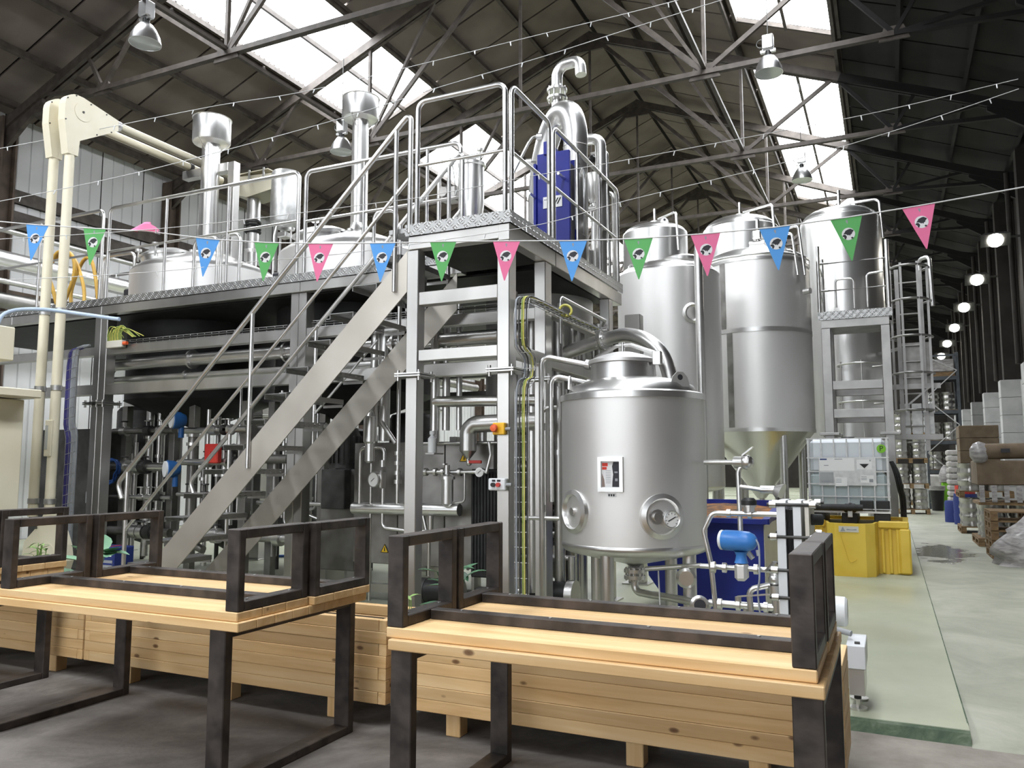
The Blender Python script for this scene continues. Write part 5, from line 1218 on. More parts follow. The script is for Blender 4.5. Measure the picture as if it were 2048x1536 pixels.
obj('lower_tube', MB().lathe([(.09, 5.0), (.09, 4.85), (.12, 4.83), (.12, 4.74), (.07, 4.7), (.07, 4.16)], (-8.62, 9.08, 0), 20), 'steel_polished', Dg)
Gc = thing('grist_filter', 'grey steel dust filter cylinder on a tripod beside the cream discharge trough', 'vessel', (-8.1, 9.15, 4.0))
obj('cylinder', MB().lathe([(0, 4.98), (.12, 5.0), (.215, 5.08), (.22, 5.12), (.22, 5.82), (.20, 5.86), (0, 5.88)], (-8.02, 9.1, 0), 32), 'galvanised', Gc)
for k in range(3):
    a = .5 + 2 * PI * k / 3; obj('stand_leg', MB().tube([(-8.02 + .16 * math.cos(a), 9.1 + .16 * math.sin(a), 5.05), (-8.02 + .22 * math.cos(a), 9.1 + .22 * math.sin(a), 4.85), (-8.02 + .22 * math.cos(a), 9.1 + .22 * math.sin(a), DZ)], .018, 8), 'steel_pipe', Gc)
obj('slide_valve', MB().box(-8.10, -7.94, 9.02, 9.18, 4.86, 4.94, .01), 'steel_pipe', Gc)
Ts = thing('conveyor_support', 'grey square tube gallows post carrying the cream conveyor tubes', 'support', (-8.28, 8.3, 4.38))
obj('post', MB().box(-8.33, -8.21, 8.24, 8.36, 4.38, 5.78, .006), 'steel_frame', Ts)
obj('arm', MB().box(-9.22, -8.335, 8.24, 8.36, 5.66, 5.785, .006), 'steel_frame', Ts)
# yellow hose coil on the deck
yh = smooth_path([(-10.34, 7.0, 3.6), (-10.42, 7.05, 4.0), (-10.36, 7.1, 4.30), (-10.2, 7.1, 4.42), (-9.95, 7.1, 4.34), (-9.88, 7.1, 4.1), (-10.0, 7.12, 3.85), (-10.2, 7.14, 3.62), (-10.3, 7.1, 3.9), (-10.42, 7.1, 4.2), (-10.25, 7.16, 4.40), (-10.0, 7.18, 4.30), (-9.75, 7.15, 3.9), (-9.65, 7.1, 3.60)], 6)
HS = solo('hose_coil', MB().tube(yh, .024, 10), 'yellow_hose', 'looped yellow rubber hose draped on the deck edge behind the cream tubes', 'hose')
solo('hose_coil', MB().tube(smooth_path([(-10.15, 7.3, 3.60), (-10.2, 7.3, 3.9), (-10.05, 7.32, 4.28), (-9.85, 7.3, 4.33), (-9.72, 7.3, 4.05), (-9.60, 7.28, 3.6)], 6), .024, 10), 'yellow_hose', 'inner loop of yellow rubber hose beside the first railing post', 'hose')
# steam mains along the white wall
for (x, z, r, nm) in ((-13.6, 5.0, .16, 'thick silver steam main below the wall girts'), (-13.55, 4.62, .05, 'thin steel service pipe under the silver main'), (-13.7, 4.32, .14, 'dark lagged pipe lowest on the white wall'), (-14.4, 5.75, .05, 'thin steel pipe high on the white wall')):
    t = thing('wall_pipe', nm, 'pipe', (x, 14, z - r))
    obj('pipe', MB().cyl((x, 6, z), (x, 26, z), r, 14), 'steel_polished' if r > .15 else 'steel_pipe' if r < .1 else 'steel_old', t)
    for y in (8, 12, 16, 20, 24): obj('bracket', MB().box(XL - .05, x, y - .03, y + .03, z - r - .05, z - r), 'steel_old', t)
# ------------------------------------------------------------------ cream malt mill at the picture edge
Mm = thing('malt_mill', 'cream painted malt mill stand with bolted gusset and hopper', 'machine', (-9.3, 5.16, .06))
obj('cabinet', MB().box(-9.9, -8.45, 5.18, 5.58, 1.02, 2.20, .01), 'cream_paint', Mm)
obj('shelf', MB().box(-9.9, -8.20, 5.06, 5.6, 2.21, 2.30, .01), 'cream_paint', Mm)
obj('gusset', MB().prism([(-9.2, 2.31), (-8.40, 2.31), (-8.40, 2.36), (-8.68, 2.62), (-9.2, 2.62)], (0, 5.12, 0), (1, 0, 0), (0, 0, 1), (0, .04, 0)), 'cream_paint', Mm)
for (x, z) in ((-8.5, 2.36), (-8.6, 2.37), (-8.72, 2.37), (-8.62, 2.5)): obj('bolt', MB().cyl((x, 5.105, z), (x, 5.12, z), .02, 8), 'cream_paint', Mm)
obj('bearing_housing', MB().box(-9.6, -8.62, 5.18, 5.54, 2.63, 3.0, .01), 'cream_paint', Mm)
obj('housing_frame', MB().box(-8.80, -8.56, 5.11, 5.175, 2.60, 3.02, .006), 'cream_paint', Mm)
obj('housing_window', MB().box(-9.05, -8.86, 5.16, 5.178, 2.66, 2.93), 'glass_cover', Mm)
obj('bolt', MB().cyl((-8.66, 5.09, 2.95), (-8.66, 5.11, 2.95), .022, 10), 'dark_steel', Mm)
for x in (-9.8, -8.6): obj('leg', MB().box(x - .06, x + .06, 5.2, 5.32, .06, 1.02), 'cream_paint', Mm)
obj('rail', MB().box(-9.9, -8.35, 5.14, 5.18, 1.10, 1.18), 'dark_steel', Mm)
solo('air_hose', MB().tube(smooth_path([(-8.72, 5.40, 3.02), (-8.72, 5.46, 3.14), (-8.68, 5.62, 3.22), (-8.5, 5.85, 3.24), (-8.1, 6.02, 3.18), (-7.8, 6.1, 3.13), (-7.72, 6.12, 3.12)], 5), .022, 10), 'pale_hose', 'pale blue air hose looping from the mill across both cream tubes', 'hose')
# ------------------------------------------------------------------ equipment under the platform
obj('shade_plate', MB().box(-12.5, -4.6, 6.9, 10.1, DZ - .21, DZ - .19), 'shaded_steel', deck)  # added dark plates; their colour stands in for shade under the deck
obj('shade_plate', MB().box(-4.598, -2.9, 6.9, 8.7, DZ - .21, DZ - .19), 'shaded_steel', deck)
obj('shade_plate', MB().box(-3.68, -2.86, 5.9, 6.7, DZ - .21, DZ - .19), 'shaded_steel', deck)
def plist(t, name, items, mat='steel_pipe'):
    for it in items: obj(name, MB().tube(it[0], it[1], 12, bend=it[2] if len(it) > 2 else 0), it[3] if len(it) > 3 else mat, t)
# hot liquor tank
HL = thing('hot_liquor_tank', 'square stainless hot liquor tank with warning triangles under the landing', 'tank', (-4.6, 7.6, .06))
for k in range(3):
    x0 = -5.30 + k * .57
    obj('panel', MB().box(x0 + .004, x0 + .566, 7.22, 7.26, .46, 1.74, .006), 'steel_old', HL)
obj('body', MB().box(-5.30, -3.60, 7.265, 8.1, .46, 1.74), 'steel_old', HL)
for x in (-5.25, -4.75, -4.2, -3.65):
    for y in (7.3, 8.0): obj('leg', MB().box(x - .04, x + .04, y - .04, y + .04, .06, .46), 'steel_frame', HL)
obj('base_rail', MB().box(-5.3, -3.6, 7.26, 7.34, .16, .24), 'steel_frame', HL)
def triangle(par, x, y, z, s=.055):
    w = obj('warning_sign', MB().prism([(-s, -s * .85), (s, -s * .85), (0, s * .95)], (x, y, z), (1, 0, 0), (0, 0, 1), (0, -.003, 0)), 'label_yellow', par)
    b = .78
    obj('warning_symbol', MB().prism([(-s * .12, -s * .5), (s * .12, -s * .5), (s * .06, s * .35), (-s * .06, s * .35)], (x, y - .0032, z), (1, 0, 0), (0, 0, 1), (0, -.001, 0)), 'print_black', w)
    for (p, q) in (((-s, -s * .85), (s, -s * .85)), ((s, -s * .85), (0, s * .95)), ((0, s * .95), (-s, -s * .85))):
        obj('warning_border', MB().beam((x + p[0] * .93, y - .0036, z + p[1] * .93), (x + q[0] * .93, y - .0036, z + q[1] * .93), .001, s * .12, up=(0, 0, 1)), 'print_black', w)
triangle(HL, -3.93, 7.215, 1.58); triangle(HL, -4.88, 7.215, .62, .05); triangle(HL, -5.0, 7.215, 1.37, .045); triangle(HL, -3.70, 7.215, .55, .045)
PW = thing('brewhouse_pipework', 'dense stainless pipework with gauges and filter pot in front of the hot liquor tank', 'pipework', (-4.3, 6.95, .06))
plist(PW, 'pipe', [([(-5.12, 6.98, 1.05), (-3.85, 6.98, 1.06)], .062, 0, 'steel_polished'), ([(-4.89, 7.0, 3.3), (-4.89, 7.0, 1.9)], .05), ([(-4.80, 7.05, 3.3), (-4.80, 7.05, 1.75)], .06),
     ([(-4.89, 6.96, 1.86), (-4.89, 6.96, .12)], .014), ([(-5.03, 6.96, 1.10), (-5.03, 6.96, 1.68), (-4.73, 6.96, 1.68), (-4.73, 6.96, 1.50)], .020, .06),
     ([(-4.57, 6.97, 3.2), (-4.57, 6.97, 1.02)], .022), ([(-4.74, 6.96, 1.30), (-4.74, 6.96, .86), (-4.45, 6.96, .84), (-3.9, 6.96, .84)], .02, .06),
     ([(-4.17, 7.02, 2.14), (-2.95, 7.02, 2.12)], .055, 0), ([(-4.17, 7.02, 3.2), (-4.17, 7.02, 1.72)], .045), ([(-4.07, 7.08, 3.2), (-4.07, 7.08, 1.85)], .04), ([(-3.93, 7.1, 3.2), (-3.93, 7.1, 1.85)], .03),
     ([(-4.3, 7.0, 1.43), (-3.55, 7.0, 1.43)], .02), ([(-4.35, 7.1, 1.72), (-3.0, 7.1, 1.72)], .016), ([(-3.79, 6.97, 1.42), (-3.79, 6.97, 1.14), (-3.98, 6.97, 1.12)], .011, .04),
     ([(-2.95, 7.0, 1.92), (-3.70, 7.0, 1.90), (-3.77, 7.0, 1.84), (-3.77, 7.0, 1.64)], .085, .09, 'steel'), ([(-3.55, 7.02, 1.72), (-3.52, 7.0, 1.60), (-3.56, 6.98, 1.42)], .016, .04),
     ([(-4.62, 7.0, 1.72), (-4.80, 7.0, 1.95)], .025), ([(-4.3, 7.02, 1.02), (-4.22, 7.02, .72), (-4.22, 7.02, .4)], .018, .05), ([(-3.42, 7.0, 3.2), (-3.42, 7.0, 1.75)], .035), ([(-3.30, 7.05, 3.2), (-3.30, 7.05, .3)], .045), ([(-3.12, 7.1, 2.9), (-3.12, 7.1, .3)], .05)])
fp = obj('filter_pot', MB().lathe([(0, 1.09), (.03, 1.095), (.058, 1.12), (.058, 1.36), (.075, 1.36), (.075, 1.39), (.03, 1.41), (0, 1.41)], (-3.96, 6.93, 0), 22), 'steel_polished', PW)
obj('silver_canister', MB().lathe([(.03, 1.52), (.052, 1.54), (.052, 1.72), (.072, 1.74), (.072, 2.0), (.05, 2.01), (.02, 2.08)], (-4.89, 6.93, 0), 22), 'steel_polished', PW)
obj('reducer', MB().lathe([(.018, 1.50), (.02, 1.56), (.085, 1.64)], (-3.77, 7.0, 0), 20), 'steel', PW)
vl = obj('valve', MB().ball((-3.76, 7.0, 1.52), .03), 'steel_pipe', PW); obj('lever', MB().box(-3.74, -3.60, 6.95, 6.975, 1.515, 1.545, .006), 'red_plastic', vl)
def gauge(par, c, r, nrm=(0, -1, 0)):
    n = Vector(nrm).normalized(); c = Vector(c)
    g = obj('gauge', MB().lathe([(0, .0), (r, .0), (r, -.05), (0, -.05)], c, 24, axis=n), 'steel_polished', par)
    obj('gauge_dial', MB().cyl(c + n * .001, c + n * .003, r * .86, 24), 'gauge_face', g)
    obj('gauge_needle', MB().beam(c + n * .005 - Vector((r * .3, 0, r * .2)), c + n * .005 + Vector((r * .45, 0, r * .4)), .004, .003, up=n), 'print_black', g)
gauge(PW, (-4.82, 6.90, 1.35), .082, (-.2, -1, 0)); gauge(PW, (-3.61, 6.93, 1.43), .045)
obj('pressure_valve', MB().cyl((-4.74, 6.95, 1.48), (-4.74, 6.95, 1.55), .034, 12).box(-4.76, -4.72, 6.91, 6.99, 1.26, 1.44, .01), 'steel_pipe', PW)
for z in (1.62, 1.52, 1.42, 1.33): obj('clamp', MB().cyl((-4.57, 6.97, z - .02), (-4.57, 6.97, z + .02), .038, 12), 'steel_pipe', PW)
for x in (-4.25, -4.14, -4.05, -3.86): obj('clamp', MB().cyl((x - .014, 7.0, 1.43), (x + .014, 7.0, 1.43), .04, 14), 'steel_pipe', PW)
for x in (-4.30, -3.99): 
    v = obj('valve', MB().cyl((x, 6.97, 1.38), (x, 6.97, 1.50), .03, 10), 'steel_pipe', PW); obj('lever', MB().box(x - .01, x + .01, 6.90, 6.96, 1.50, 1.515), 'steel_pipe', v)
v = obj('valve', MB().cyl((-4.30, 6.95, 1.05), (-4.18, 6.95, 1.08), .022, 10).cyl((-4.16, 6.95, .78), (-4.16, 6.95, 1.0), .03, 10), 'steel_pipe', PW)
solo('plastic_bottle', MB().lathe([(0, 1.62), (.045, 1.62), (.045, 1.76), (.02, 1.79), (.02, 1.80), (.03, 1.80), (.03, 1.835), (0, 1.835)], (-4.09, 6.85, .0), 16), 'white_plastic', 'white plastic bottle hanging on the brewhouse pipework', 'bottle')
obj('shelf_clip', MB().box(-4.14, -4.04, 6.80, 6.98, 1.605, 1.618), 'galvanised', PW)
BC = thing('radiator_panel', 'black finned cooler panel behind the start stop switch post', 'cooler', (-3.64, 7.15, .06))
obj('frame', MB().box(-3.80, -3.46, 7.12, 7.20, .40, 1.46, .01), 'black_plastic', BC)
for k in range(9): obj('fin', MB().box(-3.78 + k * .035, -3.765 + k * .035, 7.105, 7.12, .46, 1.42), 'black_rubber', BC)
for x in (-3.79, -3.48): obj('foot', MB().box(x, x + .03, 7.12, 7.2, .06, .40), 'steel_frame', BC)
# grinder like machine and motors on the floor
PM = thing('wort_pump', 'dark grey wort pump with upright motor beside the hot liquor tank', 'pump', (-5.75, 7.7, .06))
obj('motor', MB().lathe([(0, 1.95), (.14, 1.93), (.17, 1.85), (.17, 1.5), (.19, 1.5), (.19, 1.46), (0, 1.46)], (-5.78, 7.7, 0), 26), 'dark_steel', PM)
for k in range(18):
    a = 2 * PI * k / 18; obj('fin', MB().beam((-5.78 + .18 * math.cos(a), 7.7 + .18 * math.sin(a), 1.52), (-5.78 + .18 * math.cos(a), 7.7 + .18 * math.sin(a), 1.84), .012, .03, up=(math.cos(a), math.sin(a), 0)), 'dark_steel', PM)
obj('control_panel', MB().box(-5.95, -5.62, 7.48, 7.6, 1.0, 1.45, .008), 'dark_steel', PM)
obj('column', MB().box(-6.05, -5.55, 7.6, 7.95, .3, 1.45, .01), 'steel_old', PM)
for x in (-6.0, -5.6): obj('foot', MB().box(x - .05, x + .05, 7.6, 7.95, .06, .3), 'steel_frame', PM)
for i, (x, y, lab) in enumerate(((-4.05, 7.0, 'low black pump motor under the filter pot'), (-3.25, 6.7, 'black pump with grey flange at the landing post foot'), (-2.98, 7.35, 'black pump behind the tank feed pipes'))):
    t = thing('floor_pump', lab, 'pump', (x, y, .06))
    obj('motor', MB().cyl((x - .16, y, .26), (x + .12, y, .26), .12, 20), 'black_plastic', t)
    obj('fan_cover', MB().cyl((x - .24, y, .26), (x - .162, y, .26), .125, 20), 'dark_steel', t)
    obj('volute', MB().cyl((x + .125, y, .26), (x + .20, y, .26), .14, 22), 'steel', t)
    obj('outlet', MB().cyl((x + .16, y, .40), (x + .16, y, .62), .035, 12), 'steel_pipe', t)
    for dx in (-.1, .08): obj('foot', MB().box(x + dx - .03, x + dx + .03, y - .1, y + .1, .06, .15), 'dark_steel', t)
# left bay: valve manifold frames
def manifold(x0, x1, y, z0, z1, seed, label, dense=9):
    r = random.Random(seed)
    t = thing('valve_manifold', label, 'pipework', ((x0 + x1) / 2, y, .06))
    for x in (x0, x1):
        obj('frame_post', MB().box(x - .05, x + .05, y - .05, y + .05, .06, z1 - .001, .004), 'steel_old', t)
    nh = 4
    for k in range(nh):
        z = z0 + (z1 - z0) * (k + .3) / nh + r.uniform(-.06, .06); rr = r.choice((.025, .04, .055))
        obj('pipe', MB().cyl((x0 - .12, y - .12, z), (x1 + .12, y - .12, z), rr, 12), r.choice(('steel_pipe', 'steel_old', 'steel')), t)
        for q in range(3):
            xx = r.uniform(x0 + .1, x1 - .1)
            v = obj('valve', MB().cyl((xx - .05, y - .12, z), (xx + .05, y - .12, z), rr * 1.7, 14).cyl((xx, y - .13, z), (xx, y - .13, z + .13), .018, 8), r.choice(('steel_pipe', 'dark_steel')), t)
            obj('hand_wheel', MB().torus((xx, y - .13, z + .13), .045, .010, n=16, m=6), r.choice(('dark_steel', 'black_plastic', 'steel_pipe')), v)
    for k in range(dense):
        x = x0 + (x1 - x0) * (k + r.random() * .7) / dense; rr = r.choice((.018, .025, .03, .05)); zt = r.uniform(z0 + .9, z1 + .3); zb = r.uniform(.15, z0 + .4)
        yy = y + r.uniform(-.05, .25)
        if r.random() < .5: pts = [(x, yy, zb), (x, yy, zt)]
        else: pts = [(x, yy, zt), (x, yy, zb + .2), (x + r.choice((-.25, .25)), yy, zb + .15), (x + r.choice((-.25, .25)), yy, zb)]
        obj('pipe', MB().tube(pts, rr, 10, bend=.07), r.choice(('steel_pipe', 'steel_old', 'steel_pipe')), t)
        for q in range(2):
            z = r.uniform(zb, zt); obj('clamp', MB().cyl((x, yy, z - .02), (x, yy, z + .02), rr * 1.6, 12), 'steel_pipe', t)
    return t
manifold(-9.45, -8.55, 7.7, .5, 2.3, 11, 'stainless valve manifold behind the foot of the stair handrail')
manifold(-8.15, -7.25, 7.65, .5, 2.3, 12, 'stainless valve manifold with flow meters behind the staircase')
manifold(-7.05, -6.25, 7.9, .5, 2.3, 13, 'stainless valve manifold seen between the stair treads')
manifold(-4.9, -3.4, 8.75, .4, 1.85, 14, 'stainless pipe rack standing behind the hot liquor tank', 12)
manifold(-3.35, -2.95, 7.6, .4, 2.2, 15, 'narrow stainless pipe rack by the platform corner post', 6)
for i, (x, z, lab) in enumerate(((-8.08, 2.06, 'upper blue flow transmitter with white face in the valve manifold'), (-8.15, 1.45, 'lower blue flow transmitter with white face in the valve manifold'))):
    t = thing('flow_transmitter', lab, 'flow meter', (x, 7.3, z - .2))
    obj('housing', MB().lathe([(0, -.10), (.07, -.09), (.105, -.02), (.11, .06), (.10, .07)], (x, 7.32, z), 24, axis=(-.5, -1, 0)), 'transmitter_blue', t)
    obj('face', MB().cyl(Vector((x, 7.32, z)) + Vector((-.5, -1, 0)).normalized() * .05, Vector((x, 7.32, z)) + Vector((-.5, -1, 0)).normalized() * .09, .10, 24), 'white_plastic', t)
    obj('neck', MB().cyl((x + .02, 7.36, z - .22), (x + .02, 7.36, z - .08), .035, 12), 'transmitter_blue', t)
rb = thing('isolator_box', 'red isolator box fixed behind the staircase', 'box', (-7.55, 7.5, 1.5))
obj('case', MB().box(-7.68, -7.46, 7.38, 7.46, 1.52, 1.76, .012), 'red_plastic', rb); obj('switch', MB().cyl((-7.57, 7.38, 1.64), (-7.57, 7.35, 1.64), .03, 14), 'red_plastic', rb)
bx = random.Random(5)
for i in range(4):
    pts = [(-9.35 + .17 * math.cos(a) + bx.uniform(-.03, .03), 7.35 + .02 * i, 1.42 + .15 * math.sin(a) + bx.uniform(-.03, .03)) for a in [2 * PI * k / 14 for k in range(14)]]
    solo('cable_coil', MB().tube(pts, .012, 6, closed=True), 'blue_hose', 'blue cable loop hanging in a coil at the stair foot', 'cable', 'blue cable loops at the stair foot')
# long pipes under the deck edge
for (y, z, r, xa, xb, lab) in ((7.08, 2.775, .075, -9.1, -3.2, 'thick polished pipe running the length of the platform below the upper rail'), (7.10, 2.575, .05, -9.3, -3.0, 'slimmer steel pipe under the thick platform pipe'), (9.42, 2.7, .06, -9.3, -3.2, 'rear steel pipe deep under the platform')):
    t = thing('service_pipe', lab, 'pipe', ((xa + xb) / 2, y, z - r))
    obj('pipe', MB().cyl((xa, y, z), (xb, y, z), r, 16), 'steel_pipe', t)
    for k in range(5):
        x = xa + .02 + (xb - xa - .04) * k / 4; obj('flange', MB().cyl((x - .015, y, z), (x + .015, y, z), r * 1.55, 18), 'steel_pipe', t)
# vertical insulated risers beyond the corner
for i, (x, y, z0, z1, r) in enumerate(((-2.98, 7.45, .6, 2.95, .055), (-2.96, 7.8, .6, 3.05, .05), (-3.0, 8.1, .6, 3.05, .065), (-2.95, 8.62, .6, 3.1, .06), (-3.0, 8.9, .6, 3.1, .05))):
    t = thing('riser_pipe', 'pale steel riser pipe in the row beside the rear platform post', 'pipe', (x, y, .06), 'riser pipes beside the rear platform post')
    obj('pipe', MB().cyl((x, y, .06), (x, y, z1), r, 14), 'steel', t); obj('collar', MB().cyl((x, y, 1.6), (x, y, 1.65), r * 1.3, 14), 'steel_pipe', t)
cp = thing('condensate_pipe', 'thin bent steel pipe under the platform side by the cable tray', 'pipe', (-2.9, 7.3, 2.6))
obj('pipe', MB().tube([(-2.72, 6.85, 2.62), (-2.72, 6.85, 3.06), (-2.74, 8.2, 3.06), (-2.9, 8.5, 3.0)], .018, 10, bend=.05), 'steel_pipe', cp); obj('clamp', MB().cyl((-2.72, 6.85, 2.96), (-2.72, 6.85, 3.0), .032, 12), 'steel_pipe', cp)
# ------------------------------------------------------------------ cable trays
def basket(label, path, cables, wdir, w=.10):
    """wire basket following path; wdir is the width direction"""
    t = thing('cable_tray', label, 'cable tray', path[0]); wd = Vector(wdir)
    for s_ in (-.5, -.17, .17, .5):
        obj('wire', MB().tube([Vector(p) + wd * w * s_ for p in path], .0035, 6), 'galvanised', t)
    L = 0
    for a, b in zip(path, path[1:]):
        a, b = Vector(a), Vector(b); n = max(1, int((b - a).length / .11))
        for k in range(n):
            p = a + (b - a) * (k + .5) / n; obj('cross_wire', MB().cyl(p - wd * w * .52, p + wd * w * .52, .0035, 6), 'galvanised', t)
    for (off, r, mat) in cables:
        nrm = (Vector(path[1]) - Vector(path[0])).cross(wd).normalized()
        obj('cable', MB().tube(smooth_path([Vector(p) + wd * w * off + nrm * .012 for p in path], 4), r, 6), mat, t)
    return t
tp = [(-2.64, 7.9, 2.86), (-2.64, 6.9, 2.85), (-2.64, 6.1, 2.86), (-2.64, 5.82, 2.84), (-2.64, 5.78, 2.70), (-2.64, 5.79, 2.45), (-2.62, 5.90, 2.36), (-2.62, 5.90, 2.20), (-2.64, 5.80, 2.10), (-2.64, 5.79, 1.5), (-2.64, 5.79, .8), (-2.64, 5.80, .2)]
basket('wire cable tray with yellow green earth cables on the landing corner post', tp, ((-.36, .009, 'grey_cable'), (-.12, .007, 'dark_steel'), (.10, .006, 'green_wire'), (.22, .006, 'yellow_wire'), (.42, .006, 'dark_steel')), (1, 0, 0), .12)
solo('earth_cable_ring', MB().torus((-2.62, 6.72, 2.90), .055, .012, axis=(.6, -1, .3), n=24, m=8), 'yellow_wire', 'coiled yellow earth cable ring lying on the corner cable tray', 'cable')
tp2 = [(-8.95, 6.62, 2.95), (-9.12, 6.62, 2.93), (-9.16, 6.62, 2.75), (-9.16, 6.62, 2.02), (-9.10, 6.62, 1.84), (-9.10, 6.62, 1.2), (-9.10, 6.62, .2)]
basket('wire cable tray packed with blue and grey cables left of the platform post', tp2, tuple((-.45 + k * .11, .015, 'blue_cable' if k < 4 else 'grey_cable') for k in range(9)), (.97, 0, .2), .20)
t3 = [(-8.7, 6.78, 3.06), (-5.95, 6.78, 3.06)]
tb = basket('flat wire cable tray resting along the upper platform rail', [(-8.7, 6.84, 3.0), (-7.8, 6.84, 3.0), (-6.9, 6.84, 3.0), (-5.95, 6.84, 3.0)], ((.1, .01, 'dark_steel'),), (0, 0, 1), .07)
tb2 = basket('flat wire cable tray between stair and landing rails', [(-5.6, 6.84, 3.02), (-4.7, 6.84, 3.02), (-3.8, 6.84, 3.02), (-2.95, 6.84, 3.02)], ((.1, .01, 'dark_steel'),), (0, 0, 1), .07)
jb = thing('junction_box', 'cream junction box with sprouting yellow green earth wires on the platform rail', 'box', (-8.5, 6.75, 2.9))
obj('case', MB().box(-8.70, -8.42, 6.72, 6.79, 2.93, 3.02, .008), 'ivory_plate', jb); obj('gland', MB().cyl((-8.42, 6.75, 2.98), (-8.36, 6.75, 2.98), .022, 10), 'orange_red', jb)
rw = random.Random(2)
for k in range(12):
    x = -8.70 + k * .022; x2 = x + rw.uniform(.05, .45)
    obj('wire', MB().tube(smooth_path([(x, 6.75, 3.02), (x - .01, 6.75, 3.11), (x + .03, 6.76, 3.19 + rw.uniform(-.04, .02)), ((x + x2) / 2, 6.78, 3.15), (x2, 6.80, 3.06)], 4), .0055, 6), rw.choice(('green_wire', 'yellow_wire', 'green_wire')), jb)
# switches on the landing post
es = thing('emergency_stop', 'yellow emergency stop box with red mushroom button on the landing post', 'switch', (-2.80, 5.73, 1.73))
obj('box', MB().box(-2.86, -2.755, 5.715, 5.763, 1.74, 1.835, .006), 'yellow_box', es)
obj('button', MB().lathe([(0, .055), (.026, .05), (.032, .035), (.032, .025), (.016, .02), (.016, 0)], (-2.83, 5.715, 1.79), 20, axis=(0, -1, 0)), 'orange_red', es)
obj('gland', MB().cyl((-2.755, 5.74, 1.785), (-2.71, 5.74, 1.785), .014, 10), 'grey_plastic', es)
ss = thing('start_stop_switch', 'pale grey start stop switch box with black and red buttons on the landing post', 'switch', (-2.81, 5.73, 1.29))
obj('box', MB().box(-2.895, -2.745, 5.71, 5.763, 1.30, 1.395, .008), 'white_paint', ss)
for x, m in ((-2.845, 'black_plastic'), (-2.80, 'red_plastic')):
    b = obj('button', MB().cyl((x, 5.71, 1.345), (x, 5.685, 1.345), .017, 16), m, ss); obj('button_tag', MB().box(x - .015, x + .015, 5.7085, 5.7095, 1.368, 1.385), 'print_dark', b)
obj('gland', MB().cyl((-2.745, 5.735, 1.345), (-2.70, 5.735, 1.345), .015, 10), 'grey_plastic', ss)
# dark cabinets, drum, box
cb = thing('control_cabinet', 'row of dark grey steel control cabinets behind the blue cables', 'cabinet', (-9.9, 7.4, .06))
obj('plinth', MB().box(-10.8, -9.6, 7.3, 7.8, .06, .14), 'dark_steel', cb)
for k in range(3):
    d = obj('door', MB().box(-10.8 + k * .4 + .004, -10.4 + k * .4 - .004, 7.28, 7.80, .142, 1.98, .006), 'dark_steel', cb); obj('handle', MB().box(-10.44 + k * .4, -10.42 + k * .4, 7.265, 7.28, 1.0, 1.15), 'grey_plastic', d)
ca = thing('detergent_box', 'navy blue detergent canister box with white label near the stair foot', 'box', (-7.9, 6.3, .06))
obj('case', MB().box(-8.08, -7.72, 6.20, 6.46, .28, .60, .01), 'label_navy', ca)
l1 = obj('label_sheet', MB().box(-8.0, -7.74, 6.196, 6.199, .31, .46), 'print_grey', ca)
obj('label_sheet', MB().box(-7.90, -7.76, 6.196, 6.199, .50, .545), 'label_white', ca); obj('label_stripe', MB().box(-8.0, -7.74, 6.1945, 6.1958, .41, .43), 'label_navy', l1)
obj('stand', MB().box(-8.1, -7.7, 6.18, 6.48, .06, .275), 'steel_old', ca)
obj('tape', MB().box(-7.90, -7.85, 6.25, 6.41, .6, .603), 'red_plastic', ca)
solo('floor_hose', MB().tube(smooth_path([(-9.6, 9.6, .085), (-8.8, 9.9, .085), (-8.1, 10.3, .085), (-7.2, 10.4, .085), (-6.4, 10.2, .085)], 5), .022, 8), 'blue_hose', 'blue hose lying along the green floor beneath the platform', 'hose')

# dark buffer tanks filling the depth under the deck
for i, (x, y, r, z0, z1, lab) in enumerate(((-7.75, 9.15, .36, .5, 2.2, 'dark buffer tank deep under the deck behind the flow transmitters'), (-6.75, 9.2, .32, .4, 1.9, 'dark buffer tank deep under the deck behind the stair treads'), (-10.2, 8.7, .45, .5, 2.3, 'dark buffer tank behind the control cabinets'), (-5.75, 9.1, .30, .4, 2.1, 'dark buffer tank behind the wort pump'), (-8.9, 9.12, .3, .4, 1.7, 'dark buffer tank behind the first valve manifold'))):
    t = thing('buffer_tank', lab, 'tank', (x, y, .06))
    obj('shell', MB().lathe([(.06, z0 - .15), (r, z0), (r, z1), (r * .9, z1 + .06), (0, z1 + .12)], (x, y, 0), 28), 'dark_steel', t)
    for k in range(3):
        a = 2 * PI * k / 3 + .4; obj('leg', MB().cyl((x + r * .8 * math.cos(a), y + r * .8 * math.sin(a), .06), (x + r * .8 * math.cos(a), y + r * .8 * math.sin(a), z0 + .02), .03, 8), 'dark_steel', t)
    obj('outlet', MB().cyl((x, y, .12), (x, y, z0 - .14), .03, 8), 'steel_old', t)
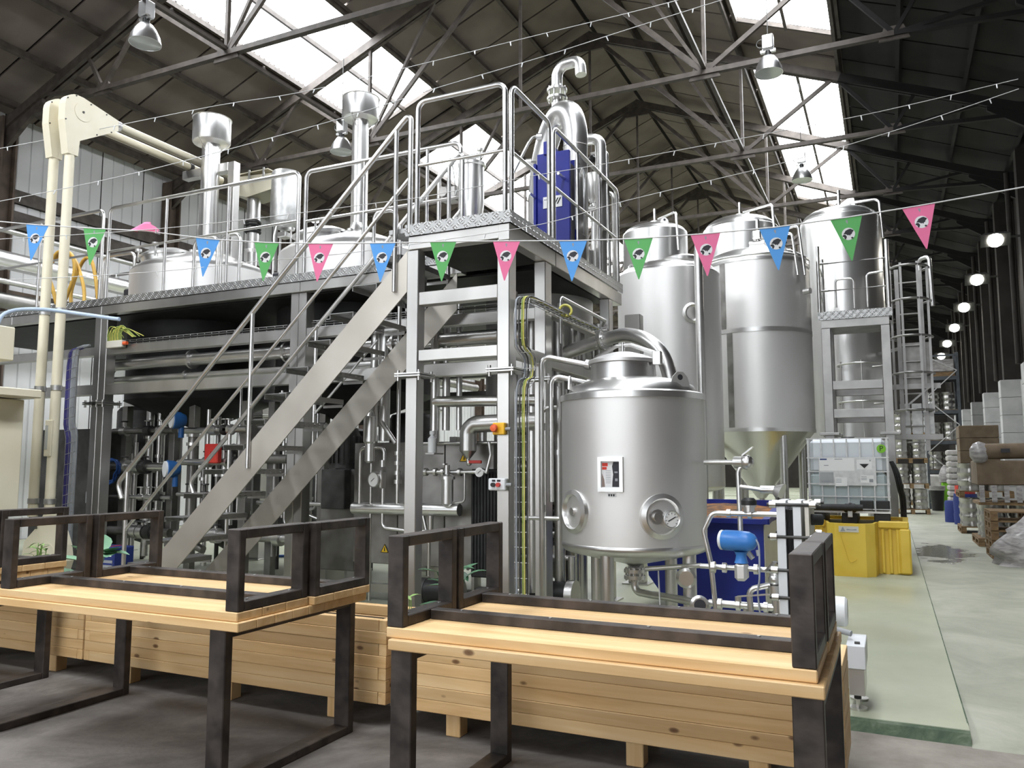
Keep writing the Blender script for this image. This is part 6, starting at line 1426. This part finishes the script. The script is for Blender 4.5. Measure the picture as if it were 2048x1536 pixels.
# ------------------------------------------------------------------ bunting
STR = [(-6.9, 3.60, 3.47), (-6.21, 3.81, 3.39), (-5.90, 3.91, 3.35), (-5.43, 4.05, 3.30), (-5.02, 4.17, 3.26), (-4.54, 4.32, 3.18), (-4.09, 4.45, 3.13), (-3.69, 4.57, 3.106), (-3.23, 4.69, 3.085), (-2.80, 4.81, 3.075), (-2.36, 4.93, 3.056), (-1.91, 5.05, 3.035), (-1.48, 5.16, 3.026), (-1.05, 5.26, 3.032), (-.62, 5.36, 3.048), (-.19, 5.46, 3.085), (.23, 5.55, 3.13), (.82, 5.66, 3.20), (1.9, 5.85, 3.36)]
solo('bunting_string', MB().tube(STR, .0045, 6), 'string_white', 'white cord carrying the row of pennant flags', 'string')
FW, FH = .097, .285
def flag_mesh(pts, name):
    return MB().prism(pts, (0, 0, 0), (1, 0, 0), (0, 0, 1), (0, .0012, 0))
def blob(pts): return pts
ASIA = [(-.022, .012), (-.016, .022), (-.006, .026), (.004, .030), (.016, .031), (.026, .024), (.034, .020), (.030, .012), (.024, .008), (.020, -.002), (.012, -.006), (.008, -.014), (.002, -.006), (-.004, -.010), (-.012, -.002), (-.024, .002), (-.030, -.002), (-.028, .006)]
AFRI = [(-.034, -.004), (-.022, -.002), (-.014, -.010), (-.012, -.020), (-.020, -.034), (-.026, -.030), (-.028, -.018), (-.038, -.012)]
AUST = [(.012, -.026), (.020, -.022), (.026, -.026), (.026, -.033), (.016, -.034)]
def make_flag(col, name):
    t = thing('pennant_flag', name, 'flag')
    obj('cloth', MB().prism([(-FW, 0), (FW, 0), (.003, -FH), (-.003, -FH)], (0, -.0006, 0), (1, 0, 0), (0, 0, 1), (0, .0012, 0)), col, t)
    for s_ in (-1, 1):
        y = -.0012 if s_ < 0 else .0012
        d = obj('globe', MB().cyl((0, y * .6, -.108), (0, y * 1.2, -.108), .040, 28), 'globe_white', t)
        for P in (ASIA, AFRI, AUST):
            Q = P if s_ < 0 else [(-a, b) for a, b in P]
            obj('land', MB().prism(Q, (0, y * 1.2, -.108), (1, 0, 0), (0, 0, 1), (0, y * .6, 0)), 'print_dark', d)
        obj('mark', MB().prism([(-.006, -.018), (.006, -.018), (.006, -.034), (0, -.045), (-.002, -.034), (-.006, -.03)], (0, y * .6, 0), (1, 0, 0), (0, 0, 1), (0, y * .5, 0)), 'print_grey', t)
    return t
NEAR = {'flag_blue': 'blue', 'flag_green': 'green', 'flag_pink': 'pink'}
where = ['hanging before the cream conveyor tubes', 'hanging just right of the cream conveyor tubes', None, 'hanging before the mash vessel', 'hanging below the grist filter', 'hanging by the stair handrail', 'hanging on the staircase top', 'hanging before the landing frame', 'hanging on the landing corner post', 'hanging below the blue plate cooler', 'hanging before the matt tank', 'hanging between the matt tank and fermenter', 'hanging before the belted fermenter', 'hanging before the tallest polished tank', 'hanging in the dark past the caged ladder']
cols = ['flag_blue', 'flag_green', 'flag_pink', 'flag_blue', 'flag_green', 'flag_pink', 'flag_blue', 'flag_green', 'flag_pink', 'flag_blue', 'flag_green', 'flag_pink', 'flag_blue', 'flag_green', 'flag_pink']
protos = {}
pts = STR[2:17]
for i, (p, c) in enumerate(zip(pts, cols)):
    lab = None if where[i] is None else NEAR[c] + ' pennant flag with globe print ' + where[i]
    if where[i] is None: continue
    a = Vector(STR[i + 1]); b = Vector(STR[i + 3]); d = b - a
    rot = (random.uniform(-.06, .06), -math.atan2(d.z, math.hypot(d.x, d.y)), math.atan2(d.y, d.x))
    if c not in protos:
        t = make_flag(c, lab); protos[c] = t; t.location = p; t.rotation_euler = rot; t['group'] = 'pennant flags on the bunting'
    else: copy_tree(protos[c], None, p, rot, lab, 'pennant flags on the bunting')
fx, fy, fz = pts[2]
ff = thing('pennant_flag', 'pink pennant flag flipped up and folded over the bunting string', 'flag', (fx, fy, fz), 'pennant flags on the bunting')
V = []; n = 10
dirv = Vector((.96, .27, -.1))
for i in range(n + 1):
    u = -1 + 2 * i / n
    for j, (k, hgt, back) in enumerate(((1.0, 0, 0), (.86, .045 * (1 - u * u) + .005, .02), (.5, .085 * (1 - u * u), .06), (.12, .10, .12))):
        q = Vector((fx, fy, fz)) + dirv * (FW * 1.4 * u * k - (.03 * j)) + Vector((0, back, hgt)); V.append(q)
obj('cloth', MB().add(V, [(i * 4 + j, (i + 1) * 4 + j, (i + 1) * 4 + j + 1, i * 4 + j + 1) for i in range(n) for j in range(3)], True), 'flag_pink', ff)
V = []
for i in range(n + 1):
    u = -1 + 2 * i / n
    for j in range(2):
        V.append(Vector((fx, fy - .012 * j, fz)) + dirv * (FW * 1.1 * u + .03) + Vector((0, -.02, .002 + (.05 * (1 - u * u)) * (1 - j))))
obj('folded_cloth', MB().add(V, [(i * 2, (i + 1) * 2, (i + 1) * 2 + 1, i * 2 + 1) for i in range(n)], True), 'flag_pink', ff)
# ------------------------------------------------------------------ strings of small lights
LINES = [('highest white light string crossing the left roof light', [(-10.96, 5.74, 5.35), (-10.01, 6.09, 5.48), (-8.95, 6.47, 5.65), (-7.34, 7.05, 5.92), (-6.36, 7.42, 6.05), (-5.06, 7.88, 6.31), (-3.69, 8.35, 6.6), (-2.34, 8.83, 6.89), (-1.0, 9.26, 7.19)]),
         ('white light string passing over both hooded chimneys', [(-10.23, 5.42, 4.45), (-9.38, 5.75, 4.6), (-8.31, 6.14, 4.79), (-7.21, 6.53, 5.02), (-5.49, 7.13, 5.44), (-4.48, 7.47, 5.73), (-3.35, 7.86, 6.03), (-2.2, 8.26, 6.37), (-0.46, 8.84, 6.85)]),
         ('white light string crossing the railings and blue plate cooler', [(-6.6, 3.53, 3.2), (-6.06, 3.73, 3.21), (-4.93, 4.16, 3.26), (-4.01, 4.5, 3.34), (-3.34, 4.74, 3.41), (-2.98, 4.87, 3.45), (-2.21, 5.14, 3.58), (-1.79, 5.29, 3.64), (-.64, 5.7, 3.83), (.05, 5.94, 3.95), (.9, 6.2, 4.12)]),
         ('lowest white light string just under the pennant flags', [(-6.6, 3.55, 2.9), (-6.08, 3.76, 2.9), (-4.97, 4.18, 2.94), (-4.22, 4.45, 3.0), (-3.56, 4.7, 3.05), (-2.9, 4.94, 3.13), (-2.19, 5.19, 3.23), (-1.62, 5.38, 3.38), (-.57, 5.75, 3.62), (.19, 6.0, 3.83), (.9, 6.2, 4.05)])]
for lab, P in LINES:
    sp_ = smooth_path(P, 4); bs_ = 1.6 if P[0][1] > 4.5 else 1.0; t = thing('light_string', lab, 'string lights', P[0])
    obj('cord', MB().tube(sp_, .0028 * bs_, 5), 'string_white', t)
    L = 0; nxt = .2
    for a, b in zip(sp_, sp_[1:]):
        seg = (b - a).length
        while L + seg > nxt:
            p = a + (b - a) * ((nxt - L) / seg); dv = Vector((random.uniform(-.4, .4), random.uniform(-.3, .3), -1)).normalized()
            obj('bulb', MB().cyl(p, p + dv * .034 * bs_, .0048 * bs_, 6, r2=.0035 * bs_), 'bulb_glass', t); nxt += random.uniform(.27, .36) * bs_
        L += seg
# ------------------------------------------------------------------ high bay lamps
def make_lamp():
    t = thing('high_bay_lamp', 'x', 'lamp')
    obj('ballast_box', MB().box(-.09, .09, -.08, .08, .34, .58, .015), 'shade_silver', t)
    obj('mount_plate', MB().box(-.12, .12, -.03, .03, .30, .34), 'shade_silver', t)
    obj('socket', MB().cyl((0, 0, .22), (0, 0, .32), .05, 14), 'black_plastic', t)
    s = obj('shade', MB().lathe([(.06, .24), (.10, .22), (.15, .15), (.20, .05), (.225, -.06), (.215, -.06), (.19, .05), (.14, .14), (.08, .2), (0, .21)], (0, 0, 0), 36, sharp=70), 'shade_silver', t)
    obj('glass', MB().lathe([(.214, -.055), (.12, -.06), (0, -.062)], (0, 0, 0), 36), 'glass_cover', s)
    obj('cable_loop', MB().torus((-.11, 0, .47), .07, .008, axis=(0, 1, 0), n=18, m=6), 'dark_steel', t)
    return t
lamp = make_lamp()
spots = [((-9.6, 7.81, 7.69), 'silver high bay lamp hanging beside the left roof light edge'), ((-9.6, 12.46, 7.74), 'silver high bay lamp hanging behind the second hooded chimney'), ((-1.525, 13.1, 7.92), 'silver high bay lamp between two roof lights above the tanks'), ((-1.525, 18.6, 7.93), 'silver high bay lamp hanging before the far roof light')]
for i, (p, lab) in enumerate(spots):
    if i == 0: lamp.location = p; tag(lamp, lab, 'lamp', 'high bay lamps'); o = lamp
    else: o = copy_tree(lamp, None, p, None, lab, 'high bay lamps')
    spots[i] = (p, o)
for p, o in spots: obj('hanger', MB().cyl((p[0], p[1], p[2] + .58), (p[0], p[1], roof_z(p[0]) + .03), .008, 6), 'dark_steel', o)
fl_ = None
for k in range(7):
    y = 19.7 + 4.08 * k; p = (2.25, y, 6.33)
    if k == 0:
        fl_ = thing('wall_floodlight', 'lit floodlight on the dark wall above the white pilasters', 'lamp', p, 'row of lit floodlights along the dark wall')
        obj('case', MB().prism([(-.20, .06), (.20, .06), (.28, -.06), (-.28, -.06)], (2.25, y - .14, 6.36), (1, 0, 0), (0, 0, 1), (0, .28, 0)), 'dark_steel', fl_)
        obj('glass', MB().cyl((2.25, y, 6.285), (2.25, y, 6.298), .15, 20), 'lamp_glow', fl_)
        obj('arm', MB().box(2.28, XW - .01, y - .02, y + .02, 6.42, 6.46), 'dark_steel', fl_)
    else: copy_tree(fl_, None, p, (-1.0, 0, 0))
fl_.rotation_euler = (-1.0, 0, 0)
# ------------------------------------------------------------------ stores along the right wall
def make_keg():
    t = thing('beer_keg', 'x', 'keg')
    P = [(0, .02), (.12, .02), (.15, .0), (.195, .0), (.195, .07), (.185, .09), (.19, .12)]
    P += [(.20, .17), (.205, .20), (.20, .225), (.19, .24), (.19, .34), (.20, .355), (.205, .38), (.20, .41), (.19, .46), (.185, .49), (.195, .51), (.195, .58), (.185, .58), (.185, .53), (.10, .52), (0, .52)]
    obj('body', MB().lathe(P, (0, 0, 0), 24, sharp=50), 'keg_steel', t)
    obj('valve', MB().cyl((0, 0, .52), (0, 0, .555), .035, 12), 'steel_pipe', t)
    return t
keg = make_keg(); first = [True]
def put_keg(x, y, z, lab, grp):
    if first[0]: keg.location = (x, y, z); tag(keg, lab, 'keg', grp); first[0] = False
    else: copy_tree(keg, None, (x, y, z), None, lab, grp)
def pallet(x0, x1, y0, y1, z, label, group=None):
    t = thing('pallet', label, 'pallet', ((x0 + x1) / 2, (y0 + y1) / 2, z), group); n = 6
    for k in range(n):
        a = y0 + k * (y1 - y0) / n; obj('slat', MB().box(x0, x1, a + .02, a + (y1 - y0) / n - .02, z + .122, z + .144), 'pallet_wood', t)
    for xx in (x0, (x0 + x1) / 2 - .05, x1 - .1):
        obj('runner', MB().box(xx, xx + .1, y0, y1, z, z + .022), 'pallet_wood', t)
        for yy in (y0, (y0 + y1) / 2 - .07, y1 - .14): obj('block', MB().box(xx, xx + .1, yy, yy + .14, z + .0225, z + .10), 'pallet_wood', t)
        obj('stringer', MB().box(xx, xx + .1, y0, y1, z + .1005, z + .1215), 'pallet_wood', t)
    return t
ZF = .06
# two stacked keg pallets behind the ladder
for lev, z in enumerate((ZF, ZF + .75, ZF + 1.5, ZF + 2.25)):
    pallet(.1, 1.0, 26.6, 27.6, z, 'wooden pallet under kegs in the tower behind the caged ladder', 'pallets of the keg tower')
    for i in range(2):
        for j in range(2): put_keg(.31 + .45 * i, 26.85 + .5 * j, z + .146, 'steel keg in the pallet tower behind the caged ladder', 'kegs of the pallet tower')
# pallet rack
R_ = thing('pallet_rack', 'dark braced steel pallet rack holding kegs and a wrapped load', 'rack', (1.6, 30.4, ZF))
for x in (1.12, 2.12):
    for y in (29.9, 30.9): obj('upright', MB().box(x - .045, x + .045, y - .045, y + .045, ZF, 5.2), 'rack_blue_grey', R_)
SH = (1.34, 2.3, 3.30, 4.42)
for z in SH:
    for y in (29.88, 30.88): obj('beam', MB().box(1.165, 2.075, y - .03, y + .03, z - .12, z), 'rack_blue_grey', R_)
    obj('shelf_board', MB().box(1.17, 2.07, 29.95, 30.84, z + .001, z + .02), 'pallet_wood', R_)
zz = [ZF + .2, 1.0, 1.9, 2.8, 3.7, 4.6, 5.15]
for a, b, s_ in zip(zz, zz[1:], (1, -1, 1, -1, 1, -1)):
    obj('brace', MB().beam((1.62 - .48 * s_, 29.84, a), (1.62 + .48 * s_, 29.84, b), .03, .03), 'galvanised', R_)
obj('beam', MB().box(1.165, 2.075, 29.85, 29.91, 5.08, 5.14), 'rack_blue_grey', R_)
for li, z in enumerate((.06, SH[0] + .02, SH[1] + .02, SH[2] + .02)):
    for i in range(2):
        for j in range(2): put_keg(1.38 + .44 * i, 30.15 + .45 * j, z, 'steel keg standing in the braced pallet rack', 'kegs in the pallet rack')
wl_ = thing('wrapped_load', 'shiny film wrapped load on the top shelf of the rack', 'pallet load', (1.6, 30.4, 4.44))
obj('load', MB().box(1.2, 2.05, 30.0, 30.8, 4.58, 5.0, .03), 'stretch_wrap', wl_); obj('board', MB().box(1.2, 2.05, 30.0, 30.8, 4.441, 4.57), 'pallet_wood', wl_)
lw = thing('wrapped_load', 'low white film wrapped pallet load on the green floor before the rack', 'pallet load', (1.0, 33.2, ZF))
obj('load', MB().box(.42, 1.62, 32.6, 33.8, ZF + .15, 1.15, .05), 'wrap_white', lw); obj('base', MB().box(.4, 1.64, 32.6, 33.8, ZF, ZF + .14), 'pallet_wood', lw); obj('lid', MB().ball((1.0, 33.1, 1.17), .3, 16, .25), 'black_rubber', lw)
bb = thing('waste_bin', 'black tapered waste bin beside the low wrapped load', 'bin', (1.42, 30.6, ZF)); obj('body', MB().lathe([(0, ZF), (.16, ZF), (.22, .78), (.24, .78), (.24, .82), (.2, .82), (.15, .2)], (1.30, 29.0, 0), 20), 'black_plastic', bb); obj('liner', MB().lathe([(.2, .78), (.25, .84), (.24, .7)], (1.30, 29.0, 0), 20), 'stretch_wrap', bb)
gb = thing('waste_bin', 'lime green bin with clear bag behind the black bin', 'bin', (1.62, 30, ZF)); obj('body', MB().box(1.46, 1.72, 29.35, 29.65, ZF, .95, .03), 'sticker_green', gb); obj('bag', MB().lathe([(.18, .95), (.2, 1.15), (.12, 1.38), (.03, 1.5), (0, 1.5)], (1.58, 29.5, 0), 14), 'stretch_wrap', gb)
# stack of grey trays
for k in range(11):
    t_ = solo('bottle_tray', MB().box(1.36, 1.96, 24.2, 24.9, ZF + .15 + k * .155, ZF + .15 + k * .155 + .135, .03), 'wrap_white', 'white bag layer in the tall stack between rack and keg stacks', 'sack', 'white bag layers in a stack')
pallet(1.34, 1.98, 24.18, 24.92, ZF, 'wooden pallet under the stack of white bags')
bl_ = thing('blue_drum', 'dark blue drum with red and white lids before the white bags', 'drum', (1.55, 22.6, ZF)); obj('drum', MB().lathe([(0, ZF), (.26, ZF), (.27, .3), (.26, .35), (.27, .6), (.25, .8), (0, .8)], (1.62, 22.6, 0), 24), 'label_navy', bl_); obj('red_lid', MB().cyl((1.62, 22.6, .8), (1.62, 22.6, 1.0), .22, 20), 'red_plastic', bl_); obj('white_bag', MB().ball((1.64, 22.6, 1.12), .18, 14, .8), 'stretch_wrap', bl_)
bs = thing('blue_drum', 'smaller dark blue drum at the foot of the white bag stack', 'drum', (1.45, 23.3, ZF)); obj('drum', MB().lathe([(0, ZF), (.2, ZF), (.2, .55), (.18, .6), (0, .6)], (1.4, 23.4, 0), 20), 'label_navy', bs)
# kegs on pallets beside the walkway
for lev in range(2):
    z = ZF + lev * .75
    pallet(1.30, 2.3, 19.6, 20.7, z, 'pallet carrying kegs below the cardboard boxes, ' + ('on the floor' if lev == 0 else 'upper one'))
    for i in range(2):
        for j in range(2): put_keg(1.53 + .48 * i, 19.88 + .52 * j, z + .146, 'steel keg on the pallets below the cardboard boxes', 'kegs below the cardboard boxes')
for lev in range(1):
    z = ZF
    pallet(1.36, 2.5, 16.6, 17.9, z, 'pallet on the floor carrying kegs behind the empty pallets')
    for lv in range(1):
        for i in range(2):
            for j in range(2): put_keg(1.62 + .5 * i, 16.9 + .55 * j, z + .146, 'steel keg standing behind the stacked empty pallets', 'kegs behind the empty pallets')
cbx = thing('cardboard_box', 'brown cardboard box stack on the keg pallets', 'box', (1.75, 20.1, 1.537))
for k in range(3): obj('carton', MB().box(1.36, 2.1, 19.7, 20.5, 1.537 + k * .27, 1.537 + k * .27 + .265, .01), 'cardboard', cbx)
slip_ = thing('crate_load', 'grey film wrapped crate with slatted sides on the kegs', 'pallet load', (1.95, 17.2, .79))
obj('crate', MB().box(1.40, 2.48, 16.65, 17.85, 1.14, 1.58, .02), 'cardboard', slip_); obj('crate_base', MB().box(1.40, 2.48, 16.65, 17.85, .79, .84), 'pallet_wood', slip_)
for k in range(6): obj('crate_slat', MB().box(1.42 + k * .19, 1.50 + k * .19, 16.63, 16.66, .841, 1.139), 'stretch_wrap', slip_)
cr = thing('cardboard_roll', 'long brown cardboard roll lying on top of the wrapped crate', 'roll', (1.95, 17.0, 1.59))
obj('roll', MB().cyl((1.50, 16.7, 1.74), (2.60, 16.9, 1.76), .14, 20), 'cardboard', cr); obj('label', MB().box(1.78, 1.92, 16.575, 16.59, 1.72, 1.79), 'print_dark', cr)
obj('torn_film', MB().ball((1.46, 16.7, 1.72), .17, 10, 1.2), 'stretch_wrap', cr)
for k in range(5): pallet(1.36, 2.4, 14.45, 15.4, ZF + .147 * k, 'empty wooden pallet in the neat stack beside the walkway', 'empty pallets beside the walkway')
pb = thing('plastic_bag', 'crumpled white plastic sheet slumped against the empty pallets', 'bag', (1.75, 13.9, ZF))
V = []; nu, nv = 16, 10; rr_ = random.Random(9)
for j in range(nv + 1):
    for i in range(nu):
        a = 2 * PI * i / nu; h = j / nv; rad = (.42 * (1 - h * h) + .05) * (1 + .28 * rr_.uniform(-1, 1)); V.append((1.78 + rad * math.cos(a), 13.75 + rad * .8 * math.sin(a), ZF + .72 * h + .03 * rr_.random() * (j > 0)))
obj('sheet', MB().add(V, [(j * nu + i, j * nu + (i + 1) % nu, (j + 1) * nu + (i + 1) % nu, (j + 1) * nu + i) for j in range(nv) for i in range(nu)], True), 'stretch_wrap', pb)
solo('marker_post', MB().cyl((1.02, 28.5, .06), (1.02, 28.5, 3.0), .03, 8), 'white_plastic', 'thin white and red post standing before the pallet rack', 'post')
# ------------------------------------------------------------------ plants in the boxes
def leaf(mb, base, d, L, w, droop=.4, n=5):
    d = Vector(d).normalized(); sd = d.cross(Vector((0, 0, 1)))
    if sd.length < .05: sd = Vector((1, 0, 0))
    sd.normalize(); V = []; p = Vector(base); dd = d.copy()
    for k in range(n + 1):
        f = k / n; ww = w * math.sin(PI * (f * .92 + .06)); up = sd.cross(dd).normalized()
        V += [p + sd * ww, p + up * ww * .25 * -1, p - sd * ww]
        dd = (dd + Vector((0, 0, -droop / n))).normalized(); p = p + dd * (L / n)
    mb.add(V, [(k * 3 + j, k * 3 + j + 1, (k + 1) * 3 + j + 1, (k + 1) * 3 + j) for k in range(n) for j in (0, 1)], True)
def plant(label, x, y, z, kind, n, L, w, h, mat, seed, cat='plant'):
    r = random.Random(seed); t = thing('potted_plant', label, cat, (x, y, z))
    for k in range(n):
        a = r.uniform(0, 2 * PI); hh = r.uniform(.25, 1) * h
        tip = Vector((x + r.uniform(-.5, .5) * L * 1.5, y + r.uniform(-.3, .3) * L, z + hh))
        if kind != 'grass': obj('stem', MB().tube([(x, y, z - .02), ((x + tip.x) / 2 + r.uniform(-.02, .02), (y + tip.y) / 2, z + hh * .6), tip], .003, 5), mat, t)
        else: tip = Vector((x + r.uniform(-.08, .08), y + r.uniform(-.04, .04), z))
        m = MB(); leaf(m, tip, (math.cos(a), math.sin(a) * .6 - .2, r.uniform(.1, .9) if kind != 'grass' else r.uniform(.8, 2.2)), L * r.uniform(.7, 1.2), w * r.uniform(.7, 1.2), r.uniform(.4, 1.3) if kind != 'grass' else r.uniform(.8, 1.8))
        obj('leaf', m, mat, t)
    return t
SO = .51
plant('pale feathery herb in the planter below the cream conveyor foot', -6.1, 4.22, SO, 'bush', 46, .09, .012, .38, 'leaf_light', 1)
plant('broad blue green leafy plant in the planter by the navy box', -5.50, 4.24, SO, 'bush', 13, .20, .075, .38, 'bag_blue_green', 2)
plant('thin light green seedling in front of the stair stringer foot', -4.88, 4.2, SO, 'bush', 12, .10, .022, .34, 'leaf_light', 3)
plant('small green seedling between the upturned bench frames', -3.66, 4.2, SO, 'bush', 6, .08, .02, .27, 'leaf', 4)
plant('bushy green leafy plant behind the bench by the start stop switch', -2.38, 4.22, SO, 'bush', 24, .14, .036, .38, 'leaf_dark', 5)
plant('spiky fan leaved plant below the blue flow meter', -.63, 4.22, SO, 'grass', 22, .30, .010, .1, 'leaf', 6)
plant('yellow green sprig at the rear bench leg beside the landing post', -2.62, 4.2, SO, 'bush', 5, .08, .02, .2, 'leaf_light', 8)
